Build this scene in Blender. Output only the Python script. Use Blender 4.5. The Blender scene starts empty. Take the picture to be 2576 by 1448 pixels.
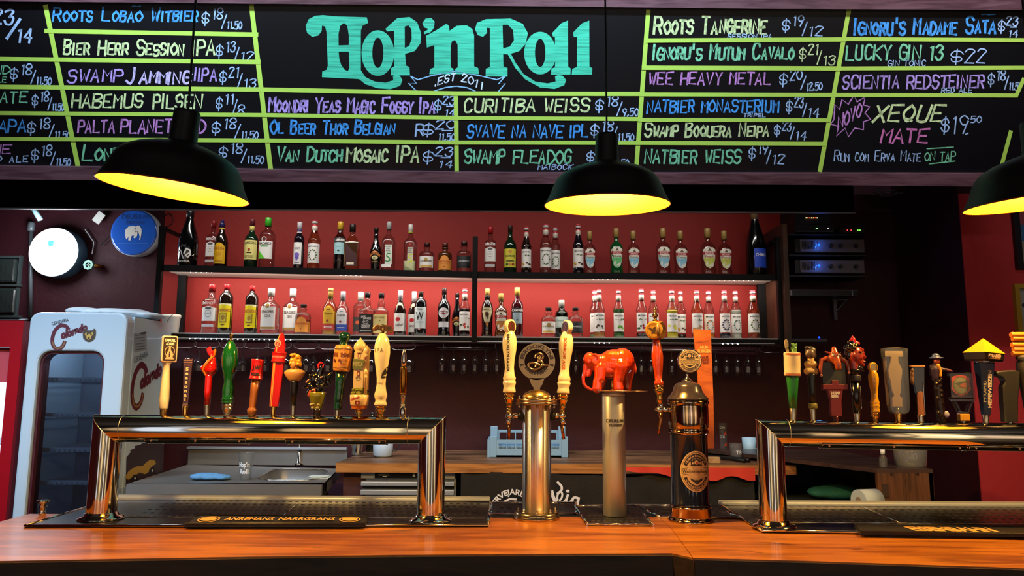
import bpy, bmesh, math, random
from math import sin, cos, tan, radians, pi, sqrt, atan2
from mathutils import Vector, Matrix
from mathutils.geometry import tessellate_polygon
random.seed(7)
SC = bpy.context.scene
COL = SC.collection
# ------------------------------------------------------------------ camera
FPX, EYE, PITCH, ROLL = 1860.0, 1.52, radians(7.6), radians(0.3)
cam_d = bpy.data.cameras.new('camera'); cam = bpy.data.objects.new('camera', cam_d); COL.objects.link(cam)
cam_d.sensor_width = 36; cam_d.lens = 36 * FPX / 2576; cam_d.clip_start = 0.05
cam.matrix_world = Matrix.Translation((0, 0, EYE)) @ Matrix.Rotation(pi/2 + PITCH, 4, 'X') @ Matrix.Rotation(ROLL, 4, 'Z')
SC.camera = cam
# ------------------------------------------------------------------ view and world
vs = SC.view_settings
SC.display_settings.display_device = 'sRGB'
vs.view_transform = 'Standard'; vs.look = 'None'; vs.gamma = 1; vs.use_curve_mapping = False
vs.exposure = 0.0
wd = bpy.data.worlds.new('night_room'); SC.world = wd; wd.use_nodes = True
wd.node_tree.nodes['Background'].inputs[0].default_value = (0.30, 0.36, 0.5, 1)
wd.node_tree.nodes['Background'].inputs[1].default_value = 0.03
SC.cycles.use_denoising = True
SC.cycles.transparent_max_bounces = 24
SC.cycles.max_bounces = 8
SC.cycles.sample_clamp_indirect = 4.0
SC.cycles.caustics_reflective = False; SC.cycles.caustics_refractive = False

def area(name, loc, target, sx, sy, energy, color, spread=180):
    d = bpy.data.lights.new(name, 'AREA'); d.shape = 'RECTANGLE'; d.size = sx; d.size_y = sy
    d.energy = energy; d.color = color; d.spread = radians(spread)
    o = bpy.data.objects.new(name, d); COL.objects.link(o); o.location = loc
    o.rotation_euler = (Vector(target) - Vector(loc)).to_track_quat('-Z', 'Y').to_euler()
    return o
def point(name, loc, energy, color, r=0.03):
    d = bpy.data.lights.new(name, 'POINT'); d.energy = energy; d.color = color; d.shadow_soft_size = r
    o = bpy.data.objects.new(name, d); COL.objects.link(o); o.location = loc
    return o
def spot(name, loc, target, energy, color, angle=60, blend=.4, r=0.05):
    d = bpy.data.lights.new(name, 'SPOT'); d.energy = energy; d.color = color; d.shadow_soft_size = r
    d.spot_size = radians(angle); d.spot_blend = blend
    o = bpy.data.objects.new(name, d); COL.objects.link(o); o.location = loc
    o.rotation_euler = (Vector(target) - Vector(loc)).to_track_quat('-Z', 'Y').to_euler()
    return o
WARM = (1.0, 0.60, 0.22); COOL = (0.62, 0.82, 1.0)
# room lights: cool tubes that wash the menu board
area('tube_light_left', (-1.6, 2.25, 3.45), (-1.4, 3.25, 2.85), 1.5, 0.06, 12, COOL, 90)
area('tube_light_center', (0.3, 2.25, 3.45), (0.3, 3.25, 2.85), 1.6, 0.06, 12, COOL, 90)
area('tube_light_right', (2.0, 2.25, 3.45), (2.0, 3.25, 2.85), 1.2, 0.06, 6, (0.85, 0.9, 1.0), 90)
area('fridge_cool_fill', (-3.1, 1.7, 3.30), (-2.2, 3.9, 1.0), 0.9, 0.10, 10, (.55, .76, 1), 50)  # added cool light for the fridge, its source unknown
# added fill on the unseen wall behind the customer, for the chrome to mirror
for i, x in enumerate((-3.4, -1.9, -.5, 1.0, 2.5, 3.9)):
    area('wall_fill_%s' % 'abcdef'[i], (x, -1.7, 1.9), (x, -3.0, 1.5), .2, .2, 24, ((1, .88, .7), (1, .82, .6), (.95, .95, 1))[i % 3], 140)
for i, x in enumerate((-2.2, 0.2, 2.6)):
    area('ceiling_fill_%s' % 'abc'[i], (x, -.6, 2.7), (x, .2, 3.6), .6, .2, 7, (.95, .93, 1), 150)  # added upward fill so the rails mirror a brighter ceiling
point('under_bar_fill', (1.15, 3.1, .92), 1.2, (.8, .9, 1), .1)  # added fill for the dark space under the bar
# ------------------------------------------------------------------ pixel -> world (real planes)
def ray(px, py):
    x = (px - 1288) / FPX; v = -(py - 724) / FPX
    X = x*cos(ROLL) - v*sin(ROLL); V = x*sin(ROLL) + v*cos(ROLL)
    return Vector((X, cos(PITCH) - V*sin(PITCH), V*cos(PITCH) + sin(PITCH)))
EYEV = Vector((0, 0, EYE))
def PY(px, py, Y):
    d = ray(px, py); return EYEV + d * (Y / d.y)
def PZ(px, py, z):
    d = ray(px, py); return EYEV + d * ((z - EYE) / d.z)
def PX(px, py, X):
    d = ray(px, py); return EYEV + d * (X / d.x)
def PN(px, py, p0, n):
    d = ray(px, py); return EYEV + d * ((p0 - EYEV).dot(n) / d.dot(n))
def sc_at(px, py, Y):
    return (PY(px, py - 10, Y).z - PY(px, py + 10, Y).z) / 20
# ------------------------------------------------------------------ materials
def lin(c):
    if isinstance(c, str):
        c = c.lstrip('#'); c = [int(c[i:i+2], 16)/255 for i in (0, 2, 4)]
        return tuple(v/12.92 if v <= .04045 else ((v+.055)/1.055)**2.4 for v in c)
    return tuple(c)
MATS = {}
def mat(name, color='#808080', rough=.5, metal=0, spec=.5, var=0, vscale=8, bump=0, bscale=60, emit=None, estr=1, coat=0, aniso=0):
    if name in MATS: return MATS[name]
    m = bpy.data.materials.new(name); m.use_nodes = True; nt = m.node_tree; N = nt.nodes; Lk = nt.links
    b = N['Principled BSDF']; c = lin(color)
    b.inputs['Base Color'].default_value = (*c, 1); b.inputs['Roughness'].default_value = rough
    b.inputs['Metallic'].default_value = metal; b.inputs['Specular IOR Level'].default_value = spec
    b.inputs['Coat Weight'].default_value = coat; b.inputs['Coat Roughness'].default_value = .08
    tc = N.new('ShaderNodeTexCoord')
    if var:
        n = N.new('ShaderNodeTexNoise'); n.inputs['Scale'].default_value = vscale; n.inputs['Detail'].default_value = 5
        Lk.new(tc.outputs['Object'], n.inputs['Vector'])
        mx = N.new('ShaderNodeMix'); mx.data_type = 'RGBA'
        mx.inputs[6].default_value = (*[v*(1-var) for v in c], 1); mx.inputs[7].default_value = (*[min(1, v*(1+var)) for v in c], 1)
        Lk.new(n.outputs['Fac'], mx.inputs[0]); Lk.new(mx.outputs[2], b.inputs['Base Color'])
    if bump:
        n2 = N.new('ShaderNodeTexNoise'); n2.inputs['Scale'].default_value = bscale; n2.inputs['Detail'].default_value = 4
        Lk.new(tc.outputs['Object'], n2.inputs['Vector'])
        bp = N.new('ShaderNodeBump'); bp.inputs['Strength'].default_value = bump; bp.inputs['Distance'].default_value = .01
        Lk.new(n2.outputs['Fac'], bp.inputs['Height']); Lk.new(bp.outputs['Normal'], b.inputs['Normal'])
    if emit:
        b.inputs['Emission Color'].default_value = (*lin(emit), 1); b.inputs['Emission Strength'].default_value = estr
    MATS[name] = m; return m
def C(hexs, rough=.45, **k):                       # paint by colour
    return mat('paint_%s_%d' % (hexs.lstrip('#'), int(rough*100)), hexs, rough, **k)
def streak(m, sx=70, strength=.25, dist=.002):
    """vertical brush lines on a turned metal surface"""
    nt = m.node_tree; N = nt.nodes; Lk = nt.links; b = N['Principled BSDF']
    tc = N.new('ShaderNodeTexCoord'); mp = N.new('ShaderNodeMapping'); mp.inputs['Scale'].default_value = (sx, sx, .0)
    n = N.new('ShaderNodeTexNoise'); n.inputs['Scale'].default_value = 1.0; n.inputs['Detail'].default_value = 2
    Lk.new(tc.outputs['Object'], mp.inputs[0]); Lk.new(mp.outputs[0], n.inputs['Vector'])
    bp = N.new('ShaderNodeBump'); bp.inputs['Strength'].default_value = strength; bp.inputs['Distance'].default_value = dist
    Lk.new(n.outputs['Fac'], bp.inputs['Height']); Lk.new(bp.outputs['Normal'], b.inputs['Normal']); return m
def brushed(m):
    nt = m.node_tree; b = nt.nodes['Principled BSDF']; b.inputs['Anisotropic'].default_value = 1; b.inputs['Anisotropic Rotation'].default_value = .25
    t = nt.nodes.new('ShaderNodeTangent'); t.direction_type = 'RADIAL'; t.axis = 'Z'; nt.links.new(t.outputs[0], b.inputs['Tangent']); return m
def glass(name, tint='#ffffff', edge=.55, gloss=.06, rough=.03, haze=0):
    """thin clear glass: see-through with fresnel reflection and a denser rim"""
    if name in MATS: return MATS[name]
    m = bpy.data.materials.new(name); m.use_nodes = True; nt = m.node_tree; N = nt.nodes; Lk = nt.links
    N.remove(N['Principled BSDF']); out = N['Material Output']; c = lin(tint)
    lw = N.new('ShaderNodeLayerWeight'); lw.inputs['Blend'].default_value = .35
    cr = N.new('ShaderNodeMix'); cr.data_type = 'RGBA'
    cr.inputs[6].default_value = (*c, 1); cr.inputs[7].default_value = (*[v*edge for v in c], 1)
    Lk.new(lw.outputs['Facing'], cr.inputs[0])
    t = N.new('ShaderNodeBsdfTransparent'); Lk.new(cr.outputs[2], t.inputs['Color'])
    g = N.new('ShaderNodeBsdfGlossy'); g.inputs['Roughness'].default_value = rough
    fr = N.new('ShaderNodeMath'); fr.operation = 'POWER'; fr.inputs[1].default_value = 3.5
    lw2 = N.new('ShaderNodeLayerWeight'); lw2.inputs['Blend'].default_value = .5; Lk.new(lw2.outputs['Facing'], fr.inputs[0])
    ad = N.new('ShaderNodeMath'); ad.operation = 'ADD'; ad.inputs[1].default_value = gloss; ad.use_clamp = True
    Lk.new(fr.outputs[0], ad.inputs[0])
    mx = N.new('ShaderNodeMixShader'); Lk.new(ad.outputs[0], mx.inputs[0]); Lk.new(t.outputs[0], mx.inputs[1]); Lk.new(g.outputs[0], mx.inputs[2])
    last = mx
    if haze:
        d = N.new('ShaderNodeBsdfDiffuse'); d.inputs[0].default_value = (.9, .9, .88, 1)
        m2 = N.new('ShaderNodeMixShader'); m2.inputs[0].default_value = haze
        Lk.new(mx.outputs[0], m2.inputs[1]); Lk.new(d.outputs[0], m2.inputs[2]); last = m2
    Lk.new(last.outputs[0], out.inputs[0]); MATS[name] = m; return m
def wood(name, c1, c2, rough=.35, sx=1.2, sy=14, bump=.08, coat=.2, dark=None):
    if name in MATS: return MATS[name]
    m = mat(name, c1, rough, coat=coat); nt = m.node_tree; N = nt.nodes; Lk = nt.links; b = N['Principled BSDF']
    tc = N.new('ShaderNodeTexCoord'); mp = N.new('ShaderNodeMapping'); mp.inputs['Scale'].default_value = (sx, sy, sy)
    n = N.new('ShaderNodeTexNoise'); n.inputs['Scale'].default_value = 3; n.inputs['Detail'].default_value = 8; n.inputs['Distortion'].default_value = .6
    Lk.new(tc.outputs['Object'], mp.inputs[0]); Lk.new(mp.outputs[0], n.inputs['Vector'])
    r = N.new('ShaderNodeValToRGB'); e = r.color_ramp.elements
    e[0].position = .40; e[0].color = (*lin(c2), 1); e[1].position = .58; e[1].color = (*lin(c1), 1)
    n3 = N.new('ShaderNodeTexNoise'); n3.inputs['Scale'].default_value = 2.2; n3.inputs['Detail'].default_value = 6
    Lk.new(tc.outputs['Object'], n3.inputs['Vector'])
    mixf = N.new('ShaderNodeMath'); mixf.operation = 'MULTIPLY_ADD'; mixf.inputs[1].default_value = .35
    sc2 = N.new('ShaderNodeMath'); sc2.operation = 'MULTIPLY'; sc2.inputs[1].default_value = .65
    Lk.new(n.outputs['Fac'], sc2.inputs[0]); Lk.new(n3.outputs['Fac'], mixf.inputs[0]); Lk.new(sc2.outputs[0], mixf.inputs[2])
    Lk.new(mixf.outputs[0], r.inputs[0]); Lk.new(r.outputs[0], b.inputs['Base Color'])
    if dark:
        n4 = N.new('ShaderNodeTexNoise'); n4.inputs['Scale'].default_value = 9; n4.inputs['Detail'].default_value = 6; n4.inputs['Distortion'].default_value = 1.5
        mp4 = N.new('ShaderNodeMapping'); mp4.inputs['Scale'].default_value = (.5, 3, 3)
        Lk.new(tc.outputs['Object'], mp4.inputs[0]); Lk.new(mp4.outputs[0], n4.inputs['Vector'])
        r4 = N.new('ShaderNodeValToRGB'); r4.color_ramp.elements[0].position = .62; r4.color_ramp.elements[1].position = .74
        Lk.new(n4.outputs['Fac'], r4.inputs[0])
        mx = N.new('ShaderNodeMix'); mx.data_type = 'RGBA'; mx.inputs[7].default_value = (*lin(dark), 1)
        Lk.new(r4.outputs[0], mx.inputs[0]); Lk.new(r.outputs[0], mx.inputs[6]); Lk.new(mx.outputs[2], b.inputs['Base Color'])
    bp = N.new('ShaderNodeBump'); bp.inputs['Strength'].default_value = bump; bp.inputs['Distance'].default_value = .004
    Lk.new(n.outputs['Fac'], bp.inputs['Height']); Lk.new(bp.outputs['Normal'], b.inputs['Normal'])
    return m
def marker(name, color, streak=.55, alpha=0):
    """marker ink: colour broken by faint streaks"""
    if name in MATS: return MATS[name]
    m = mat(name, color, .6, spec=.2); nt = m.node_tree; N = nt.nodes; Lk = nt.links; b = N['Principled BSDF']; c = lin(color)
    tc = N.new('ShaderNodeTexCoord'); mp = N.new('ShaderNodeMapping'); mp.inputs['Scale'].default_value = (8, 30, 160) if alpha else (60, 60, 60)
    n = N.new('ShaderNodeTexNoise'); n.inputs['Scale'].default_value = 1.0; n.inputs['Detail'].default_value = 6
    Lk.new(tc.outputs['Object'], mp.inputs[0]); Lk.new(mp.outputs[0], n.inputs['Vector'])
    r = N.new('ShaderNodeValToRGB'); e = r.color_ramp.elements
    e[0].position = .33; e[0].color = (*[v*streak for v in c], 1); e[1].position = .56; e[1].color = (*c, 1)
    Lk.new(n.outputs['Fac'], r.inputs[0]); Lk.new(r.outputs[0], b.inputs['Base Color'])
    return m
# ------------------------------------------------------------------ mesh builder
class MB:
    def __init__(s): s.v = []; s.f = []; s.m = []; s.sm = []; s.mats = []
    def mi(s, m):
        if m is None: return 0
        if m not in s.mats: s.mats.append(m)
        return s.mats.index(m)
    def add(s, vs, fs, m=None, smooth=False):
        b = len(s.v); s.v += [tuple(v) for v in vs]; k = s.mi(m)
        for f in fs: s.f.append([i + b for i in f]); s.m.append(k); s.sm.append(smooth)
        return s
    def box(s, c, d, m=None, rz=0):
        cx, cy, cz = c; x, y, z = d[0]/2, d[1]/2, d[2]/2; R = Matrix.Rotation(rz, 3, 'Z')
        vs = [Vector((cx, cy, cz)) + R @ Vector((i*x, j*y, k*z)) for i in (-1, 1) for j in (-1, 1) for k in (-1, 1)]
        return s.add(vs, [(0,1,3,2),(4,6,7,5),(0,4,5,1),(2,3,7,6),(0,2,6,4),(1,5,7,3)], m)
    def lathe(s, prof, m=None, c=(0,0,0), seg=20, k=1.0, axis=None, sy=1.0, e=2, cap=True, smooth=True):
        """prof: (radius, height[, exponent]) ; k scales both; superellipse section"""
        R = Matrix.Identity(3) if axis is None else Vector((0,0,1)).rotation_difference(Vector(axis).normalized()).to_matrix()
        c = Vector(c); vs = []; n = len(prof)
        for p in prof:
            r, h = p[0]*k, p[1]*k; ex = p[2] if len(p) > 2 else e
            for i in range(seg):
                a = 2*pi*(i+.5)/seg; ca, sa = cos(a), sin(a)
                q = (abs(ca)**ex + abs(sa)**ex)**(-1/ex)
                vs.append(c + R @ Vector((r*q*ca, r*q*sa*sy, h)))
        fs = [(j*seg+i, j*seg+(i+1) % seg, (j+1)*seg+(i+1) % seg, (j+1)*seg+i) for j in range(n-1) for i in range(seg)]
        s.add(vs, fs, m, smooth)
        if cap:
            b = len(s.v) - n*seg
            s.f.append([b+i for i in range(seg)][::-1]); s.f.append([b+(n-1)*seg+i for i in range(seg)])
            s.m += [s.mi(m)]*2; s.sm += [False]*2
        return s
    def ell(s, c, r, m=None, seg=14, rings=9, R=None):
        c = Vector(c); R = R or Matrix.Identity(3); r = (r, r, r) if isinstance(r, (int, float)) else r
        vs = []; 
        for j in range(rings+1):
            t = pi*j/rings
            for i in range(seg):
                a = 2*pi*i/seg; vs.append(c + R @ Vector((r[0]*sin(t)*cos(a), r[1]*sin(t)*sin(a), -r[2]*cos(t))))
        fs = [(j*seg+i, j*seg+(i+1) % seg, (j+1)*seg+(i+1) % seg, (j+1)*seg+i) for j in range(rings) for i in range(seg)]
        return s.add(vs, fs, m, True)
    def tube(s, path, r, m=None, seg=8, cap=True, closed=False):
        P = [Vector(p) for p in path]; n = len(P); rr = r if isinstance(r, (list, tuple)) else [r]*n
        vs = []; prev = None
        for i, p in enumerate(P):
            if closed: d = P[(i+1) % n] - P[i-1]
            else: d = P[min(i+1, n-1)] - P[max(i-1, 0)]
            d = d.normalized() if d.length > 1e-9 else Vector((0,0,1))
            if prev is None:
                a = Vector((0,0,1)) if abs(d.z) < .9 else Vector((1,0,0)); u = d.cross(a).normalized()
            else:
                u = (prev - d*prev.dot(d)); u = u.normalized() if u.length > 1e-6 else d.orthogonal().normalized()
            prev = u; w = d.cross(u)
            for k in range(seg):
                a = 2*pi*k/seg; vs.append(p + (u*cos(a) + w*sin(a))*rr[i])
        rng = n if closed else n-1
        fs = [(j*seg+i, j*seg+(i+1) % seg, ((j+1) % n)*seg+(i+1) % seg, ((j+1) % n)*seg+i) for j in range(rng) for i in range(seg)]
        s.add(vs, fs, m, True)
        if cap and not closed:
            b = len(s.v)-n*seg; s.f.append([b+i for i in range(seg)][::-1]); s.f.append([b+(n-1)*seg+i for i in range(seg)])
            s.m += [s.mi(m)]*2; s.sm += [False]*2
        return s
    def prism(s, outline, y0, y1, m=None, holes=(), k=1.0, smooth=False):
        """outline in XZ (facing -Y), extruded between y0 and y1"""
        loops = [list(outline)] + [list(h) for h in holes]
        polys = [[Vector((p[0]*k, p[1]*k, 0)) for p in L] for L in loops]
        tris = tessellate_polygon(polys); flat = [p for L in polys for p in L]; n = len(flat)
        vs = [(p.x, y0, p.y) for p in flat] + [(p.x, y1, p.y) for p in flat]
        fs = [tuple(t) for t in tris] + [tuple(i+n for i in t) for t in tris]
        s.add(vs, fs, m)
        b = len(s.v) - 2*n; o = 0
        for L in polys:
            q = len(L)
            for i in range(q):
                s.f.append([b+o+i, b+o+(i+1) % q, b+n+o+(i+1) % q, b+n+o+i]); s.m.append(s.mi(m)); s.sm.append(smooth)
            o += q
        return s
    def build(s, name, parent=None, loc=None, m=None, rot=None, bevel=0, bseg=2, normals=True):
        me = bpy.data.meshes.new(name); me.from_pydata([tuple(v) for v in s.v], [], s.f)
        if m is not None and not s.mats: s.mats = [m]
        for q in s.mats: me.materials.append(q)
        if s.m: me.polygons.foreach_set('material_index', s.m)
        me.polygons.foreach_set('use_smooth', s.sm)
        bm = bmesh.new(); bm.from_mesh(me)
        if bevel: bmesh.ops.remove_doubles(bm, verts=bm.verts, dist=1e-6)
        if normals: bmesh.ops.recalc_face_normals(bm, faces=bm.faces)
        if bevel:
            es = [e for e in bm.edges if len(e.link_faces) == 2 and e.calc_face_angle(0) > .6]
            bmesh.ops.bevel(bm, geom=es, offset=bevel, segments=bseg, affect='EDGES', profile=.5)
        bm.to_mesh(me); bm.free(); me.update()
        o = bpy.data.objects.new(name, me); COL.objects.link(o)
        if parent is not None: o.parent = parent
        if loc is not None: o.location = loc
        if rot is not None: o.rotation_euler = rot
        return o
def tag(o, label=None, cat=None, group=None, kind=None):
    if label: o['label'] = label
    if cat: o['category'] = cat
    if group: o['group'] = group
    if kind: o['kind'] = kind
    return o
def thing(name, loc, label, cat, group=None, rz=0, tilt=(0, 0)):
    o = bpy.data.objects.new(name, None); COL.objects.link(o); o.location = loc
    o.rotation_euler = (tilt[0], tilt[1], rz); o.empty_display_size = .05
    return tag(o, label, cat, group)
def struct(o): o['kind'] = 'structure'; return o
def copy_tree(o, parent=None):
    c = o.copy(); COL.objects.link(c); c.parent = parent
    for ch in list(o.children): copy_tree(ch, c)
    return c
def blob(name, bits, vox, m, parent=None, loc=None, smooth=6, k=1.0):
    """one continuous surface from ellipsoids and tapered limbs"""
    b = MB()
    for t in bits:
        if t[0] == 'e':
            R = Matrix.Rotation(t[3], 3, 'Y') if len(t) > 3 else None
            b.ell([q*k for q in t[1]], tuple(q*k for q in (t[2] if isinstance(t[2], (tuple, list)) else (t[2],)*3)), seg=16, rings=10, R=R)
        else:
            p = [Vector(q)*k for q in t[1]]; r = [q*k for q in t[2]]
            b.tube(p, r, seg=12)
            for q, w in zip(p, r): b.ell(q, w, seg=12, rings=8)
    o = b.build('tmp'); md = o.modifiers.new('r', 'REMESH'); md.mode = 'VOXEL'; md.voxel_size = vox*k
    s2 = o.modifiers.new('s', 'SMOOTH'); s2.iterations = smooth; s2.factor = .5
    dg = bpy.context.evaluated_depsgraph_get(); me = bpy.data.meshes.new_from_object(o.evaluated_get(dg), depsgraph=dg)
    bpy.data.objects.remove(o, do_unlink=True); me.name = name; me.materials.clear(); me.materials.append(m)
    for p in me.polygons: p.use_smooth = True
    r = bpy.data.objects.new(name, me); COL.objects.link(r)
    if parent is not None: r.parent = parent
    if loc is not None: r.location = loc
    return r
# ------------------------------------------------------------------ lettering
G = {'A':'002640;1232','B':'0006;~0636453403;~0333423000','C':'~4536160402103041','D':'0006;~062644422000','E':'46060040;0333',
'F':'460600;0333','G':'~4536160402103041;414323','H':'0006;4046;0343','I':'0006','J':'~3632201001','K':'0006;460340','L':'060040',
'M':'0006234640','N':'00064046','O':'~26040220424426','P':'0006;~0636443303','Q':'~26040220424426;2140','R':'0006;~0636443303;2340',
'S':'~453616051333423010 01','T':'0646;2620','U':'~060110304146','V':'062046','W':'0610243046','X':'0046;0640','Y':'062346;2320','Z':'06460040',
'0':'~26040220424426','1':'152620','2':'~0516364534 00;0040','3':'~0526453423;~233342301001','4':'36023242;3630','5':'460603;~0334423000',
'6':'~462603012041331302','7':'064620','8':'~2304163644230110304123','9':'~443313052645;4420','$':'~4435150413334231 1102;2620','/':'0036',
',':'1100','\'':'1614','.':'1011','-':'1333','!':'2622;2021',' ':'', '~':'~05162546'}
NARROW = {'I': 1, '1': 2.6, ',': 1.6, '\'': 1.6, '.': 1.6, ' ': 2.6, '/': 3.4, '!': 2}
def catmull(P, n=4):
    if len(P) < 3: return P
    Q = [P[0]] + P + [P[-1]]; out = []
    for i in range(1, len(Q)-2):
        p0, p1, p2, p3 = Q[i-1], Q[i], Q[i+1], Q[i+2]
        for j in range(n):
            t = j/n; t2 = t*t; t3 = t2*t
            out.append(tuple(.5*((2*p1[a]) + (-p0[a]+p2[a])*t + (2*p0[a]-5*p1[a]+4*p2[a]-p3[a])*t2 + (-p0[a]+3*p1[a]-3*p2[a]+p3[a])*t3) for a in (0, 1)))
    out.append(P[-1]); return out
def stroke_text(s, jit=.18, n=4):
    """returns (strokes, width) in units: cap height 6; lower case = smaller capitals"""
    x = 0; out = []; rnd = random.Random(hash(len(s))*31 + sum(map(ord, s)))
    for ch in s:
        sm = .74 if ch.islower() else 1.0; g = G.get(ch.upper(), ''); dy = rnd.uniform(-.25, .25)
        wobx = rnd.uniform(.9, 1.08)
        for st in g.split(';'):
            st = st.replace(' ', '')
            if not st: continue
            cv = st[0] == '~'; st = st.lstrip('~')
            P = [(x + (int(st[i])*sm*wobx) + rnd.uniform(-jit, jit), int(st[i+1])*sm + dy + rnd.uniform(-jit, jit)) for i in range(0, len(st)-1, 2)]
            out.append(catmull(P, n) if cv else P)
        x += (NARROW.get(ch.upper(), 4) + 1.5) * (sm if ch != ' ' else 1)
    return out, max(x - 1.5, .5)
def ribbon(P, w):
    """2D polyline -> quads with width w"""
    n = len(P); L = []; R = []
    for i in range(n):
        a = P[max(i-1, 0)]; b = P[min(i+1, n-1)]; dx, dy = b[0]-a[0], b[1]-a[1]; d = sqrt(dx*dx+dy*dy) or 1; dx /= d; dy /= d
        ex = (-w*.4 if i == 0 else (w*.4 if i == n-1 else 0))
        x, y = P[i][0]+dx*ex, P[i][1]+dy*ex
        L.append((x - dy*w/2, y + dx*w/2)); R.append((x + dy*w/2, y - dx*w/2))
    return [[L[i], L[i+1], R[i+1], R[i]] for i in range(n-1)]
_fc = {}
def font_text(s, shear=0, bold=0, res=2):
    """built-in font as flat triangles: (verts, faces, width) with cap height 1, baseline 0, x from 0"""
    key = (s, shear, bold)
    if key in _fc: return _fc[key]
    c = bpy.data.curves.new('t', 'FONT'); c.body = s; c.shear = shear; c.offset = bold; c.resolution_u = res; c.fill_mode = 'FRONT'; c.size = 1/.73
    o = bpy.data.objects.new('t', c); COL.objects.link(o)
    dg = bpy.context.evaluated_depsgraph_get(); me = bpy.data.meshes.new_from_object(o.evaluated_get(dg), depsgraph=dg)
    vs = [(v.co.x, v.co.y) for v in me.vertices]; fs = [tuple(p.vertices) for p in me.polygons]
    bpy.data.objects.remove(o, do_unlink=True); bpy.data.curves.remove(c); bpy.data.meshes.remove(me)
    if not vs: _fc[key] = ([], [], 1); return _fc[key]
    x0 = min(v[0] for v in vs); x1 = max(v[0] for v in vs)
    _fc[key] = ([(v[0]-x0, v[1]) for v in vs], fs, x1-x0); return _fc[key]
class Flat:
    """flat shapes (u, v) with layers; mapped later onto a real surface"""
    def __init__(s): s.items = []; s.layer = 0
    def poly(s, loop, m, holes=(), lift=None):
        s.layer += 1; s.items.append(('p', list(loop), [list(h) for h in holes], m, s.layer if lift is None else lift)); return s
    def rect(s, x0, y0, x1, y1, m): return s.poly([(x0,y0),(x1,y0),(x1,y1),(x0,y1)], m)
    def oval(s, x, y, rx, ry, m, n=24, hole=0):
        f = lambda k: [(x+rx*k*cos(2*pi*i/n), y+ry*k*sin(2*pi*i/n)) for i in range(n)]
        return s.poly(f(1), m, [f(hole)] if hole else [])
    def line(s, P, w, m):
        s.layer += 1; s.items.append(('q', ribbon(P, w), None, m, s.layer)); return s
    def text(s, t, x, y, h, m, w=None, align='c', shear=0, bold=0, rot=0, arc=None):
        vs, fs, tw = font_text(t, shear, bold)
        if not vs: return s
        kx = h if w is None else min(h*1.3, w/tw) if w > 0 else h
        off = {'c': -tw/2, 'l': 0, 'r': -tw}[align]
        out = []
        for a, b in vs:
            X, Y = (a+off)*kx, b*h
            if arc:                                   # arc = radius: + text on top of circle, - on the underside
                th = X/abs(arc)
                if arc > 0: X, Y = (arc+Y)*sin(th), (arc+Y)*cos(th)
                else: r = -arc; X, Y = (r-Y)*sin(th), -(r-Y)*cos(th)
            out.append((x + X*cos(rot) - Y*sin(rot), y + X*sin(rot) + Y*cos(rot)))
        s.layer += 1; s.items.append(('t', out, fs, m, s.layer)); return s
    def hand(s, t, x0, y, x1, h, m, w=None, slant=.12, rise=0, jit=.18, down=False):
        """marker handwriting fitted between x0 and x1 (cap height h); down=True when v grows downwards"""
        st, tw = stroke_text(t, jit); kx = (x1-x0)/tw; ky = h/6; lw = w or h*.12; sg = -1 if down else 1
        qs = []
        for P in st: qs += ribbon([(x0+(a+slant*b)*kx, y+sg*b*ky+rise*(a/tw)) for a, b in P], lw)
        s.layer += 1; s.items.append(('q', qs, None, m, s.layer)); return s
    def build(s, name, fmap, parent=None, eps=.0004, step=0, loc=None, rot=None):
        """fmap(u, v, lift) -> point; step > 0 cuts shapes every step in u so that they bend"""
        mb = MB()
        for it in s.items:
            kind, a, b, m, ly = it; lift = eps*ly
            if kind == 'p':
                polys = [[Vector((p[0], p[1], 0)) for p in a]] + [[Vector((p[0], p[1], 0)) for p in h] for h in b]
                flat = [p for L in polys for p in L]; tr = tessellate_polygon(polys)
                vs, fs = [(p.x, p.y) for p in flat], [tuple(t) for t in tr]
            elif kind == 'q':
                vs = [p for q in a for p in q]; fs = [tuple(range(i*4, i*4+4)) for i in range(len(a))]
            else: vs, fs = a, b
            if step and kind == 'p':
                bm = bmesh.new(); bv = [bm.verts.new((p[0], p[1], 0)) for p in vs]
                for f in fs:
                    try: bm.faces.new([bv[i] for i in f])
                    except ValueError: pass
                x0 = min(p[0] for p in vs); x1 = max(p[0] for p in vs); k = math.ceil(x0/step)
                while k*step < x1:
                    g = bm.verts[:] + bm.edges[:] + bm.faces[:]
                    bmesh.ops.bisect_plane(bm, geom=g, plane_co=(k*step, 0, 0), plane_no=(1, 0, 0)); k += 1
                bm.verts.index_update(); vs = [(v.co.x, v.co.y) for v in bm.verts]; fs = [tuple(v.index for v in f.verts) for f in bm.faces]; bm.free()
            mb.add([fmap(u, v, lift) for u, v in vs], fs, m, bool(step))
        return mb.build(name, parent, loc, rot=rot, normals=False)
# ------------------------------------------------------------------ common paints
RED = mat('red_wall_paint', '#8c1f18', .62, spec=.3, var=.14, vscale=2.2, bump=.25, bscale=22)
MAROON = mat('maroon_wall_paint', '#6d1c2a', .6, spec=.3, var=.12, vscale=2, bump=.2, bscale=25)
BLACK = mat('black_paint', '#0a090b', .5, spec=.3)
BLKMET = mat('black_metal', '#09090a', .5, spec=.2)
CHROME = mat('chrome', '#d8d4cc', .07, 1, bump=.02, bscale=6)
STEEL = mat('brushed_steel', '#a8a6a3', .24, 1, var=.08, vscale=12)
BRASS = mat('polished_brass', '#d9a24a', .16, 1)
GOLD = mat('gold_plate', '#e8b45a', .12, 1)
NICKEL = mat('satin_nickel', '#c9bda4', .25, 1)
WHITE = mat('white_enamel', '#e8e8ea', .35)
def wallY(X): return 4.93 + .055*X
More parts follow.
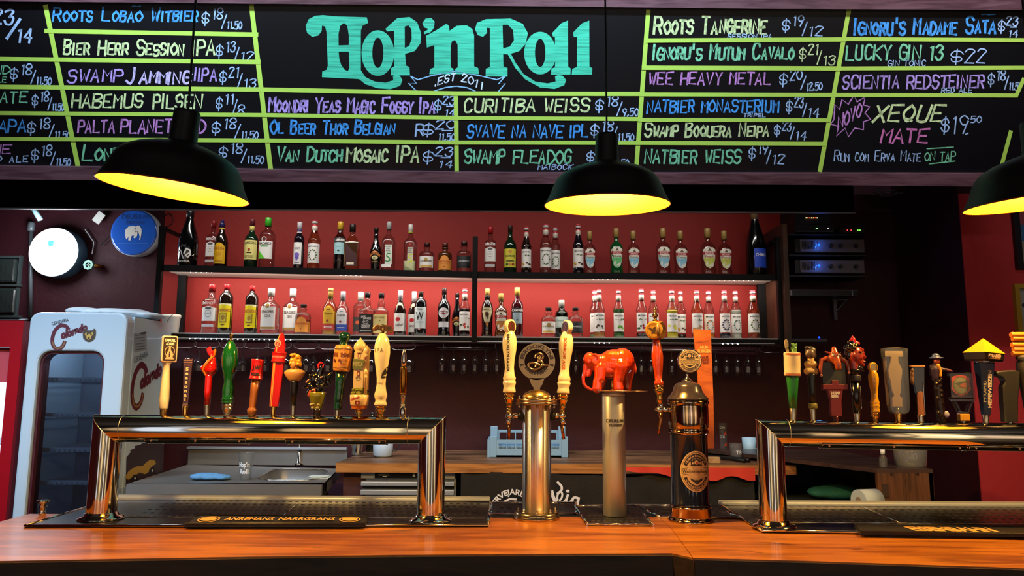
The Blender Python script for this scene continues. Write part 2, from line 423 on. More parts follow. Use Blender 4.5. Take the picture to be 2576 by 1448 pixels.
# ------------------------------------------------------------------ room shell
mb = MB(); mb.box((0, 1.2, -.05), (9.6, 8.6, .1)); struct(mb.build('floor', m=mat('dark_floor_tiles', '#2a211f', .35, var=.3, vscale=1.5)))
mb = MB(); mb.box((0, 1.2, 3.58), (9.6, 8.6, .1)); struct(mb.build('ceiling', m=mat('dark_ceiling', '#4c4844', .7)))
mb = MB(); A, B = -4.7, 4.7
mb.add([(A, wallY(A), 0), (B, wallY(B), 0), (B, wallY(B), 3.6), (A, wallY(A), 3.6), (A, wallY(A)+.12, 0), (B, wallY(B)+.12, 0), (B, wallY(B)+.12, 3.6), (A, wallY(A)+.12, 3.6)],
       [(0,1,2,3),(5,4,7,6),(0,3,7,4),(1,5,6,2),(3,2,6,7),(0,4,5,1)]); struct(mb.build('wall_back', m=mat('burgundy_wall_tone', '#340f19', .6, spec=.25, var=.14, vscale=2.2, bump=.3, bscale=22)))
mb = MB(); xa, xb, za, zb_ = -2.30, 1.86, 1.81, 2.95
mb.add([(xa, wallY(xa)-.012, za), (xb, wallY(xb)-.012, za), (xb, wallY(xb)-.012, zb_), (xa, wallY(xa)-.012, zb_), (xa, wallY(xa)+.01, za), (xb, wallY(xb)+.01, za), (xb, wallY(xb)+.01, zb_), (xa, wallY(xa)+.01, zb_)], [(0,1,2,3),(5,4,7,6),(0,3,7,4),(1,5,6,2),(3,2,6,7),(0,4,5,1)]); struct(mb.build('trim_3', m=RED))
mb = MB(); mb.box((-4.75, 1.1, 1.78), (.1, 8.4, 3.56)); struct(mb.build('wall_left', m=MAROON))
mb = MB(); mb.box((4.75, 1.2, 1.78), (.1, 8.6, 3.56)); struct(mb.build('wall_right', m=MAROON))
mb = MB(); mb.box((0, -3.05, 1.78), (9.6, .1, 3.56)); struct(mb.build('wall_front', m=mat('tan_plaster', '#b5a288', .7, var=.2)))
# projecting wall section at the right that carries the framed pictures
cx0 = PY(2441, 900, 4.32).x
mb = MB(); mb.box(((cx0+4.7)/2, 4.77, 1.79), (4.7-cx0, .9, 3.58)); struct(mb.build('wall_pier', m=mat('burgundy_wall_tone', '')))  # shade on the pier's side is put into this darker burgundy
mb = MB(); mb.box(((cx0+4.7)/2, 4.316, 1.34), (4.7-cx0, .008, 2.68)); struct(mb.build('wall_pier_face', m=mat('lamplit_wall_red', '#c23538', .6, spec=.3, var=.12, vscale=2, bump=.3, bscale=20)))  # lamplight on the front is put into this brighter red
# dado line: lower part of the back wall a touch more purple
# soffit beam behind the menu board, with its thin metal edge
s0, s1 = PY(-260, 524, 3.95).x, PY(2150, 531, 3.95).x; sz = PY(1190, 530, 3.95).z
mb = MB(); mb.box(((s0+s1)/2, 3.965, sz+.33), (s1-s0, .03, .66)); so = struct(mb.build('trim_1', m=mat('matt_black_board', '#060507', .9, spec=.05)))
mb = MB(); mb.box(((s0+s1)/2, 3.945, sz-.002), (s1-s0, .012, .006)); struct(mb.build('trim_2', m=mat('grey_alu', '#8a8a90', .4, .6)))
# ------------------------------------------------------------------ menu board
BT = radians(29); B0 = PY(1288, 431, 3.43); BN = Vector((0, -cos(BT), -sin(BT)))
def board(u, v, lift=0): return PN(u, v, B0, BN) + BN*lift
def boardslab(px, t0, t1, m, mb):          # px: outline in picture order, between depths t0 (front) and t1
    n = len(px); f = [board(a, b, t0) for a, b in px]; k = [board(a, b, -t1) for a, b in px]
    mb.add(f + k, [tuple(range(n)), tuple(range(2*n-1, n-1, -1))] + [(i, (i+1) % n, n+(i+1) % n, n+i) for i in range(n)], m)
tb = thing('menu_board', board(1288, 431, 0), 'long black chalkboard beer menu in a reddish wooden frame above the bar', 'menu board')
def at_board(o): o.parent = tb; o.location = -Vector(tb.location); return o
FR = wood('board_frame_wood', '#6b4a52', '#482a32', .45, 2, 18, bump=.05)
mb = MB(); boardslab([(-160, -40), (2760, -20), (2760, 446), (1288, 434), (-160, 424)], 0, .018, None, mb)
at_board(mb.build('panel', m=mat('chalkboard_black', '#0a0b0f', .34, spec=.4, var=.35, vscale=1.6)))
mb = MB(); boardslab([(-160, 412), (1288, 432), (2760, 434), (2760, 468), (2000, 461), (1288, 458), (-160, 446)], .03, .03, None, mb); at_board(mb.build('bottom_rail', m=FR))
mb = MB(); boardslab([(-160, -45), (2760, -25), (2760, 26), (1900, 22), (1288, 15), (640, 9), (-160, 2)], .03, .03, None, mb); at_board(mb.build('top_rail', m=FR))
TAPE = mat('green_masking_tape', '#b0d656', .55, var=.07, vscale=20)
TN = [0]
def tape(x0, y0, x1, y1, w=11):
    TN[0] += 1
    dx, dy = x1-x0, y1-y0; d = sqrt(dx*dx+dy*dy); nx, ny = -dy/d*w/2, dx/d*w/2
    fl = Flat(); fl.poly([(x0+nx, y0+ny), (x1+nx, y1+ny), (x1-nx, y1-ny), (x0-nx, y0-ny)], TAPE, lift=1+.25*TN[0])
    at_board(fl.build('tape_strip', board, eps=.0006))
for t in [(114,12,197,421,12),(632,10,681,426,12),(1147,230,1149,432,11),(1631,24,1600,428,11),(2136,22,2062,432,11),(2543,328,2515,432,10),(2576,196,2556,240,10),
          (112,78,650,87,11),(-10,148,656,156,11),(-10,218,660,225,11),(660,225,1148,235,11),(1148,235,1612,236,11),(1612,237,2560,240,10),(-10,284,667,289,10),(667,289,1148,296,10),
          (1148,296,1606,299,10),(1606,301,2088,302,10),(-10,349,676,353,10),(676,353,1148,358,10),(1148,358,1602,359,10),(1602,359,2078,361,10),
          (1626,102,2128,99,11),(2128,98,2590,101,10),(1614,170,2116,172,11),(2116,172,2590,170,10)]: tape(*t)
INK = {k: marker('marker_'+n, c) for k, n, c in [('B','blue','#4aa0ee'),('C','cream','#d3e6a8'),('P','violet','#b79ae6'),('G','mint','#7fd0a4'),('M','orchid','#c789cf'),('W','pale_blue','#a8c8f2'),('L','lilac','#cdbff0'),('K','pink','#d77ab8')]}
TEAL = marker('marker_turquoise', '#48c8a6', .6, alpha=1)
def write(items, name='lettering'):
    fl = Flat()
    for it in items:
        t, x0, y, x1, h, c = it[:6]; k = it[6] if len(it) > 6 else {}
        fl.hand(t, x0, y, x1, h, INK[c], w=k.pop('w', max(2.6, h*.155)), down=True, **k)
    return at_board(fl.build(name, board, eps=.0003))
def price(x0, x1, y, a, b, c='W', h=30):
    w = x1-x0
    return [('$', x0, y+2, x0+w*.17, h*1.15, c, dict(w=3)), (a, x0+w*.26, y-h*.42, x0+w*.52, h*.85, c, dict(w=3.2)), ('/', x0+w*.50, y+h*.42, x0+w*.63, h*1.15, c, dict(w=3)),
            (b, x0+w*.64, y+h*.42, x1 if len(b) > 1 else x0+w*.84, h*(.78 if len(b) < 4 else .62), c, dict(w=3))]
def frac(x0, x1, y, a, b, c='W'):
    w = x1-x0
    return [('$', x0, y-2, x0+w*.32, 34, c, dict(w=3)), (a, x0+w*.42, y-20, x1, 22, c, dict(w=3.2)), ('-', x0+w*.42, y-6, x1, 20, c, dict(w=3, jit=.02)), (b, x0+w*.5, y+9, x1, 17, c, dict(w=3))]
LINES = [[('23',-18,60,33,36,'W'),('/',16,98,50,48,'W'),('14',40,106,80,34,'W')],
    [('ND',-16,186,24,20,'G')] + [('LE',-8,207,16,13,'G')] + price(25,128,200,'18','11,50'), [('LATE',-24,258,66,27,'G')] + price(80,160,266,'18','11,50',h=28),
    [('APA',-4,332,62,30,'B')] + price(68,176,336,'18','11,50'), [('HE',-22,386,25,22,'M'),('d ale',-10,407,68,20,'W')] + price(78,176,404,'18','11,50'),
    [('Roots Lobao Witbier',133,53,495,33,'B'), ('~',330,24,352,9,'B')] + price(507,607,60,'18','11,50'),
    [('Bier Herr Session IPA',160,137,537,36,'C',dict(rise=2))] + price(543,636,142,'13','12'),
    [('SWAMP',170,206,307,30,'P'),('Jamming',318,209,475,38,'L',dict(w=6)),('IIPA',490,202,543,30,'P')] + price(552,643,208,'21','13'),
    [('HABEMUS',180,270,358,32,'C'),('PILSEN',385,272,505,34,'C')] + price(543,628,274,'11','8'),
    [('PALTA',196,334,287,30,'M'),('PLANET RED',303,334,515,32,'M')] + price(532,648,336,'18','11,50'),
    [('London',208,403,345,38,'G'),('G',362,400,392,38,'G')] + price(550,662,398,'18','11,50'),
    [('Moondri Yeas Magic Foggy Ipa',676,281,1090,36,'P',dict(rise=3))] + frac(1092,1143,283,'23','14'),
    [('Ol Beer Thor Belgian',680,335,990,33,'B',dict(rise=2)),('R',1045,340,1063,28,'W')] + frac(1062,1143,344,'20','11,50'),
    [('Van Dutch',697,405,857,36,'G'),('Mosaic IPA',872,406,1053,38,'C')] + frac(1063,1138,412,'23','14'),
    [('CURITIBA WEISS',1168,281,1480,32,'C')] + price(1497,1605,279,'18','9,50'),
    [('SVAVE NA NAVE IPL',1175,345,1477,30,'B')] + price(1485,1593,342,'18','11,50'),
    [('SWAMP FLEADOG',1168,410,1435,32,'G'),('MAIBOCK',1353,426,1440,12,'W',dict(w=2.2))] + price(1475,1580,406,'18','11,50',h=26),
    [('Roots Tangerine',1645,85,1925,42,'C',dict(rise=-2)),('SESSION IPA',1830,97,1941,11,'W',dict(w=2.2))] + price(1967,2068,78,'19','12'),
    [("Ignoru's Mutum Cavalo",1643,150,1995,38,'G',dict(rise=-2))] + price(2010,2100,150,'21','13','C'),
    [('WEE HEAVY METAL',1632,212,1937,29,'M')] + price(1960,2067,214,'20','12,50'),
    [('NATBIER MONASTERIUM',1628,282,1958,29,'B'),('TRIPEL',1870,294,1925,9,'W',dict(w=2))] + price(1977,2060,282,'23','14'),
    [('Swamp Boquera Neipa',1622,343,1930,34,'C')] + price(1947,2028,340,'23','14',h=27),
    [('NATBIER WEISS',1622,410,1862,32,'G')] + price(1883,1972,400,'19','12'),
    [("Ignoru's Madame Sata",2149,87,2500,40,'B',dict(rise=-3)),('~',2466,44,2500,8,'B')] + frac(2510,2560,84,'23','14'),
    [('LUCKY GIN 13',2129,150,2370,35,'G'),('GIN TONIC',2233,166,2328,14,'W',dict(w=2.2)),('$',2390,160,2418,38,'W',dict(w=3)),('22',2426,157,2478,34,'W',dict(w=3.2))],
    [('SCIENTIA REDSTEINER',2120,222,2475,31,'P',dict(rise=-2)),('RED ALE',2368,233,2445,12,'W',dict(w=2.4))] + price(2485,2568,214,'18','11,50',h=30),
    [('NOVO',2108,326,2166,34,'M',dict(rise=-34,w=4))], [('XEQUE',2196,305,2366,40,'C',dict(slant=.35))], [('MATE',2216,358,2330,34,'K',dict(slant=.2))],
    [('$19',2366,336,2432,44,'W',dict(w=3.4)),(',',2428,338,2440,16,'W',dict(w=3)),('50',2442,308,2468,16,'W',dict(w=2.6))],
    [('Rum com Erva Mate',2098,406,2314,27,'W',dict(w=2.8)),('ON TAP',2326,404,2402,22,'G',dict(w=3))]]
for L in LINES:
    for it in L: write([it])
fl = Flat(); burst = [(2098,300),(2100,262),(2112,276),(2118,250),(2134,262),(2148,240),(2156,256),(2176,244),(2172,264),(2188,268),(2176,284),(2190,300),(2172,306),(2172,326),(2150,322),(2134,344),(2126,322),(2104,342),(2110,318),(2090,312),(2098,300)]
fl.line(burst, 3.6, INK['M']); at_board(fl.build('lettering', board, eps=.0003))
fl = Flat(); fl.line([(2332,374),(2398,370)], 3, INK['G']); fl.line([(2338,412),(2402,405)], 3, INK['G']); at_board(fl.build('lettering', board, eps=.0003))
# big turquoise title
def zz(L): return [(640+a/2.576, b/2.576) for a, b in L]
def zsm(L, n=3):
    P = zz(L); return catmull(P + [P[0]], n)[:-1]
def zov(cx, cy, rx, ry): return [(640+(cx+rx*cos(t*pi/16))/2.576, (cy+ry*sin(t*pi/16))/2.576) for t in range(32)]
TT = {'H': ([(445,98),(520,106),(728,112),(738,148),(700,168),(690,200),(690,455),(720,500),(780,528),(850,536),(900,520),(898,494),(915,484),(942,490),(960,518),(945,556),(880,578),(800,572),(720,546),(678,512),(438,500),(440,462),(468,452),(476,425),(468,210),(458,172),(438,166),(436,200),(415,230),(375,238),(342,214),(332,170),(352,124),(395,102)],
        [[(556,168),(580,148),(602,166),(612,230),(612,292),(546,294),(545,220)],[(546,334),(612,334),(616,440),(606,462),(585,452),(562,420),(550,380)]]),
 'P': ([(848,188),(925,118),(1005,110),(1055,145),(1080,215),(1076,280),(1040,330),(985,346),(976,352),(984,425),(1005,435),(1008,488),(885,488),(886,442),(906,430),(905,200),(862,204)], [[(974,172),(998,164),(1018,190),(1020,250),(1004,295),(975,312)]]),
 "'": ([(1110,120),(1148,118),(1168,140),(1164,180),(1140,210),(1102,222),(1098,208),(1124,192),(1122,184),(1100,178),(1088,150)], []),
 'n': ([(1112,232),(1180,195),(1245,153),(1262,170),(1264,200),(1310,168),(1375,163),(1412,188),(1424,230),(1424,430),(1450,440),(1455,480),(1302,480),(1302,446),(1318,436),(1317,290),(1300,258),(1280,268),(1272,300),(1272,436),(1290,446),(1292,480),(1134,480),(1138,448),(1166,436),(1166,292),(1118,308)], []),
 'R': ([(1500,124),(1660,120),(1740,155),(1772,215),(1758,285),(1715,332),(1662,348),(1692,405),(1745,480),(1820,528),(1900,540),(1952,528),(1948,496),(1966,486),(1996,490),(2020,518),(2008,552),(1945,576),(1850,566),(1755,514),(1690,440),(1642,352),(1612,350),(1614,430),(1640,440),(1640,496),(1498,495),(1500,445),(1526,434),(1526,182),(1506,180),(1508,212),(1482,238),(1448,228),(1430,190),(1442,148)], [[(1608,160),(1642,160),(1676,195),(1682,260),(1655,302),(1612,312)]]),
 'l': ([(1928,216),(1990,150),(2032,133),(2033,430),(2050,444),(2048,483),(1922,483),(1925,446),(1948,434),(1948,240),(1936,240)], []),
 'L': ([(2064,212),(2125,150),(2170,134),(2171,430),(2190,442),(2188,484),(2056,484),(2060,446),(2090,434),(2090,238),(2070,240)], [])}
for k, (o, hs) in TT.items():
    fl = Flat(); fl.poly(zz(o), TEAL, [zz(h) for h in hs]); at_board(fl.build('title_letter', board, eps=.0006))
for cx, cy, rx, ry, ix, iy in [(800,344,106,148,36,98),(1852,344,104,138,34,92)]:
    fl = Flat(); fl.poly(zov(cx, cy, rx, ry), TEAL, [zov(cx, cy-2, ix, iy)]); at_board(fl.build('title_letter', board, eps=.0004))
fl = Flat(); bl = marker('marker_banner', '#8fc4ee')
fl.poly(zz([(1015,492),(1060,514),(1150,488),(1300,461),(1450,486),(1570,514),(1622,492),(1600,535),(1626,545),(1600,588),(1420,588),(1300,556),(1180,588),(1020,588),(1000,545),(1030,535)]), mat('chalkboard_black', ''))
for P in [[(1013,494),(1060,516),(1150,489),(1300,462),(1450,488),(1570,516),(1624,494)],[(1013,494),(1050,540),(998,538),(1050,590)],[(1624,494),(1580,545),(1626,540),(1582,592)],[(1170,588),(1240,566),(1310,558),(1380,568),(1430,590)]]:
    fl.line(zz(P), 3, bl)
st, tw = stroke_text('.EST 2011')
for P in st:
    Q = []
    for a, b in P:
        t = a/tw; X = 1165 + t*310; Yb = 560 - 44*sin(pi*t) + (t*18) ; Q.append((X + b*1.2, Yb - b*8))
    fl.line(zz(Q), 3.4, marker('marker_white', '#cfe2f6'))
at_board(fl.build('banner', board, eps=.0003))
# ------------------------------------------------------------------ bar counter
CT = 1.10
front = [PZ(a, b, CT) for a, b in [(-420, 1422), (0, 1410), (300, 1405), (700, 1398), (1200, 1393), (1690, 1391)]]
frontR = [PZ(a, b, CT) for a, b in [(1748, 1402), (2050, 1410), (2350, 1420), (2576, 1428), (2950, 1442)]]
bk = PZ(50, 1294, CT).y; jx = PZ(1690, 1330, CT).x; TH = .062
def slab(name, P, z0, z1, m, **k):
    mb = MB(); n = len(P); mb.add([(p[0], p[1], z1) for p in P] + [(p[0], p[1], z0) for p in P], [tuple(range(n)), tuple(range(2*n-1, n-1, -1))] + [(i, (i+1) % n, n+(i+1) % n, n+i) for i in range(n)], m)
    return mb.build(name, **k)
CW = wood('varnished_counter_wood', '#c27220', '#84420f', .36, 1.1, 9, bump=.05, coat=.22, dark='#4c2008')
EDGE = wood('shaded_counter_edge', '#3c2418', '#1c100b', .6, 1.5, 12, bump=.3, coat=0)  # shade on the front edge is put into this dark wood colour
bar = thing('bar_counter', (0, 2.1, 0), 'varnished orange-brown wooden bar counter with its front edge in shade', 'bar counter')
def atbar(o): o.parent = bar; o.location = -Vector(bar.location); return o
jf = PZ(1742, 1402, CT)
PL = [(p.x, p.y) for p in front] + [(jf.x, jf.y)] + [(jx, bk+.02), (jx, bk+.02), (front[0].x, bk+.02)]
PL = PL[:-3] + [(jx, PZ(1690, 1330, CT).y), (jx, bk+.02), (front[0].x, bk+.02)]
atbar(slab('plank', PL, CT-TH, CT, CW))
PR = [(jf.x+.002, jf.y)] + [(p.x, p.y) for p in frontR] + [(frontR[-1].x, bk+.02), (jx+.002, bk+.02), (jx+.002, PZ(1690, 1330, CT).y)]
atbar(slab('plank', PR, CT-TH, CT-.0005, CW))
E1 = [(p.x, p.y) for p in front] + [(jf.x, jf.y)]; E2 = [(jf.x+.004, jf.y)] + [(p.x, p.y) for p in frontR]
for E_ in (E1, E2):
    pts = [(x, y-.006) for x, y in E_] + [(x, y+.02) for x, y in E_[::-1]]
    atbar(slab('front_edge', pts, CT-.16, CT-.004, EDGE))
mb = MB(); mb.box((0, 2.12, .47), (6.2, .06, .94)); atbar(mb.build('front_panel', m=wood('dark_bar_front', '#2a1a12', '#150c08', .6, 1, 8)))
# ------------------------------------------------------------------ drip trays
TRAY = mat('worn_black_steel', '#2c2a2c', .26, .7, var=.25, vscale=6, bump=.05, bscale=30)
DARKT = mat('tray_hole', '#08080a', .6)
def tray(label, px, zt, holes, rear=True, seams=(), group=None):
    P = [PZ(a, b, zt) for a, b in px]; c = sum(P, Vector())/len(P)
    t = thing('drip_tray', (c.x, c.y, CT), label, 'drip tray', group)
    mb = MB(); n = 4; Q = [p - t.location for p in P]; z1 = zt-CT
    mb.add([(q.x, q.y, z1) for q in Q] + [(q.x, q.y, .0008) for q in Q], [(0,1,2,3),(7,6,5,4),(0,4,5,1),(1,5,6,2),(2,6,7,3),(3,7,4,0)])
    mb.build('plate', t, m=TRAY)
    mb = MB()
    for i in range(4): mb.tube([(Q[i].x, Q[i].y, z1), (Q[(i+1) % 4].x, Q[(i+1) % 4].y, z1)], .004, seg=8)
    mb.build('rim', t, m=CHROME)
    if rear and abs(Q[2].x-Q[3].x) > 1:
        mb = MB(); ya = (Q[2].y+Q[3].y)/2; mb.box(((Q[2].x+Q[3].x)/2, ya+.0, z1+.004), (abs(Q[2].x-Q[3].x), .05, .016)); mb.build('rear_ledge', t, m=mat('ledge_steel', '#dfe3e8', .3, .5), bevel=.005)
    mb = MB(); u0, u1, v0, v1, nu, nv = holes
    for j in range(nv):
        for i in range(nu):
            u = u0 + (u1-u0)*(i + (.5 if j % 2 else 0))/nu; v = v0 + (v1-v0)*j/max(nv-1, 1)
            a = Q[0].lerp(Q[1], u); b = Q[3].lerp(Q[2], u); p = a.lerp(b, v)
            mb.lathe([(.0062, z1-.0008), (.0066, z1+.0006), (.0042, z1+.0009)], c=(p.x, p.y, 0), seg=8)
    o = mb.build('perforation', t, m=DARKT); o['kind'] = 'stuff'
    for (ua, va, ub, vb) in seams:
        a = Q[0].lerp(Q[1], ua).lerp(Q[3].lerp(Q[2], ua), va); b = Q[0].lerp(Q[1], ub).lerp(Q[3].lerp(Q[2], ub), vb)
        mb = MB(); mb.tube([(a.x, a.y, z1), (b.x, b.y, z1)], .0016, seg=6); mb.build('seam', t, m=CHROME)
    return t
tray('wide black steel drip tray under the left tap rail', [(62, 1322), (1228, 1320), (1232, 1262), (300, 1250)], CT+.006, (.17, .98, .30, .90, 46, 6), seams=[(0.12, .26, .99, .26), (.52, .26, .50, 1)])
tray('wide black steel drip tray under the right tap rail', [(1918, 1334), (2760, 1346), (2760, 1270), (1815, 1270)], CT+.006, (.05, .98, .36, .92, 40, 6), seams=[(0.02, .30, .99, .30), (.44, .3, .36, 1)])
tray('small square drip tray under the silver column', [(1478, 1318), (1642, 1319), (1600, 1270), (1446, 1272)], CT+.005, (.12, .9, .15, .85, 9, 6))
tray('narrow low drip tray behind the blue tower', [(1660, 1300), (1860, 1302), (1800, 1272), (1600, 1270)], CT+.003, (.08, .95, .2, .9, 14, 4))
tray('short dark drip tray behind the bolted steel tower', [(1236, 1293), (1450, 1292), (1448, 1264), (1238, 1264)], CT+.004, (.08, .92, .2, .9, 10, 3))
# rubber bar mats
RUB = mat('black_rubber', '#0d0b0b', .55); MATY = mat('mat_yellow_print', '#dfa552', .6)
def barmat(px, label, draw):
    zt = CT+.0155; P = [PZ(a, b, zt) for a, b in px]; c = sum(P, Vector())/4
    t = thing('bar_mat', (c.x, c.y, CT+.0075), label, 'bar mat')
    Q = [p - t.location for p in P]; z1 = zt - CT - .0075
    mb = MB(); mb.add([(q.x, q.y, z1) for q in Q] + [(q.x*1.01, q.y*1.02, 0) for q in Q], [(0,1,2,3),(7,6,5,4),(0,4,5,1),(1,5,6,2),(2,6,7,3),(3,7,4,0)]); mb.build('mat', t, m=RUB)
    mb = MB()
    mb.tube([(q.x, q.y, z1+.001) for q in Q], .0025, seg=6, closed=True); mb.build('raised_edge', t, m=RUB)
    fl = Flat(); draw(fl)
    def fm(u, v, lift):
        a = Q[0].lerp(Q[1], u); b = Q[3].lerp(Q[2], u); p = a.lerp(b, v); return (p.x, p.y, z1+.001+lift)
    fl.build('printed_lettering', fm, t, eps=.0006)
def dm1(fl):
    fl.oval(.095, .5, .062, .36, MATY, hole=.86); fl.oval(.095, .5, .045, .24, MATY); fl.oval(.905, .5, .062, .36, MATY, hole=.86); fl.oval(.905, .5, .045, .24, MATY)
    fl.text('ANREMANS', .33, .3, .36, MATY, w=.28, bold=.03); fl.text('NARRGRANS', .66, .3, .36, MATY, w=.32, bold=.03)
def dm2(fl):
    fl.text('EISENBAHN', .50, .2, .55, MATY, w=.50, bold=.05, shear=-.8)
barmat([(466, 1317), (918, 1317), (925, 1299), (500, 1296)], 'black rubber bar mat with yellow lettering and two round emblems', dm1)
barmat([(2165, 1337), (2640, 1344), (2620, 1324), (2150, 1319)], 'black rubber bar mat with one slanted yellow word', dm2)

# unseen street side: dark pillars and glowing windows added for the chrome to mirror
for i, (x, w, c, e) in enumerate([(-3.6, .5, '#cfe0ff', 1.5), (-1.3, .35, '#ffe6b0', 1.6), (.9, .4, '#e6ecff', 1.6), (3.3, .5, '#ffe6b0', 1.5)]):
    t = thing('window_%d' % (i+2), (x, -2.995, 1.68), None, None); t['kind'] = 'structure'
    mb = MB(); mb.box((0, 0, 0), (w, .01, 3.2)); mb.build('added_glow_pane', t, m=mat('added_glow_pane_%d' % i, '#222222', .3, emit=c, estr=e))
    mb = MB(); mb.prism([(-w/2-.04,-1.65),(w/2+.04,-1.65),(w/2+.04,1.65),(-w/2-.04,1.65)], -.01, .03, holes=[[(-w/2,-1.6),(w/2,-1.6),(w/2,1.6),(-w/2,1.6)]]); mb.build('window_frame', t, m=BLACK)
for i, x in enumerate((-4.3, -2.5, -.45, .25, 1.9, 2.6)):
    mb = MB(); mb.box((x, -2.9, 1.77), (.34, .16, 3.5)); struct(mb.build('trim_%d' % (i+4), m=BLACK))
# ------------------------------------------------------------------ back bar shelf unit (two bays that meet at the middle upright)
UZ, LZ = 2.237, 1.83
UA, UB, UC = PZ(405, 665, UZ), PZ(1194, 683, UZ), PZ(1955, 690, UZ)
def frontY(X):
    a, b = (UA, UB) if X < UB.x else (UB, UC)
    return a.y + (b.y-a.y)*(X-a.x)/(b.x-a.x)
su = thing('wall_shelf', (UB.x, UB.y, 0), 'black steel wall shelving with two long shelves of bottles', 'shelf')
SHW = mat('shelf_grey_underside', '#b9b2a8', .55, var=.08)
def quadbox(P, z0, z1, m, name, parent):
    mb = MB(); mb.add([(p[0], p[1], z0) for p in P] + [(p[0], p[1], z1) for p in P], [(3,2,1,0),(4,5,6,7)] + [(i, (i+1) % 4, 4+(i+1) % 4, 4+i) for i in range(4)], m)
    o = mb.build(name, parent); o.location = -Vector(parent.location); return o
DEP = .30
LED = mat('led_beads', '#ffffff', .4, emit='#e6ecff', estr=7)
for a, b in ((UA, UB), (UB, UC)):
    for z, th in ((UZ, .040), (LZ, .034)):
        a2, b2 = Vector(a), Vector(b)
        quadbox([(a2.x, a2.y), (b2.x, b2.y), (b2.x, b2.y+DEP), (a2.x, a2.y+DEP)], z-.016, z, BLKMET if z == UZ else mat('shelf_white_top', '#eceae6', .5), 'shelf_board', su)
        quadbox([(a2.x, a2.y-.004), (b2.x, b2.y-.004), (b2.x, b2.y+.012), (a2.x, a2.y+.012)], z-th, z-.0005 if z == UZ else z-.007, BLKMET, 'front_rail', su)
        quadbox([(a2.x, a2.y+.012), (b2.x, b2.y+.012), (b2.x, b2.y+DEP), (a2.x, a2.y+DEP)], z-.026, z-.018, SHW, 'underside_panel', su)
def post(px, py, back, z0, z1, w=.028):
    X = PY(px, py, frontY(0)).x
    for _ in range(4): X = PY(px, py, frontY(X)).x
    y = frontY(X) + back
    mb = MB(); mb.box((X - su.location.x, y - su.location.y, (z0+z1)/2), (w, w, z1-z0)); mb.build('upright', su, m=BLKMET)
post(404, 700, -.016, LZ-.034, UZ+.23, .030); post(1195, 700, -.018, LZ-.034, UZ+.22, .032); post(1958, 700, -.014, LZ-.034, UZ+.24, .034)
ex = UA.x
for X0, ya in ((UA.x+.012, UA.y), (UC.x-.012, UC.y)):
    mb = MB()
    mb.box((X0-su.location.x, ya+DEP-.02-su.location.y, (LZ+UZ+.2)/2), (.05, .03, UZ+.22-LZ)); mb.build('upright', su, m=BLKMET)
    mb = MB(); mb.box((X0-su.location.x, ya+DEP/2-su.location.y, UZ+.215), (.02, DEP, .02)); mb.build('side_bar', su, m=BLKMET)
# dark timber side panel at the right end of the shelf
mb = MB(); X0 = PY(1972, 600, UC.y-.06).x
mb.box((X0, UC.y+.1, 2.16), (.03, .36, .78)); tag(mb.build('side_panel', m=wood('dark_panel_wood', '#4a2a1a', '#24130c', .5, 8, 1.2)), 'tall dark brown board closing the right end of the bottle shelves', 'board')
# LED strips: beads you can see plus the light they give
SEEN = {True: {False: [(470, 528), (840, 908)], True: [(1488, 1562), (1810, 1905)]}, False: {False: [(480, 735), (865, 905)], True: [(1480, 1530), (1800, 1860)]}}
def strip(px0, px1, z, yoff, energy, label, n, spr=180):
    X0 = PY(px0, 690, frontY(0)).x; X1 = PY(px1, 690, frontY(1)).x
    for _ in range(3): X0 = PY(px0, 690, frontY(X0)).x; X1 = PY(px1, 690, frontY(X1)).x
    p0 = Vector((X0, frontY(X0)+yoff, z)); p1 = Vector((X1, frontY(X1)+yoff, z))
    t = thing('led_strip', (p0+p1)/2, label, 'led strip', 'led strips under the shelves')
    mb = MB()
    L = p1-p0
    mb.tube([-L/2, L/2], .0028, seg=4, m=mat('strip_tape', '#dcdce0', .4)); mb.build('tape', t)
    mb = MB()
    for i in range(n):
        if not any(a <= px0+(px1-px0)*(i+.5)/n <= b for a, b in SEEN[z > 2][px0 > 1000]): continue
        mb.ell(-L/2 + L*(i+.5)/n + Vector((0, -.002, -.003)), .0036, LED, seg=6, rings=4)
    o = mb.build('bead', t); o['kind'] = 'stuff'
    d = bpy.data.lights.new('strip_light', 'AREA'); d.shape = 'RECTANGLE'; d.size = L.length; d.size_y = .012; d.energy = energy; d.color = (1, .90, .80); d.spread = radians(spr)
    l = bpy.data.objects.new('strip_light', d); COL.objects.link(l); l.parent = t; l.location = (0, .004, -.008)
    l.rotation_euler = Matrix.Rotation(atan2(L.y, L.x), 3, 'Z').to_euler(); l.rotation_euler = (Matrix.Rotation(atan2(L.y, L.x), 3, 'Z') @ Matrix.Rotation(radians(60 if spr > 100 else 20), 3, 'X')).to_euler()
strip(415, 1188, UZ-.034, .022, 9, 'white led strip under the upper shelf, left bay', 60)
strip(1202, 1940, UZ-.034, .022, 8, 'white led strip under the upper shelf, right bay', 60)
strip(415, 1188, LZ-.034, -.008, 1.6, 'white led strip below the lower shelf, left bay', 60, 60)
strip(1202, 1940, LZ-.034, -.008, .5, 'white led strip below the lower shelf, right bay', 60, 60)
# added fill behind the soffit to brighten the upper row of bottles
area('soffit_fill_left', (-1.15, 4.0, 2.95), (-1.15, 4.6, 2.35), 1.7, .03, 5, (1, .95, .9), 110)
area('soffit_fill_right', (.7, 4.0, 2.95), (.7, 4.75, 2.35), 1.7, .03, 3, (1, .95, .9), 110)
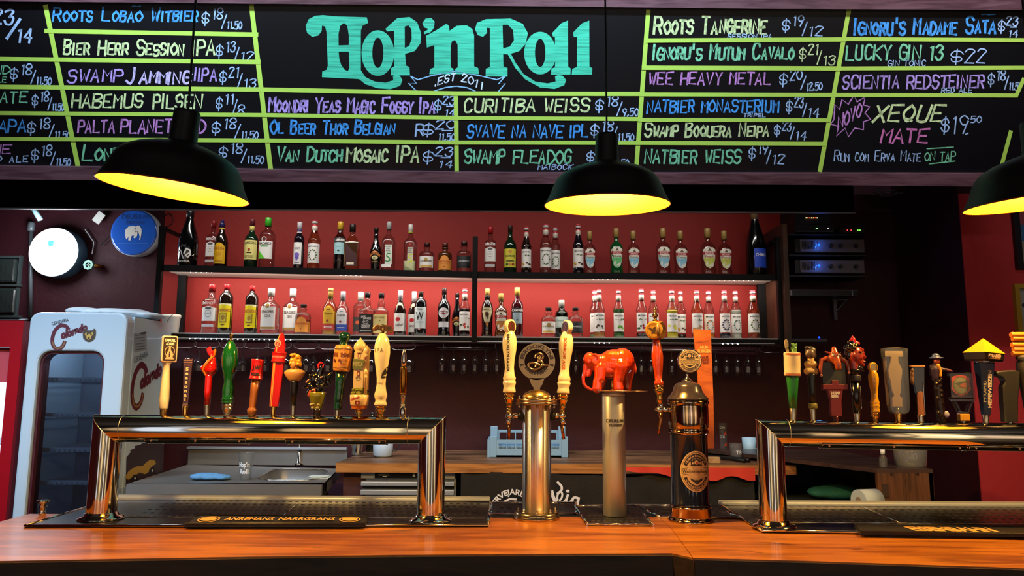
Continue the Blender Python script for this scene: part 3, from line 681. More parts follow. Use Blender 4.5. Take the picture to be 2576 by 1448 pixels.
# ------------------------------------------------------------------ bottles
GL = {'clear': glass('clear_glass', '#f4f6f4', .45), 'pale': glass('pale_amber_glass', '#efe6c0', .5), 'greeng': glass('green_glass', '#2f6b3a', .4),
      'black': mat('black_glass', '#08080a', .12, coat=.6), 'brown': mat('brown_glass', '#1b0d08', .12, coat=.6), 'dgreen': mat('dark_green_glass', '#0c2413', .1, coat=.6),
      'purple': mat('dark_syrup_glass', '#100a14', .1, coat=.6), 'crimson': mat('crimson_glass', '#3c0a12', .1, coat=.6), 'green2': mat('bright_green_glass', '#0e4a22', .1, coat=.6),
      'amber': mat('amber_glass', '#4a2408', .12, coat=.6), 'smoke': glass('smoked_glass', '#b4a9a0', .4)}
PROF = {   # (radius, height, section exponent) as shares of half width / height
 'round': [(.88,0,3),(1,.015,3),(1,.62,3),(.98,.67,3),(.80,.725,2),(.48,.755,2),(.38,.78,2),(.38,.88,2)],
 'vodka': [(.9,0,4),(1,.015,4),(1,.60,4),(1,.66,4),(.78,.705,3),(.5,.72,2),(.42,.74,2),(.40,.87,2)],
 'coffee': [(.9,0),(1,.02),(1,.5),(.93,.58),(.62,.69),(.40,.76),(.38,.86)],
 'whisky': [(.92,0),(1,.015),(1,.56),(.97,.6),(.78,.66),(.46,.71),(.36,.78),(.33,.90)],
 'syrup': [(.92,0),(1,.015),(1,.10),(.93,.12),(.93,.52),(1,.55),(1,.59),(.88,.625),(.66,.70),(.48,.78),(.42,.82),(.40,.95)],
 'stock': [(.92,0,3),(1,.015,3),(.97,.10,3),(.86,.2,3),(.92,.34,3),(1,.48,3),(1,.58,3),(.82,.66,2),(.42,.70,2),(.34,.74,2),(.34,.90,2)],
 'squat': [(.97,0),(1,.02),(1,.58),(.96,.64),(.80,.69),(.42,.715),(.38,.74),(.38,.80),(.48,.82),(.48,.85),(.3,.855),(.3,.9)],
 'cream': [(.72,0),(.76,.015),(.8,.2),(.97,.36),(1,.42),(.92,.5),(.66,.6),(.42,.72),(.36,.8),(.34,.97)],
 'magnum': [(.92,0),(1,.02),(1,.40),(.95,.50),(.78,.62),(.52,.75),(.37,.86),(.35,.97)],
 'flask': [(.94,0,5),(1,.01,6),(1,.58,6),(.9,.63,4),(.6,.70,3),(.38,.76,2),(.34,.80,2),(.34,.9,2)],
 'gin': [(.93,0,4),(1,.015,4),(1,.60,4),(.90,.65,3),(.52,.71,2),(.34,.76,2),(.33,.88,2)],
 'tequila': [(.94,0,3),(1,.015,3),(1,.5,3),(.96,.6,3),(.74,.68,2),(.42,.76,2),(.38,.88,2)],
 'bourbon': [(.94,0,5),(1,.01,6),(1,.57,6),(.9,.61,4),(.62,.64,2),(.50,.67,2),(.52,.74,2),(.36,.84,2),(.34,.88,2)],
 'wine': [(.94,0),(1,.015),(1,.50),(.9,.58),(.62,.69),(.42,.76),(.38,.84)],
 'sixty': [(.94,0),(1,.015),(1,.72),(.9,.78),(.62,.83),(.40,.86),(.38,.92)],
 'vermouth': [(.94,0),(1,.02),(.88,.12),(.92,.3),(1,.5),(1,.6),(.85,.68),(.45,.76),(.34,.82),(.34,.92)],
 'shaker': [(.94,0),(1,.02),(1,.60),(.97,.66),(.82,.70),(.5,.75),(.42,.80),(.42,.88)],
 'mag2': [(.92,0),(1,.02),(1,.5),(.9,.62),(.6,.76),(.40,.86),(.38,.98)]}
def cyc(prof, y, hw, X, sy=1.0):
    """front surface depth of the body at height share y and offset X"""
    r, e = prof[0][0], 2
    for (a, b) in zip(prof, prof[1:]):
        if a[1] <= y <= b[1] and b[1] > a[1]:
            t = (y-a[1])/(b[1]-a[1]); r = a[0]+(b[0]-a[0])*t; e = (a[2] if len(a) > 2 else 2); break
    R = r*hw; q = min(abs(X)/R, .985); return -R*sy*(1-q**e)**(1/e)
seen_b = {}
def bottle(cx, yb, yt, w, kind, gl, label, cap=None, ops=(), liquid=None, back=.0, group=None, shelf='U', neckband=None, sy=1.0):
    z = UZ if shelf == 'U' else LZ
    Xc = PY(cx, yb, frontY(0)).x
    dep = .085 + back
    for _ in range(4): Xc = PY(cx, yb, frontY(Xc)+dep).x
    Y = frontY(Xc)+dep; s = sc_at(cx, (yb+yt)/2, Y)
    H = PY(cx, yt, Y).z - z; hw = w/2*Y/FPX*1.0
    t = thing('bottle', (Xc, Y, z), label, 'bottle', group)
    pf = PROF[kind]; prof = [(p[0]*hw, p[1]*H, p[2] if len(p) > 2 else 2) for p in pf]
    mb = MB(); mb.lathe(prof, seg=24, sy=sy); mb.build('glass_body', t, m=GL[gl])
    if liquid:
        lv, lm = liquid; P2 = [(max(p[0]-.0025, .002), min(p[1], lv*H)+(.003 if i == 0 else 0), p[2]) for i, p in enumerate(prof) if p[1] <= lv*H] 
        P2.append((P2[-1][0], lv*H, P2[-1][2])); mb = MB(); mb.lathe(P2, seg=24, sy=sy*.96); mb.build('liquid', t, m=lm)
    tr, th = pf[-1][0]*hw, pf[-1][1]*H
    if cap:
        cs = cap if isinstance(cap, list) else [cap]           # (colour, from, to, radius factor)
        for c in cs:
            col, a, b, rf = c; mb = MB(); r = tr*rf
            mb.lathe([(r, a*H), (r, b*H-.002), (r*.93, b*H)], seg=18)
            mb.build('cap' if c is cs[0] else 'neck_band', t, m=col if not isinstance(col, str) else C(col, .35))
    if ops:
        fl = Flat(); tx = Flat(); tx.layer = 5
        for o in ops:
            k = o[0]; cm = C(o[-1], .5)
            if k == 'r': fl.rect(o[1]*hw, o[2]*H, o[3]*hw, o[4]*H, cm)
            elif k == 'o': fl.oval(o[1]*hw, o[2]*H, o[3]*hw, o[4]*hw, cm, n=16)
            elif k == 'p': fl.poly([(a*hw, b*H) for a, b in o[1]], cm)
            elif k == 't': tx.text(o[1], o[2]*hw, o[3]*H, o[4]*H, cm, w=o[5]*hw, bold=.02)
            elif k == 's': tx.text(o[1], o[2]*hw, o[3]*H, o[4]*H, cm, w=o[5]*hw, shear=.3)
            elif k == 'sq': tx.poly([(a*hw, b*H) for a, b in o[1]], cm)
            elif k == 'so': tx.oval(o[1]*hw, o[2]*H, o[3]*hw, o[4]*hw, cm, n=12)
            elif k == 'sr': tx.rect(o[1]*hw, o[2]*H, o[3]*hw, o[4]*H, cm)
            elif k == 'w': tx.line([(o[2][i][0]*hw, o[2][i][1]*H) for i in range(len(o[2]))], o[1]*hw, cm)
        def fm(u, v, lift):
            return (u, cyc(pf, v/H, hw, u, sy) - .0007 - lift, v)
        lab = fl.build('label', fm, t, eps=.00012, step=hw/5) if fl.items else None
        if tx.items: tx.build('label_print', fm, lab or t, eps=.00012, step=hw/5)
    return t
W_, K_ = '#f2f0ea', '#15120f'
def smir(): return [('r',-.97,.25,.97,.51,W_),('p',[(-.97,.51),(-.5,.535),(0,.555),(.5,.535),(.97,.51)],W_),('t','SMIRNOFF',0,.585,.055,1.7,W_),('sq',[(-.45,.51),(-.2,.535),(.2,.535),(.45,.51),(.3,.49),(-.3,.49)],'#555558'),('so',0,.40,.42,.52,'#8d8d90'),('so',0,.40,.36,.46,W_),('t','No.21',0,.39,.03,.4,'#555558'),('sr',-.8,.13,.8,.185,'#c9c9c9')]
def moninf(kind):
    o = [('r',-.93,.13,.93,.515,W_),('t','MONIN',0,.44,.032,1.45,'#26242a')]; rn = random.Random(kind)
    pal = {'leaf':['#3d5a2c','#5c7a3e'],'vanilla':['#4a2a18','#e3bf4a','#c96a30'],'coconut':['#3b2a22','#6d5a4c','#3d6a2c'],'lime':['#6ec22c','#3d6a20'],'berry':['#a81e2c','#3d5a2c'],'lemon':['#e8e04a','#d2d040'],
           'almond':['#c7a06a','#b98c52'],'orange':['#cf5a24','#e2862e','#4d6a2a'],'plum':['#33305e','#23224a'],'aloe':['#3c4a2a','#58b5a8'],'chili':['#d04038','#3d5a2c']}[kind]
    if kind in ('coconut','lime','lemon','almond','vanilla','berry','chili'):
        for i in range(5):
            o.append(('so', rn.uniform(-.7,.7), rn.uniform(.19,.26), rn.uniform(.14,.26), rn.uniform(.14,.24), pal[i % len(pal)]))
        for i in range(5): o.append(('sq', [(x+rn.uniform(-.15,.15), y+rn.uniform(-.015,.015)) for x, y in [(-.6+.3*i,.37),(-.5+.3*i,.40),(-.35+.3*i,.375)]], '#4c6a3a'))
    else:
        for i in range(12):
            a = 2*pi*i/12; x, y = .58*cos(a), .28+.10*sin(a)
            if kind in ('leaf','aloe'): o.append(('sq', [(x-.14,y-.01),(x,y+rn.uniform(.02,.03)),(x+.16,y+.006),(x,y-.012)], pal[i % len(pal)]))
            else: o.append(('so', x, y, .15, .13, pal[i % len(pal)]))
    return o
MC = lambda: [('#c43a44',.975,1,1.12),('#d9d6d2',.93,.975,1.10),('#c23038',.75,.91,1.10),('#dcd4c4',.775,.88,1.16)]
def stk(name, c2, nc): 
    sh = [(-.86,.53),(-.45,.575),(.45,.575),(.86,.53),(.8,.33),(.5,.18),(0,.135),(-.5,.18),(-.8,.33)]
    return [('p', sh, '#e9e4d2'), ('p', [(-.78,.36),(.78,.36),(.5,.19),(0,.15),(-.5,.19)], c2), ('r',-.87,.43,.87,.485,'#b3262a'), ('t','STOCK',0,.44,.035,1.2,W_), ('t',name,0,.365,.045,1.2,nc),
            ('sq',[(-.3,.5),(0,.56),(.3,.5)],'#5a4a3a'), ('s','fine',0,.31,.018,.7,nc)]
SC_ = '#a98a4c'
Ug, Lg = 'bottles on the upper shelf', 'bottles on the lower shelf'
def sg(l): return dict(group=Ug if l == 'U' else Lg, shelf=l)
U, Lw = sg('U'), sg('L')
HB = lambda c, t: [('r',-.9,.14,.9,.52,c)] + [('so',0,.40,.25,.3,'#b8964a' if c == W_ else '#2a2a2c'), ('t','HAMBRE',0,.33,.06,1.5,t), ('sr',-.8,.155,.8,.22,'#d8b45a' if c == W_ else '#1c1c1e')]
PF = [('r',-.97,.08,.97,.42,'#e8973c'),('o',0,.42,.6,.6,'#e8973c'),('t','PROFANO',0,.32,.075,1.6,'#b2381c'),('sr',-.7,.27,.7,.275,'#b2381c'),('so',0,.18,.1,.12,'#c2582c')]
JD = [('r',-.97,.06,.97,.49,'#0e0d0e'),('t','JACK',-.35,.41,.05,.7,W_),('t','DANIELS',.2,.37,.05,1.1,W_),('so',0,.31,.42,.28,'#d8d8d8'),('so',0,.31,.34,.22,K_),('t','No.7',0,.30,.03,.4,W_),('t','TENNESSEE',0,.22,.03,1.2,W_),('t','WHISKEY',0,.165,.045,1.2,W_),('sr',-.8,.1,.8,.11,W_)]
bottle(471,663,530,48,'magnum','black','very tall black magnum with white script at the left end of the upper shelf',cap=('#141214',.88,1.0,1.12),ops=[('w',.13,[(-.75,.2),(-.6,.28),(-.35,.27),(-.2,.2),(0,.13)],'#cfcfcf'),('w',.16,[(.05,.22),(.25,.3),(.55,.28),(.62,.2),(.4,.15),(.2,.18),(.45,.22),(.8,.2)],W_),('t','RIGOSA',0,.065,.035,1.2,W_),('w',.07,[(-.3,.33),(-.2,.37),(0,.35),(.15,.37)],'#8a8a8a')],**U)
bottle(532,665,556,29,'vodka','clear','clear vodka bottle with red cap half hidden behind the blue-capped bottle',cap=('#7c1216',.86,1,1.1),ops=smir(),back=.07,**U)
bottle(554,666,553,33,'coffee','brown','dark brown bottle with yellow arched label and pointed blue cap',cap=[('#232058',.84,.93,1.12),('#25225e',.925,1,.55),('#e0b23c',.79,.83,1.1)],ops=[('r',-.85,.07,.85,.38,'#e6b414'),('o',-.0,.38,.85,.95,'#e6b414'),('t','KAHLUA',0,.36,.06,1.5,'#a33a14'),('sr',-.6,.1,.6,.14,'#c48a10'),('so',0,.27,.4,.4,'#d89c12')],**U)
bottle(630,667,552,34,'whisky','dgreen','dark green whiskey bottle with pale yellow square label',cap=[('#5c1a24',.87,1,1.12),('#e0cf74',.76,.86,1.15)],ops=[('r',-.95,.17,.95,.56,'#eadf86'),('t','JAMESON',0,.48,.05,1.6,'#3a3420'),('so',0,.36,.2,.24,'#9c3c18'),('sr',-.35,.29,.35,.31,K_),('sr',-.7,.24,.7,.247,'#6a5a2a'),('t','IRISH WHISKEY',0,.205,.022,1.3,'#6a5a2a')],**U)
bottle(670,668,548,37,'round','clear','clear rum bottle with bright green cap and green-cornered white label',cap=('#3fae2c',.83,1,1.2),ops=[('r',-.92,.18,.92,.52,W_),('so',-.15,.56,.36,.36,W_),('so',-.15,.56,.27,.27,'#5c2024'),('t','BACARDI',-.02,.45,.05,1.6,K_),('sr',-.6,.41,.4,.435,'#3f9a3c'),('sq',[(-.92,.18),(.1,.18),(-.92,.36)],'#5fd03c')],**U)
bottle(750,670,559,26,'shaker','purple','dark syrup bottle with silver cap and purple grapes on its label',cap=[('#cfcdd2',.85,1,1.15),('#5a4a7a',.79,.85,1.12),('#e8e6e2',.765,.79,1.2)],ops=[('r',-.88,.1,.72,.56,W_),('t','KALY',-.05,.41,.05,1.1,K_),('so',-.1,.3,.5,.42,'#7a62c0'),('so',-.05,.24,.4,.36,'#6a52b4'),('so',-.1,.19,.2,.2,'#7a62c0'),('sr',-.5,.13,.4,.145,'#6a5a8a')],**U)
bottle(788,671,554,32,'syrup','pale','pale syrup bottle with leafy label, the only one on the upper left shelf',cap=MC(),ops=moninf('leaf'),**U)
bottle(853,672,558,30,'shaker','smoke','smoky bottle with yellow cap and light blue label reading under a black band',cap=('#d2a82c',.83,1,1.15),ops=[('r',-.97,.56,.97,.66,'#1c2426'),('t','CAMPARI',0,.585,.055,1.8,W_),('r',-.78,.32,.85,.56,'#a5d3d6'),('so',0,.39,.2,.16,K_),('s','Soda',0,.46,.03,.7,'#4a8a90')],liquid=(.33,mat('dark_purple_liquid','#221020',.2)),**U)
bottle(884,673,565,37,'flask','pale','square clear bottle with long black cap and empty golden frame',cap=('#17100e',.84,1,1.25),ops=[('r',-.85,.09,.85,.61,'#3f1214'),('sr',-.55,.12,.45,.17,'#e6dfc4'),('sr',-.95,.595,.95,.61,'#efe6cc'),('sr',-.95,.07,-.85,.6,'#b49a5c')],sy=.7,**U)
bottle(944,674,573,30,'cream','black','black tapering cream liqueur bottle with orange arched banner, upper shelf',cap=('#16120f',.9,1,1.1),ops=[('p',[(-.9,.36),(-.5,.43),(0,.455),(.5,.43),(.9,.36),(.75,.31),(.4,.36),(0,.375),(-.4,.36),(-.75,.31)],'#d9823c'),('t','BAILEYS',0,.385,.035,1.3,'#3a1a0c'),('so',0,.30,.55,.32,'#e8dca4'),('so',-.1,.29,.25,.14,'#7a8a3a'),('t','ORIGINAL',0,.2,.025,1.2,'#c9a24c'),('sr',-.5,.17,.5,.175,'#c9a24c')],**U)
bottle(976,675,558,33,'gin','clear','clear rum bottle with grey cap and green swirl on its label',cap=('#a7a9a4',.84,1,1.15),ops=[('r',-.35,.13,.7,.52,'#dfe6d8'),('t','BACARDI',.1,.47,.03,1.0,K_),('t','BIG',.1,.425,.035,.5,K_),('t','APPLE',.1,.38,.035,.7,K_),('w',.2,[(.45,.34),(.0,.345),(-.1,.29),(.3,.26),(.45,.21),(.0,.18),(-.2,.2)],'#2f8a3c'),('sr',-.9,.07,.6,.13,'#f2f2ea')],**U)
bottle(1031,676,565,32,'gin','clear','clear rum bottle with white cap and yellow swirl on its label',cap=[('#d9d6cc',.84,1,1.15),('#b9c23c',.82,.845,1.2)],ops=[('r',-.3,.2,.6,.5,'#cfc9b8'),('so',.1,.57,.2,.2,'#a83a30'),('t','BACARDI',.1,.46,.03,.9,K_),('t','BIG',.1,.42,.03,.45,K_),('t','LEMON',.1,.38,.03,.7,K_),('w',.2,[(.45,.35),(.0,.355),(-.15,.30),(.3,.27),(.45,.22),(.0,.19),(-.2,.21)],'#d6dc2c'),('r',-.95,.0,.95,.22,'#cfd09c')],**U)
bottle(1073,677,611,38,'squat','clear','squat round clear gin bottle with cream label on the upper shelf',cap=('#3a1a16',.88,1,1.4),ops=HB(W_,'#6a5a3a'),**U)
bottle(1119,677,612,36,'squat','amber','squat dark amber bottle with orange label on the upper shelf',cap=('#5a2418',.88,1,1.4),ops=PF,**U)
bottle(1167,678,608,38,'squat','clear','squat round clear bottle with dark grey label beside the middle upright, upper shelf',cap=('#2c1512',.88,1,1.4),ops=HB('#2b2e2e','#b9beb8'),**U)
bottle(1233,679,571,30,'vodka','clear','clear vodka bottle with red cap just right of the middle upright',cap=('#a8141c',.86,1,1.1),ops=smir(),**U)
bottle(1283,680,567,33,'whisky','dgreen','dark green brandy bottle with bright yellow oval-cornered label',cap=('#2a1a10',.86,1,1.1),ops=[('r',-.88,.12,.88,.5,'#d9cf3c'),('t','DOMECQ',0,.33,.045,1.5,'#2a3a1a'),('so',0,.44,.3,.3,'#c9952c'),('so',-.45,.18,.2,.2,'#2a5a3a'),('so',.45,.18,.2,.2,'#9c3a1c'),('so',0,.18,.2,.2,'#c9782c'),('so',0,.25,.7,.1,'#4a4a1c')],**U)
bottle(1324,680,571,26,'syrup','brown','dark syrup bottle with vanilla pods on the label, near the yellow-labelled green bottle',cap=MC(),ops=moninf('vanilla'),**U)
bottle(1397,681,572,26,'syrup','clear','clear syrup bottle standing half behind another leafy-label syrup bottle, upper shelf right bay',cap=MC(),ops=moninf('leaf'),back=.075,**U)
bottle(1373,681,564,30,'syrup','clear','clear leafy-label syrup bottle standing in front of its pair, upper shelf right bay',cap=MC(),ops=moninf('leaf'),**U)
bottle(1455,681,565,28,'syrup','purple','dark filled syrup bottle right beside a blue shield-label liqueur bottle',cap=MC(),ops=moninf('vanilla'),**U)
def st(cx, yt, w, name, c2, nc, gl, lab): bottle(cx,681,yt,w,'stock',gl,lab,cap=(SC_,.80,1,1.25),ops=stk(name,c2,nc),**U)
st(1484,582,29,'Curacau','#8cc6dc','#24282a','clear','blue shield-label liqueur bottle touching the dark filled syrup bottle')
st(1551,575,33,'Menta','#63c178','#1d5a34','green2','dark green mint liqueur bottle with green shield label')
st(1594,581,32,'Curacau','#8cc6dc','#24282a','clear','blue shield-label liqueur bottle right of the dark green mint bottle')
st(1669,575,36,'Curacau','#8cc6dc','#24282a','clear','wide blue shield-label liqueur bottle, third of its kind from the middle upright')
st(1713,581,34,'Curacau','#8cc6dc','#24282a','clear','blue shield-label liqueur bottle just left of the two peach ones')
st(1782,575,37,'Peach','#c9d25c','#a8442c','clear','left and larger of the two yellow-green peach liqueur bottles')
st(1824,581,34,'Peach','#c9d25c','#a8442c','clear','right and smaller of the two yellow-green peach liqueur bottles')
bottle(1903,682,530,50,'magnum','black','huge dark magnum with bright blue label at the right end of the upper shelf',cap=('#7c6242',.86,1,1.12),ops=[('r',-.45,.11,.95,.40,'#2a4fd0'),('t','CHIMAY',.25,.28,.05,1.1,W_)],**U)
# lower shelf
bottle(528,832,716,37,'vodka','clear','clear vodka bottle with red cap, first bottle of the lower shelf',cap=('#8a1418',.86,1,1.1),ops=smir(),**Lw)
UN = [('r',-.97,.12,.97,.6,'#ecd90f'),('p',[(-.97,.6),(-.97,.57),(0,.585),(.97,.55),(.97,.6)],'#e9e6b4'),('t','UNDERBERG',0,.44,.06,1.85,'#b23a2c'),('sr',-.55,.22,.5,.41,'#8a6a14'),('sr',-.45,.24,.4,.4,'#d8c23c'),('so',0,.32,.28,.4,'#a8801c'),('so',0,.175,.3,.1,'#7a3a14')]
bottle(565,834,715,34,'sixty','brown','black bitters bottle with yellow label touching the first vodka bottle',cap=('#9c1c22',.88,1,1.08),ops=UN,**Lw)
bottle(630,834,719,32,'sixty','brown','black bitters bottle with yellow label standing alone before the gins',cap=('#b01c22',.89,1,1.08),ops=UN,**Lw)
SE = [('r',-.95,.10,.85,.59,W_),('o',-.08,.62,.32,.34,W_),('so',-.08,.61,.25,.28,'#9a7a34'),('t','SEAGERS',-.05,.45,.06,1.45,'#4a3a22'),('t','GIN',-.05,.36,.06,.6,'#4a3a22'),('sr',-.9,.11,.8,.155,'#a8823c')]
bottle(678,835,725,42,'gin','clear','wide clear gin bottle with white label standing alone',cap=('#d6d4cf',.83,1,1.25),ops=SE,**Lw)
bottle(733,835,726,40,'gin','clear','wide clear gin bottle with white label behind the squat amber bottle',cap=('#d6d4cf',.83,1,1.25),ops=SE,back=.07,**Lw)
bottle(761,836,765,39,'squat','clear','squat clear bottle with orange label and red spirit on the lower shelf',cap=('#2a1412',.90,1,1.4),ops=PF,liquid=(.48,mat('red_spirit','#6b1c10',.2)),**Lw)
CU = lambda a, b, c: [('r',-.85,.24,.85,.5,a),('o',0,.5,.75,.85,a),('t','Cuervo',0,.43,.05,1.3,K_),('so',-.1,.30,.2,.2,'#8a3a24'),('sr',-.3,.53,.3,.54,K_),('r',-.95,.1,.95,.24,b),('sr',-.6,.16,.6,.175,W_)]
bottle(828,836,725,33,'tequila','pale','golden tequila bottle with yellow and red labels',cap=[('#c29a5a',.93,1,1.1),('#8a6a2c',.76,.93,1.1)],ops=CU('#dfae2c','#b8423c',0),liquid=(.5,mat('gold_spirit','#b98a24',.2)),**Lw)
bottle(860,837,733,31,'tequila','clear','clear tequila bottle with grey cap and blue lower label',cap=('#9a9ea4',.78,1,1.1),ops=CU('#e6e6e6','#3552b0',0),**Lw)
bottle(905,838,734,34,'round','clear','clear bottle mostly hidden behind the black-labelled whiskey',cap=[('#b8b4ae',.8,1,1.2)],ops=[('r',-.95,.1,.95,.42,'#3c3a3a'),('so',-.2,.3,.3,.3,'#d8603c')],back=.075,**Lw)
bottle(922,838,736,35,'bourbon','clear','square whiskey bottle with black label and white print',cap=('#141012',.88,1,1.2),ops=JD,liquid=(.055,mat('whiskey_amber','#a8501c',.2)),sy=.9,**Lw)
bottle(957,838,737,35,'bourbon','clear','square whiskey bottle with pale honey-yellow label',cap=('#141012',.88,1,1.2),ops=[('r',-.97,.06,.97,.49,'#ecd98c'),('t','JACK DANIELS',0,.40,.04,1.6,'#8a6a2c'),('sq',[(-.15,.36),(.15,.36),(0,.33)],'#8a6a2c')],liquid=(.055,mat('whiskey_amber','')),sy=.9,**Lw)
SK = [('r',-.97,.1,.97,.49,W_),('so',-.2,.36,.4,.36,'#c42830'),('s','sakai',0,.21,.075,1.3,K_),('p',[(-.62,.63),(-.4,.71),(0,.735),(.4,.71),(.62,.63),(.3,.66),(-.3,.66)],'#d8cfa8')]
bottle(1005,840,730,30,'wine','brown','dark sake bottle with silver cap and red blossom label, fully visible',cap=('#c9c8cc',.78,1,1.1),ops=SK,**Lw)
bottle(1040,840,733,30,'wine','brown','dark sake bottle with red blossom label half hidden by its neighbour',cap=('#c9c8cc',.78,1,1.1),ops=SK,back=.075,**Lw)
bottle(1057,841,733,31,'sixty','black','dark straight bottle with tall pale label and blackletter W',cap=('#17120f',.87,1,1.05),ops=[('r',-.97,.17,.9,.64,'#d3dede'),('s','Doble',-.05,.58,.04,.9,K_),('t','W',-.05,.36,.18,1.25,K_),('s','Jägerberg',-.05,.3,.03,1.3,'#7aa0a4'),('so',-.1,.17,.2,.2,W_),('so',-.1,.17,.13,.13,'#b8423c')],**Lw)
bottle(1116,841,724,33,'vermouth','black','black vermouth bottle with white round label and red disc',cap=('#2a1414',.86,1,1.1),ops=[('o',0,.48,.78,.82,'#dcdadc'),('so',0,.485,.3,.32,'#b0242c'),('sr',-.7,.47,.7,.505,'#1c1c1e'),('t','MARTINI',0,.475,.025,1.3,W_),('r',-.75,.19,.75,.3,'#dcdade')],**Lw)
bottle(1149,842,737,28,'cream','black','black cream liqueur bottle half hidden beside the syrup at the middle upright',cap=('#16120f',.9,1,1.1),ops=[('p',[(-.9,.36),(-.5,.43),(0,.455),(.5,.43),(.9,.36),(.75,.31),(.4,.36),(0,.375),(-.4,.36),(-.75,.31)],'#d9823c'),('t','BAILEYS',0,.385,.035,1.3,'#3a1a0c'),('so',0,.30,.55,.32,'#e8dca4'),('so',-.1,.29,.25,.14,'#7a8a3a')],back=.05,**Lw)
def mon(cx, yb, yt, w, kind, gl, lab, liq=None, back=0): bottle(cx, yb, yt, w, 'syrup', gl, lab, cap=MC(), ops=moninf(kind), liquid=liq, back=back, **Lw)
LQ = lambda n, c: mat('syrup_'+n, c, .15, coat=.3)
mon(1168,842,725,28,'chili','clear','syrup bottle with red chilies just left of the middle upright',(.58,LQ('dark','#180a0c')))
bottle(1225,842,726,30,'vermouth','brown','dark cream bottle with gold cap and cream shield label with an animal',cap=[('#c4a05a',.86,1,1.15),('#17100e',.76,.86,1.35)],ops=[('p',[(-.7,.6),(.7,.6),(.8,.5),(.45,.32),(.1,.26),(-.1,.26),(-.45,.32),(-.8,.5)],'#d8cfa4'),('t','AMARULA',0,.545,.04,1.3,'#3a2012'),('sq',[(-.35,.5),(0,.52),(.35,.48),(.25,.38),(.1,.36),(0,.44),(-.2,.4)],'#4a2a18'),('p',[(-.35,.31),(.35,.31),(0,.23)],'#b8743c')],**Lw)
bottle(1260,843,738,32,'stock','amber','brown cacao liqueur bottle with orange shield label',cap=(SC_,.82,1,1.3),ops=stk('Cacau','#c47a34','#f0e0c0')+[('sr',-.75,.355,.75,.356,'#c47a34')],**Lw)
bottle(1301,843,723,30,'shaker','crimson','dark red bitter bottle with gold cap and black band',cap=('#c09a4c',.83,1,1.15),ops=[('r',-.97,.49,.97,.58,'#1a2022'),('t','CAMPARI',0,.51,.05,1.8,W_),('r',-.8,.27,.8,.49,'#9db3bc'),('so',0,.34,.2,.16,'#5a6a74')],**Lw)
bottle(1380,844,773,37,'squat','clear','squat clear gin bottle with cream label, lower shelf right bay',cap=('#2a1412',.9,1,1.4),ops=HB(W_,'#8a7a4a'),**Lw)
bottle(1413,844,755,33,'shaker','greeng','green gin bottle with pale label between two squat bottles',cap=('#a8aaa0',.80,1,1.1),ops=[('r',-.95,.27,.95,.55,'#d2e4dc'),('s','Tanqueray',0,.43,.05,1.6,'#4a8a80'),('sr',-.9,.3,.9,.305,'#4a8a80'),('o',0,.66,.4,.36,'#0c2a16')],back=.03,**Lw)
bottle(1448,844,773,37,'squat','clear','squat clear gin bottle with dark label, lower shelf right bay',cap=('#2a1412',.9,1,1.4),ops=HB('#34383a','#d8dcd8'),**Lw)
mon(1497,844,730,27,'lime','clear','syrup bottle half hidden behind the coconut one',(.09,LQ('greenish','#6a8a5a')),back=.075)
mon(1508,845,728,28,'coconut','clear','syrup bottle with coconuts and golden syrup at the bottom',(.11,LQ('golden','#b97a2c')))
mon(1557,845,729,28,'lime','clear','green lime syrup bottle standing alone',(.6,LQ('green','#3a6a34')))
mon(1615,846,727,28,'berry','clear','syrup bottle with red berries on the label left of the tap with the round medallion',(.1,LQ('wine','#2a1014')))
mon(1645,846,730,27,'leaf','clear','syrup bottle mostly hidden behind the medallion tap handle',(.1,LQ('dark2','#3a2018')),back=.03)
mon(1714,846,732,25,'vanilla','clear','syrup bottle with vanilla pods half behind the yellow lemon syrup',(.1,LQ('black','#120c0e')),back=.075)
mon(1692,846,729,29,'lemon','clear','bright yellow lemon syrup bottle',(.58,LQ('yellow','#d9c634')))
mon(1785,847,732,27,'orange','clear','orange syrup bottle with a wreath of tangerines',(.11,LQ('orange','#e08a1c')),back=.03)
mon(1755,847,730,29,'almond','pale','pale syrup bottle with almonds behind the tall wooden tap handle')
mon(1853,847,732,27,'aloe','clear','milky syrup bottle with a pale leaf wreath',(.6,LQ('milky','#cfcfc0')),back=.03)
mon(1825,847,730,28,'plum','clear','syrup bottle with dark plum wreath',(.11,LQ('navy','#1a1a30')))
mon(1897,847,730,31,'leaf','pale','last syrup bottle at the right end of the lower shelf')
# ------------------------------------------------------------------ hanging glass rack
WIRE = mat('dull_wire', '#7a7878', .3, 1)
GLS = glass('stemware_glass', '#f2f4f6', .7, gloss=.08)
def stem(cx, kind=0, dy=0, dep=.1):
    Y = frontY(0)+dep; X = PY(cx, 870, Y).x
    for _ in range(3): Y = frontY(X)+dep; X = PY(cx, 870, Y).x
    return X, Y
zr = LZ-.075
GP = [[(.028,0),(.027,.003),(.004,.007),(.004,.036),(.006,.04),(.024,.066),(.031,.10),(.029,.13),(.026,.152)], [(.032,0),(.030,.003),(.005,.008),(.004,.05),(.008,.055),(.034,.082),(.040,.11),(.036,.145)]]
proto = {}
def wineglass(cx, kind, label, dep=.1, sc=1.0):
    X, Y = stem(cx, kind, 0, dep)
    if kind not in proto:
        t = thing('wine_glass', (X, Y, zr-.004), label, 'wine glass', 'stemware hanging under the lower shelf')
        mb = MB(); P = [(r, -h) for r, h in GP[kind]]; mb.lathe(P[:4], seg=16, cap=False); mb.build('stem', t, m=GLS)
        mb = MB(); mb.lathe(P[3:], seg=18, cap=False); mb.build('bowl', t, m=GLS); proto[kind] = t
    else:
        t = copy_tree(proto[kind]); t.location = (X, Y, zr-.004); t['label'] = label
    t.scale = (sc, sc, sc); return t
L0 = 'upside-down stemmed glass hanging %s'
ns = 0
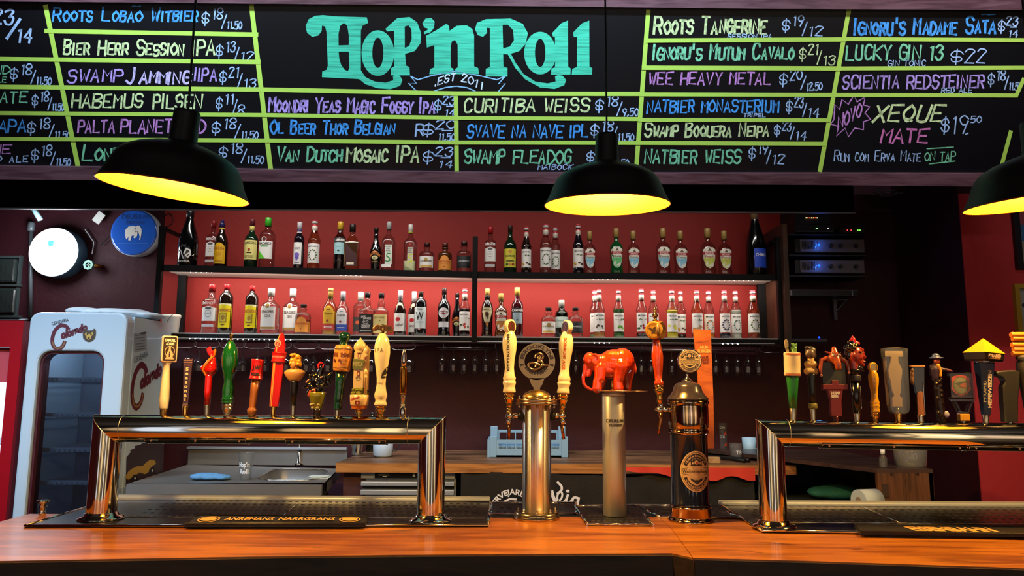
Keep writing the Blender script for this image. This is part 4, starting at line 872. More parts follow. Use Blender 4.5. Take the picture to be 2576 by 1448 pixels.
for i, c in enumerate((1113, 1141, 1168, 1195, 1222, 1250)):
    wineglass(c, 0, L0 % ['leftmost in the row of six before the bolted tower', 'second in the row of six before the bolted tower', 'third in the row of six before the bolted tower', 'fourth in the row of six before the bolted tower', 'fifth in the row of six before the bolted tower', 'beside the left cream tap handle of the bolted tower'][i])
for c, w in ((1448, 'between right cream tap handle and red elephant'), (1612, 'just right of the red elephant, left one'), (1637, 'just right of the red elephant, next to the red tap handle'), (1689, 'just right of the red tap handle'), (1799, 'right after the tall wooden tap handle'), (1826, 'second right of the tall wooden tap handle'), (1853, 'third right of the tall wooden tap handle'), (1880, 'fourth right of the tall wooden tap handle'), (1906, 'at the far right end of the rack')):
    wineglass(c, 0, L0 % w)
for c, w in ((478, 'between the cream tap handle and dark brown paddle'), (503, 'behind the red bird tap handle'), (545, 'between red bird and dark green tap handles'), (595, 'right of the dark green tap handle'), (612, 'second right of the dark green tap handle'), (650, 'above the red drum tap handle'), (668, 'left of the tall red tap handle'), (722, 'above the blond bust tap handle'), (772, 'above the black bird tap handle'), (790, 'above the black bird, nearer the barrel tap handle'), (826, 'left of the barrel tap handle'), (935, 'between the tower and ale tap handles'), (1030, 'behind the bullet tap handle')):
    wineglass(c, 1, L0 % w, dep=.07+.085*(c in (503, 545, 612, 668, 790)))
def rackloop(cx, label):
    X, Y = stem(cx, 0, 0, .05)
    pts = [(.048*cos(a)+(.03 if cos(a) > 0 else -.03), 0, .024*sin(a)) for a in [2*pi*i/20 for i in range(20)]]
    mb = MB(); mb.tube(pts, .0018, seg=5, closed=True); mb.tube([(-.03, 0, -.02), (-.03, .2, -.02)], .0018, seg=5); mb.tube([(.03, 0, -.02), (.03, .2, -.02)], .0018, seg=5)
    return mb
pm = None
for i, c in enumerate((461, 520, 585, 644, 701, 771, 832, 935, 1014, 1941)):
    X, Y = stem(c, 0, 0, .03)
    if pm is None:
        pm = rackloop(c, '').build('glass_hanger', m=WIRE); o = pm
    else: o = pm.copy(); COL.objects.link(o)
    o.location = (X, Y, LZ-.065)
    tag(o, 'wire glass hanger loop under the lower shelf, %s' % ['above the dark brown paddle handle', 'above the red bird handle', 'right of the dark green handle', 'above the red drum handle', 'beside the tall red handle', 'above the black bird handle', 'beside the barrel handle', 'left of the ale handle', 'above the bullet handle', 'at the far right end'][i], 'glass hanger', 'wire glass hangers')
for a, b in ((1100, 1262), (1352, 1425), (1580, 1920)):
    X, Y = stem(a, 0, 0, .02); X2, Y2 = stem(b, 0, 0, .02); mb = MB()
    for d in (0, .16): mb.tube([(0, d, 0), (X2-X, Y2-Y+d, 0)], .0025, seg=6)
    for q in (.1, .5, .9): mb.tube([((X2-X)*q, (Y2-Y)*q, 0), ((X2-X)*q, (Y2-Y)*q, .04)], .0025, seg=6); mb.tube([((X2-X)*q, (Y2-Y)*q, 0), ((X2-X)*q, (Y2-Y)*q+.16, 0)], .0025, seg=6)
    o = mb.build('glass_rail', m=WIRE, loc=(X, Y, LZ-.073)); tag(o, 'thin wire rail holding hanging glasses %s' % {1100: 'left of the bolted steel tower', 1352: 'behind the round brewery badge', 1580: 'from the red elephant to the right end'}[a], 'glass rail')
# ------------------------------------------------------------------ helpers on planes
def onY(Y): return lambda u, v, lift=0: PY(u, v, Y-lift)
def onWall(u, v, lift=0):
    d = ray(u, v); t = 4.93/(d.y-.055*d.x); p = EYEV + d*t; return Vector((p.x, p.y-lift, p.z))
def rrect(x0, y0, x1, y1, r, n=5):
    P = []
    for cx, cy, a0 in ((x1-r, y1-r, 0), (x0+r, y1-r, 90), (x0+r, y0+r, 180), (x1-r, y0+r, 270)):
        for i in range(n+1): a = radians(a0+90*i/n); P.append((cx+r*cos(a), cy+r*sin(a)))
    return P
# ------------------------------------------------------------------ tall beer fridge
FY = 3.9
fx0, fx1 = PY(63, 1100, FY).x, PY(318, 1000, FY).x; fz1 = PY(190, 787, FY).z; fw = fx1-fx0; fd = .42
fr = thing('display_fridge', (fx0, FY, 0), 'pale blue-white rounded retro fridge with a glass door and script lettering', 'fridge')
FB = mat('fridge_enamel', '#bccdd8', .28, coat=.3); FG = mat('fridge_inside', '#8f98a6', .4, var=.1)
# cabinet shell (open at the front)
mb = MB()
mb.box((.012, fd/2+.035, fz1/2-.008), (.024, fd+.01, fz1-.016)); mb.box((fw-.012, fd/2+.035, fz1/2-.008), (.024, fd+.01, fz1-.016)); mb.box((fw/2, fd/2+.04, fz1-.06), (fw-.006, fd, .08)); mb.box((fw/2, fd+.028, fz1/2), (fw-.006, .018, fz1-.05)); mb.box((fw/2, fd/2+.04, .12), (fw-.006, fd-.004, .24))
mb.build('cabinet', fr, m=FB)
mb = MB(); mb.box((fw/2, fd+.01, fz1/2), (fw-.05, .01, fz1-.2)); mb.build('back_lining', fr, m=FG)
zi1, zi0 = PY(190, 884, FY).z, .36; xi0, xi1 = PY(103, 1000, FY).x-fx0, PY(266, 1000, FY).x-fx0
outer = rrect(0, .03, fw, fz1, .05); inner = [(a, b) for a, b in rrect(xi0, zi0, xi1, zi1, .06)]
dr = thing('door', (0, 0, 0), None, None); dr.parent = fr
mb = MB(); mb.prism(outer, -.05, .03, holes=[inner]); o = mb.build('door_frame', fr, m=FB, bevel=.012); 
bpy.data.objects.remove(dr, do_unlink=True)
mb = MB(); inn = rrect(xi0+.012, zi0+.012, xi1-.012, zi1-.012, .052); mb.prism(inner, -.03, .03, holes=[inn]); mb.build('door_gasket', fr, m=mat('wine_gasket', '#4a141c', .5))
mb = MB(); mb.prism(inn, -.004, .0); mb.build('door_glass', fr, m=glass('fridge_glass', '#c9d2da', .7, gloss=.10))
for i, py in enumerate((955, 1040, 1125, 1205)):
    z = PY(190, py, FY+.2).z; mb = MB()
    [mb.box((.04+(fw-.08)*q_/16, .23, z), (.004, .36, .004)) for q_ in range(17)]; mb.box((fw/2, .40, z), (fw-.06, .008, .008)); mb.box((fw/2, .065, z), (fw-.06, .012, .022)); mb.build('rack_shelf', fr, m=mat('rack_white', '#a9acb8', .4))
mb = MB(); 
for i in range(14): mb.tube([(fw*.35+i*.018, fd-.02, PY(200,950,FY+.4).z), (fw*.35+i*.018, fd-.02, zi1-.03)], .003, seg=5)
mb.build('cooling_grille', fr, m=mat('dim_green_grille', '#4c6b52', .4))
# script lettering, badge
DKR = C('#5c1a2c', .5); NAVY = C('#252c44', .5)
def script(fl, x, y, s, c1=DKR):
    """flowing word with a big tailed capital; s = scale"""
    pts = [(x+s*a, y-s*b) for a, b in [(36,2),(30,-4),(18,-6),(6,4),(0,20),(0,36),(6,48),(16,52),(26,46),(30,36)]]
    P = catmull(pts, 5)
    fl.line(P, s*9, c1); fl.line([(a+s*.6, b+s*.6) for a, b in catmull(pts[5:], 5)], s*3, C('#8a6a3a', .5))
    fl.text('olorado', x+s*22, y-s*27, s*19, c1, w=s*68, align='l', shear=.35, bold=.10, rot=radians(19))
def bear(fl, x, y, s):
    D, Yw = C('#4a3a30', .5), C('#c9a24a', .5)
    fl.poly([(x+s*a, y+s*b) for a, b in [(-16,14),(-12,17),(-7,13),(7,13),(12,18),(16,14),(17,2),(15,-8),(8,-15),(0,-17),(-8,-15),(-15,-8),(-17,2)]], D)
    fl.poly([(x+s*a, y+s*b) for a, b in [(-8,8),(0,2),(8,9),(11,4),(6,-3),(6,-8),(0,-12),(-6,-8),(-7,-2),(-12,2)]], Yw)
    for a in (-5, 5): fl.oval(x+s*a, y+s*3, s*2, s*2, C('#141010', .5), n=8)
    fl.oval(x, y-s*7, s*2.6, s*1.8, C('#141010', .5), n=8)
ps = sc_at(190, 840, FY)
def fpt(px, py): p = PY(px, py, FY-.05); return p.x-fx0, p.z
fl = Flat(); X, Z = fpt(135, 824); script(fl, X, Z, ps)
X, Z = fpt(131, 818); fl.text('CERVEJARIA', X, Z, ps*9, NAVY, w=ps*42, align='l', rot=radians(14))
X, Z = fpt(225, 843); bear(fl, X, Z, ps*.95)
fl.build('front_lettering', lambda u, v, l: (u, -.051-l, v), fr, eps=.0004)
def spt(px, py): p = PX(px, py, fx1+.001); return p.y-FY, p.z
fl = Flat(); k = .0021
y1, z1 = spt(333, 920); y2, z2 = spt(425, 900)
sx = 3.4*ps*1.0
fl2 = Flat(); script(fl2, .0, 0, ps*1.75); fl2.text('CERVEJARIA', -.005, .03, ps*15, NAVY, w=ps*70, align='l', rot=radians(16))
y0, z0 = spt(337, 928)
fl2.build('side_lettering', lambda u, v, l: (fw+.001+l, y0+u*1.02, z0+v*1.05), fr, eps=.0004)
# bear head on the lower side panel
D, Yw = C('#33222a', .5), C('#b08a34', .5); fl = Flat()
def sp(L): return [spt(a, b) for a, b in L]
fl.poly(sp([(318,1150),(330,1135),(326,1132),(340,1126),(338,1121),(352,1118),(360,1113),(385,1112),(412,1116),(412,1150),(409,1190),(400,1215),(360,1222),(316,1222)]), D)
fl.poly(sp([(314,1200),(322,1186),(332,1178),(345,1172),(358,1172),(368,1162),(378,1155),(390,1158),(392,1166),(382,1172),(376,1184),(366,1192),(350,1188),(336,1198),(322,1206)]), Yw)
for a, b in ((382, 1184), (338, 1203)): fl.poly(sp([(a-8,b-2),(a-2,b-10),(a+6,b-10),(a+8,b),(a+2,b+8),(a-6,b+8)]), C('#171012', .5)); fl.poly(sp([(a-2,b),(a,b-4),(a+3,b-2),(a+1,b+3)]), C('#d0ccc4', .5))
fl.build('bear_emblem', lambda u, v, l: (fw+.001+l, u, v), fr, eps=.0004)
fl = Flat(); fl.poly(sp([(336,838),(368,835),(370,880),(338,885)]), C('#9aa2a8', .5)); 
for i in range(6): fl.poly(sp([(340,843+i*7),(364,840+i*7),(364,842+i*7),(340,845+i*7)]), C('#5a646c', .5))
fl.poly(sp([(352,836),(367,834),(367,838),(352,840)]), K := C('#1a1a1c', .5))
fl.build('notice_sticker', lambda u, v, l: (fw+.001+l, u, v), fr, eps=.0004)
point('fridge_lamp', (fx0+fw/2, FY+.12, fz1-.16), 2.4, (.8, .88, 1), .03)

# cloth heap on the fridge
cb = blob('bundled_cloth', [('e', (.30, .22, .0), (.18, .16, .03)), ('e', (.14, .2, .012), (.10, .10, .024)), ('e', (.46, .26, -.005), (.09, .12, .02)), ('e', (.36, .30, .01), (.1, .08, .028))], .012, mat('white_cloth', '#dfe6ea', .8, bump=.5, bscale=30), loc=(fx0, FY+.0, fz1+.016), smooth=4)
tag(cb, 'crumpled white cloth lying on top of the tall pale fridge', 'cloth')
# white plastic tub behind the shelf upright
p = PY(424, 832, 4.62); t = thing('plastic_tub', (p.x, 4.66, LZ), 'small white plastic tub behind the left shelf upright', 'tub')
mb = MB(); mb.lathe([(.046,0,4),(.054,.11,4),(.058,.112,4),(.058,.125,4),(.05,.13,4)], seg=20); mb.build('tub_body', t, m=C('#e9e7da', .4))
mb = MB(); mb.tube([(-.02,-.06,.0),(-.01,-.065,.05),(.0,-.062,.09),(.03,-.06,.13)], .0016, seg=5); mb.build('thin_cord', t, m=BLACK)
# ------------------------------------------------------------------ red drinks cooler at the far left
CLY = 3.93; cxr = PY(42, 1000, CLY).x; cz = PY(30, 806, CLY).z
t = thing('drinks_cooler', (cxr-.33, CLY, 0), 'red drinks cooler with a lit interior cut off at the left edge', 'fridge')
REDM = mat('cooler_red', '#a80f1c', .3, coat=.3)
mb = MB(); xo = PY(13, 1000, CLY).x-(cxr-.33)
mb.prism([(-.33,0),(.33,0),(.33,cz),(-.33,cz)], 0, .05, holes=[[(-.29,.15),(xo,.15),(xo,cz-.14),(-.29,cz-.14)]]); mb.build('door_frame', t, m=REDM)
mb = MB(); mb.box((.32, .33, cz/2), (.02, .56, cz)); mb.box((-.32, .33, cz/2), (.02, .56, cz)); mb.box((0, .33, cz-.024), (.64, .55, .04)); mb.box((0, .59, cz/2), (.64, .02, cz-.01)); mb.box((0,.33,.1),(.64,.55,.1)); mb.build('cabinet', t, m=C('#5c0a12', .4))
mb = MB(); mb.box((0, .57, cz*.5), (.6, .01, cz-.3)); mb.build('light_panel', t, m=mat('cooler_light', '#ffffff', .5, emit='#cfe6ff', estr=1.6))
for z in (.5, .85, 1.2): mb = MB(); mb.box((0, .33, z), (.6, .44, .008)); mb.build('rack_shelf', t, m=C('#c9ccd2', .4))
mb = MB(); mb.box((0, .04, cz-.24), (.56, .01, .17)); mb.build('header_sign', t, m=C('#c9505a', .4))
for i, (dx, col) in enumerate([(.10,'#2f9a4c'),(.16,'#2f9a4c'),(.22,'#3a8ac0')]):
    for j, z in enumerate((.854, .504)):
        b = thing('bottle', (cxr-.33+dx, CLY+.2, z), ['green','green','blue'][i]+' plastic bottle in the red cooler, %s shelf, %s' % (['middle', 'lower'][j], ['left', 'middle', 'nearest the door edge'][i]), 'bottle', 'soft drinks in the red cooler')
        mb = MB(); mb.lathe([(.025,0),(.028,.01),(.028,.15),(.011,.2),(.011,.22)], seg=12); mb.build('bottle_body', b, m=C(col, .2))
        mb = MB(); mb.lathe([(.013,.215),(.013,.235)], seg=12); mb.build('cap', b, m=C('#e6e6e6', .4))
# ------------------------------------------------------------------ wall fittings left
def wallbox(name, px, depth, m, label, cat, parent=None):
    P = [onWall(a, b) for a, b in px]; n = len(P); c = sum(P, Vector())/n
    mb = MB(); F = [p - c + Vector((0, -depth, 0)) for p in P]; B = [p - c for p in P]
    mb.add(F+B, [tuple(range(n)), tuple(range(2*n-1, n-1, -1))] + [(i, (i+1) % n, n+(i+1) % n, n+i) for i in range(n)], m)
    return tag(mb.build(name, parent, loc=c), label, cat)
# glass block window
t = thing('window_1', onWall(20, 730), None, None); t['kind'] = 'structure'
GBK = mat('glass_block', '#2a3130', .12, coat=.8, bump=.9, bscale=14); FRM = C('#3a4444', .5)
for (y0, y1) in ((652, 712), (726, 790), (575, 640)):
    for (x0, x1) in ((-58, -6), (2, 48)):
        if y0 == 575: continue
        P = [onWall(a, b) for a, b in ((x0,y0),(x1,y0),(x1,y1),(x0,y1))]; c = sum(P, Vector())/4; w = P[1].x-P[0].x; h = P[0].z-P[3].z
        mb = MB(); mb.box((0,0,0), (w, .06, h)); o = mb.build('glass_brick', t, m=GBK, bevel=.012); o.location = c - Vector(t.location) + Vector((0, -.01, 0))
for y in (647, 718, 796):
    P = onWall(-8, y); mb = MB(); mb.box((0,0,0), (.32, .05, .014)); o = mb.build('mortar_bar', t, m=FRM); o.location = P - Vector(t.location)
P = onWall(50, 720); mb = MB(); mb.box((0,0,0), (.012, .05, .40)); o = mb.build('mortar_bar', t, m=FRM); o.location = P - Vector(t.location)
# conduit
p0, p1 = onWall(86, 572, .03), onWall(84, 800, .03)
t = thing('wall_conduit', (p0+p1)/2, 'dark vertical pipe on the wall left of the glowing round sign', 'pipe')
mb = MB(); mb.tube([p0-t.location, p1-t.location], .013); mb.build('tube', t, m=mat('grey_pipe', '#6a7278', .35, .5))
mb = MB(); mb.lathe([(.018, 0), (.022, .01), (.022, .05), (.018, .06)], seg=14, c=(p0-t.location)-Vector((0,0,.03))); mb.build('coupling', t, m=mat('grey_pipe', ''))
mb = MB(); a, b = onWall(-40, 806, .02), onWall(78, 804, .02); mb.tube([a, b], .006); tag(mb.build('thin_pipe', m=mat('grey_pipe', '')), 'thin bright horizontal pipe under the glass block window', 'pipe')
# round signs
def roundsign(cx, cy, rx, Yd, depth, label):
    p = onWall(cx, cy); r = rx*p.y/FPX
    t = thing('round_sign', (p.x, p.y, p.z), label, 'sign', None, rz=radians(0))
    mb = MB(); mb.lathe([(r*.98, 0), (r, -.02), (r, -depth), (r*.95, -depth-.006)], seg=48, axis=(0, 1, 0), cap=True)
    return t, r, mb
t, r, mb = roundsign(160, 641, 63, 0, .10, 'brightly glowing white round sign on the wall above the fridge'); mb.build('housing', t, m=C('#3a5a72', .4))
mb = MB(); mb.lathe([(r*.97, -.101), (r*.96, -.112)], seg=48, axis=(0,1,0)); mb.build('lit_face', t, m=mat('sign_glow', '#ffffff', .5, emit='#f2fbff', estr=5))
fl = Flat(); fl.poly([(-.035,.075),(.0,.075),(.0,.045),(-.006,.036),(-.029,.036),(-.035,.045)], mat('sign_cyan', '#1a8ac0', .5, emit='#1a9ad8', estr=.9))
fl.rect(-.125,.012,-.112,.015, C('#b8c4cc', .5)); fl.rect(-.085,.016,-.08,.019, C('#b8c4cc', .5))
fl.build('shield_print', lambda u, v, l: (u, -.1135-l, v), t)
point('round_sign_light', (t.location.x+.02, t.location.y-.24, t.location.z), 15, (.85, .93, 1), .12)
t, r, mb = roundsign(352, 590, 60, 0, .07, 'round blue sign with a white elephant between glowing sign and shelf'); mb.build('housing', t, m=C('#a9b4bc', .4))
mb = MB(); mb.lathe([(r*.97, -.070), (r*.97, -.078), (r*.90, -.080)], seg=48, axis=(0,1,0)); mb.build('blue_face', t, m=mat('sign_blue', '#2458b8', .22, coat=.6))
fl = Flat(); WH = C('#d8d4cc', .5); s = .0026
el = [(-22,0),(-21,10),(-14,18),(-2,20),(4,18),(8,21),(14,20),(18,14),(20,6),(19,-6),(18,-16),(15,-16),(16,-8),(13,2),(10,2),(9,-6),(4,-12),(0,-10),(2,-5),(-4,-5),(-6,-14),(-5,-17),(-12,-17),(-12,-8),(-17,-15),(-19,-10)]
fl.poly([(a*s, b*s-.01) for a, b in el], WH); fl.line([(a*s, b*s-.01) for a, b in [(5,14),(2,10),(4,4),(9,6),(10,2)]], .004, C('#333338', .5))
fl.text('DELIRIUM', 0, .085, .032, C('#1a3a78', .5), w=.17); fl.text('TREMENS', 0, .05, .024, C('#1a3a78', .5), w=.12)
fl.rect(-.1, -.075, .1, -.073, C('#4a78c8', .5))
fl.build('elephant_emblem', lambda u, v, l: (u, -.081-l, v), t)
# valve handwheel
p = onWall(240, 671); t = thing('valve_handwheel', (p.x, p.y, p.z), 'small green scalloped valve wheel on the wall right of the glowing sign', 'valve')
mb = MB(); mb.tube([(.05, 0, 0), (.02, -.05, 0), (0, -.07, 0)], .013); mb.build('spindle', t, m=BRASS)
mb = MB(); n = 24; mb.prism([((.030+.004*(i % 3 == 0))*cos(2*pi*i/n), (.030+.004*(i % 3 == 0))*sin(2*pi*i/n)) for i in range(n)], -.085, -.068, holes=[[(.018*cos(2*pi*i/8), .018*sin(2*pi*i/8)) for i in range(8)]]); mb.build('wheel', t, m=C('#3c7a6a', .4))
mb = MB(); mb.box((0,-.076,0), (.045,.008,.007)); mb.box((0,-.076,0), (.007,.008,.045)); mb.build('wheel_spokes', t, m=C('#3c7a6a', .4))
# tag
p = onWall(255, 550); mb = MB(); mb.box((0,0,0), (.055, .003, .075)); mb.box((-.0,-.002,.02),(.055,.001,.035), C('#6a6a6c',.6)); o = mb.build('tag_card', None, m=C('#d4d2cc', .6), rot=(0, radians(35), 0)); mb
o.location = (p.x, p.y-.03, p.z); o.data.materials[0] = C('#d4d2cc', .6); tag(o, 'small tilted white and grey tag hanging between the two round signs', 'tag')
# angled white bracket
a, b = onWall(104, 520, .12), onWall(126, 562, .10); mb = MB(); mb.tube([a-Vector(a), b-a], [.016, .016], seg=4); o = mb.build('angled_bracket', m=C('#9fc4cc', .4), loc=a); tag(o, 'pale slanted bracket hanging down from the dark beam above the glowing sign', 'bracket')
# loose cables on the wall
def cable(name, px, label, m=BLACK, r=.004, d=.02, on=onWall):
    P = [on(a, b, d) for a, b in px]; Q = catmull([(p.x, p.z) for p in P], 5); n = len(Q)
    ys = [P[min(int(i/5), len(P)-1)].y for i in range(n)]
    mb = MB(); mb.tube([Vector((q[0], y, q[1])) - P[0] for q, y in zip(Q, ys)], r, seg=6)
    return tag(mb.build(name, m=m, loc=P[0]), label, 'cable')
cable('wall_cable', [(218,578),(228,592),(236,604),(240,612),(236,640)], 'thin pale cable curling beside the glowing sign', C('#c8c8cc', .4), .003)
cable('wall_cable', [(258,618),(270,605),(284,592),(296,580)], 'thin dark cable running from the round blue sign', BLACK, .003)
cable('wall_cable', [(415,545),(430,538),(438,550),(434,565),(420,572)], 'dark cable loop on the red wall left of the black magnum', C('#2a0d12', .5), .003)
# ------------------------------------------------------------------ back counter
BZ, BY = 1.11, 4.07
bx0, bx1 = PY(846, 1168, BY).x, PY(2001, 1180, BY).x
BW = wood('old_bench_wood', '#8a6244', '#2e1c12', .5, .9, 9, bump=.15, coat=0)
t = thing('back_counter', (bx0, BY, 0), 'long worn wooden back counter below the shelves', 'counter')
L = bx1-bx0; mb = MB()
yb0, yb = wallY(bx0)-.03-BY, wallY(bx1)-.03-BY
mb.add([(0,0,BZ),(L,0,BZ),(L,yb,BZ),(.02,yb0,BZ),(0,0,BZ-.05),(L,0,BZ-.05),(L,yb,BZ-.05),(.02,yb0,BZ-.05)], [(0,1,2,3),(7,6,5,4),(0,4,5,1),(1,5,6,2),(2,6,7,3),(3,7,4,0)])
mb.build('worktop', t, m=BW)
mb = MB(); mb.box((L/2, -.006, BZ-.025), (L, .012, .049)); mb.build('front_edge', t, m=wood('bench_edge_wood', '#b5793e', '#7a4a22', .45, 1.2, 14, coat=0))
mb = MB(); mb.box((.09, .25, (BZ-.05)/2), (.12, .4, BZ-.05)); mb.build('side_support', t, m=C('#3c1a1a', .6))
mb = MB(); mb.box((L-.06, .3, (BZ-.05)/2), (.05, .5, BZ-.05)); mb.build('side_support', t, m=C('#3c1a1a', .6))
# black banner over the front of the counter
fa = PY(1160, 1170, BY-.01); fb = PY(1895, 1175, BY-.01)
t = thing('cloth_banner', (fa.x, BY-.012, BZ-.0), 'black cloth banner with white lettering hanging from the back counter edge', 'banner')
CL = mat('black_cloth', '#060709', .85, bump=.2, bscale=40); CR = mat('orange_red_cloth', '#c23018', .8)
wL = fb.x-fa.x; N = 40
def edge(u): return -.052 + .012*sin(u*9) + .004*sin(u*31)
mb = MB(); vs = []; 
for i in range(N+1):
    u = i/N; w = .008*sin(u*40)+.006*sin(u*17)
    vs += [(u*wL, w, edge(u)+(-.0)), (u*wL, w-.006-.012*sin(u*23)**2, -.35), (u*wL, w-.01, -.75)]
fs = [(i*3+j, (i+1)*3+j, (i+1)*3+j+1, i*3+j+1) for i in range(N) for j in range(2)]
mb.add(vs, fs, None, True); mb.build('black_cloth', t, m=CL, normals=False)
mb = MB(); vs = []; u0 = .56
for i in range(31):
    u = u0+(1-u0)*i/30; dz = .010 + .05*min(1, (i/30)*1.8)*(.75+.25*sin(i*.7))
    vs += [(u*wL, -.024, -.012), (u*wL, -.03-.006*sin(i), -.02-dz)]
mb.add(vs, [(i*2, i*2+2, i*2+3, i*2+1) for i in range(30)], None, True); mb.build('red_border', t, m=CR, normals=False)
fl = Flat(); WHT = C('#e4e2ea', .6); o0 = Vector(t.location)
def bp(px, py): p = PY(px, py, BY-.04); return (p.x-o0.x, p.z-o0.z)
cxx, czz = bp(1290, 1290); rr = sc_at(1290, 1260, BY)
fl.text('CERVEJARIA', cxx, czz, 14*rr, WHT, arc=47*rr, bold=.04, rot=.35)
fl.line([bp(a, b) for a, b in [(1262,1270),(1270,1260),(1282,1254),(1298,1255)]], 5*rr, WHT); fl.oval(*bp(1296,1266), 6*rr, 6*rr, WHT)
for P, w in [([(1403,1212),(1412,1222),(1412,1232),(1403,1240)], 6), ([(1388,1236),(1392,1250),(1398,1262),(1402,1270)], 9), ([(1402,1262),(1412,1252),(1414,1240),(1408,1236),(1402,1246),(1404,1260),(1414,1264),(1424,1254),(1428,1244)], 5), ([(1428,1244),(1424,1258),(1430,1264),(1440,1256)], 6), ([(1455,1252),(1444,1250),(1438,1260),(1444,1270)], 6), ([(1455,1252),(1452,1268)], 7)]:
    fl.line(catmull([bp(a, b) for a, b in P], 4), w*rr, WHT)
fl.oval(*bp(1428, 1234), 4.5*rr, 4*rr, WHT)
fl.build('banner_lettering', lambda u, v, l: (u, -.032-l, v), t, eps=.0005)
# stainless under-counter dishwasher
DY = 4.12; a, b = PY(908, 1178, DY), PY(1148, 1178, DY)
t = thing('dishwasher', (a.x, DY, 0), 'stainless steel under-counter glass washer with a black control strip', 'dishwasher'); w = b.x-a.x; zt = a.z
SS = mat('stainless_front', '#a4aab2', .3, .35, var=.1, vscale=5); mb = MB(); mb.box((w/2, .28, zt/2), (w, .55, zt)); mb.build('body', t, m=SS, bevel=.004)
def dz(py): return PY(1000, py, DY).z
mb = MB(); mb.box((w/2, -.012, (dz(1183)+dz(1202))/2), (w*.98, .02, dz(1183)-dz(1202))); mb.build('control_panel', t, m=SS, bevel=.003)
x0, x1 = PY(945, 1190, DY).x-a.x, PY(1100, 1190, DY).x-a.x
mb = MB(); mb.box(((x0+x1)/2, -.024, dz(1192.5)), (x1-x0, .006, dz(1184)-dz(1200))); o = mb.build('display_strip', t, m=C('#0c0c10', .25))
fl = Flat(); fl.text('ecomax', PY(968,1190,DY).x-a.x, dz(1194), .014, C('#c8ccd2', .5), w=.06); fl.rect(PY(1040,1190,DY).x-a.x, dz(1196), PY(1046,1190,DY).x-a.x, dz(1189), C('#c8ccd2', .5)); fl.rect(PY(965,1190,DY).x-a.x, dz(1197), PY(976,1190,DY).x-a.x, dz(1195.4), C('#c8ccd2', .5)); fl.build('display_print', lambda u, v, l: (u, -.0272-l, v), o)
for y0, y1, d in ((1209, 1220, .035), (1229, 1242, .045)):
    mb = MB(); mb.box((w/2, -d/2, (dz(y0)+dz(y1))/2), (w*.97, d, dz(y0)-dz(y1))); mb.build('door_ledge', t, m=SS, bevel=.004)
mb = MB(); mb.box((w/2, -.002, dz(1224.5)), (w*.96, .006, .02)); mb.build('shadow_gap', t, m=BLACK)
# ------------------------------------------------------------------ sink bench
SZ = 1.025; P = [PZ(318, 1217, SZ), PZ(822, 1213, SZ), PZ(856, 1178, SZ), PZ(472, 1168, SZ)]
t = thing('sink_bench', (P[0].x, P[0].y, 0), 'stainless steel sink bench with a rounded basin left of the back counter', 'sink')
Q = [p - t.location for p in P]; ST = mat('sink_steel', '#84827f', .38, .5, var=.15, vscale=5)
def bil(u, v): return Q[0].lerp(Q[1], u).lerp(Q[3].lerp(Q[2], u), v)
ub = (.60, .955, .14, .86)
lo = [bil(ub[0]+(ub[1]-ub[0])*a, ub[2]+(ub[3]-ub[2])*b) for a, b in rrect(0, 0, 1, 1, .28, 6)]
cs = [bil(a, b) for a, b in ((ub[1], ub[3]), (ub[0], ub[3]), (ub[0], ub[2]), (ub[1], ub[2]))]
mb = MB(); fz = lambda p: (p.x, p.y, SZ)
for u0_, u1_, v0_, v1_ in ((0, ub[0], 0, 1), (ub[1], 1, 0, 1), (ub[0], ub[1], 0, ub[2]), (ub[0], ub[1], ub[3], 1)):
    mb.add([fz(bil(u0_, v0_)), fz(bil(u1_, v0_)), fz(bil(u1_, v1_)), fz(bil(u0_, v1_))], [(0,1,2,3)])
n = len(lo)//4
for q_ in range(4): mb.add([fz(cs[q_])] + [fz(p_) for p_ in lo[q_*n:(q_+1)*n]], [(0, i_+1, i_+2) for i_ in range(n-1)])
for q_ in range(4): a_, b_ = lo[(q_+1)*n-1], lo[((q_+1)*n) % len(lo)]; mb.add([fz(cs[q_]), fz(a_), fz(b_), fz(cs[(q_+1) % 4])], [(0,1,2,3)])
mb.build('worktop', t, m=ST, normals=False); hx = lo
mb = MB(); n = len(hx); mb.add([(h.x, h.y, SZ) for h in hx] + [(h.x, h.y, SZ-.16) for h in hx], [(i, (i+1) % n, n+(i+1) % n, n+i) for i in range(n)] + [tuple(range(n, 2*n))], None, True); mb.build('basin', t, m=ST, normals=False)
mb = MB(); mb.tube([(h.x, h.y, SZ+.001) for h in hx], .004, seg=6, closed=True); mb.build('basin_rim', t, m=CHROME)
mb = MB(); mb.box((Q[1].x/2, .01, SZ-.025), (Q[1].x, .02, .05)); mb.build('front_lip', t, m=ST)
mb = MB(); mb.add([(Q[1].x, Q[1].y, SZ), (Q[2].x, Q[2].y, SZ), (Q[2].x, Q[2].y, SZ-.05), (Q[1].x, Q[1].y, SZ-.05), (Q[1].x-.01, Q[1].y, SZ), (Q[2].x-.01, Q[2].y, SZ), (Q[2].x-.01, Q[2].y, SZ-.05), (Q[1].x-.01, Q[1].y, SZ-.05)], [(0,1,2,3),(7,6,5,4),(0,4,5,1),(3,2,6,7)]); mb.build('side_lip', t, m=ST)
y2 = min(Q[2].y, Q[3].y); mb = MB(); mb.box(((Q[2].x+Q[3].x)/2, Q[3].y+.01, SZ+.05), (Q[2].x-Q[3].x, .02, .10)); mb.build('splashback', t, m=ST)
mb = MB(); mb.box(((Q[2].x+Q[3].x)/2, Q[3].y-.005, SZ+.106), (Q[2].x-Q[3].x, .05, .014)); mb.build('splashback_lip', t, m=mat('bright_steel', '#c9d4e0', .3, .8))
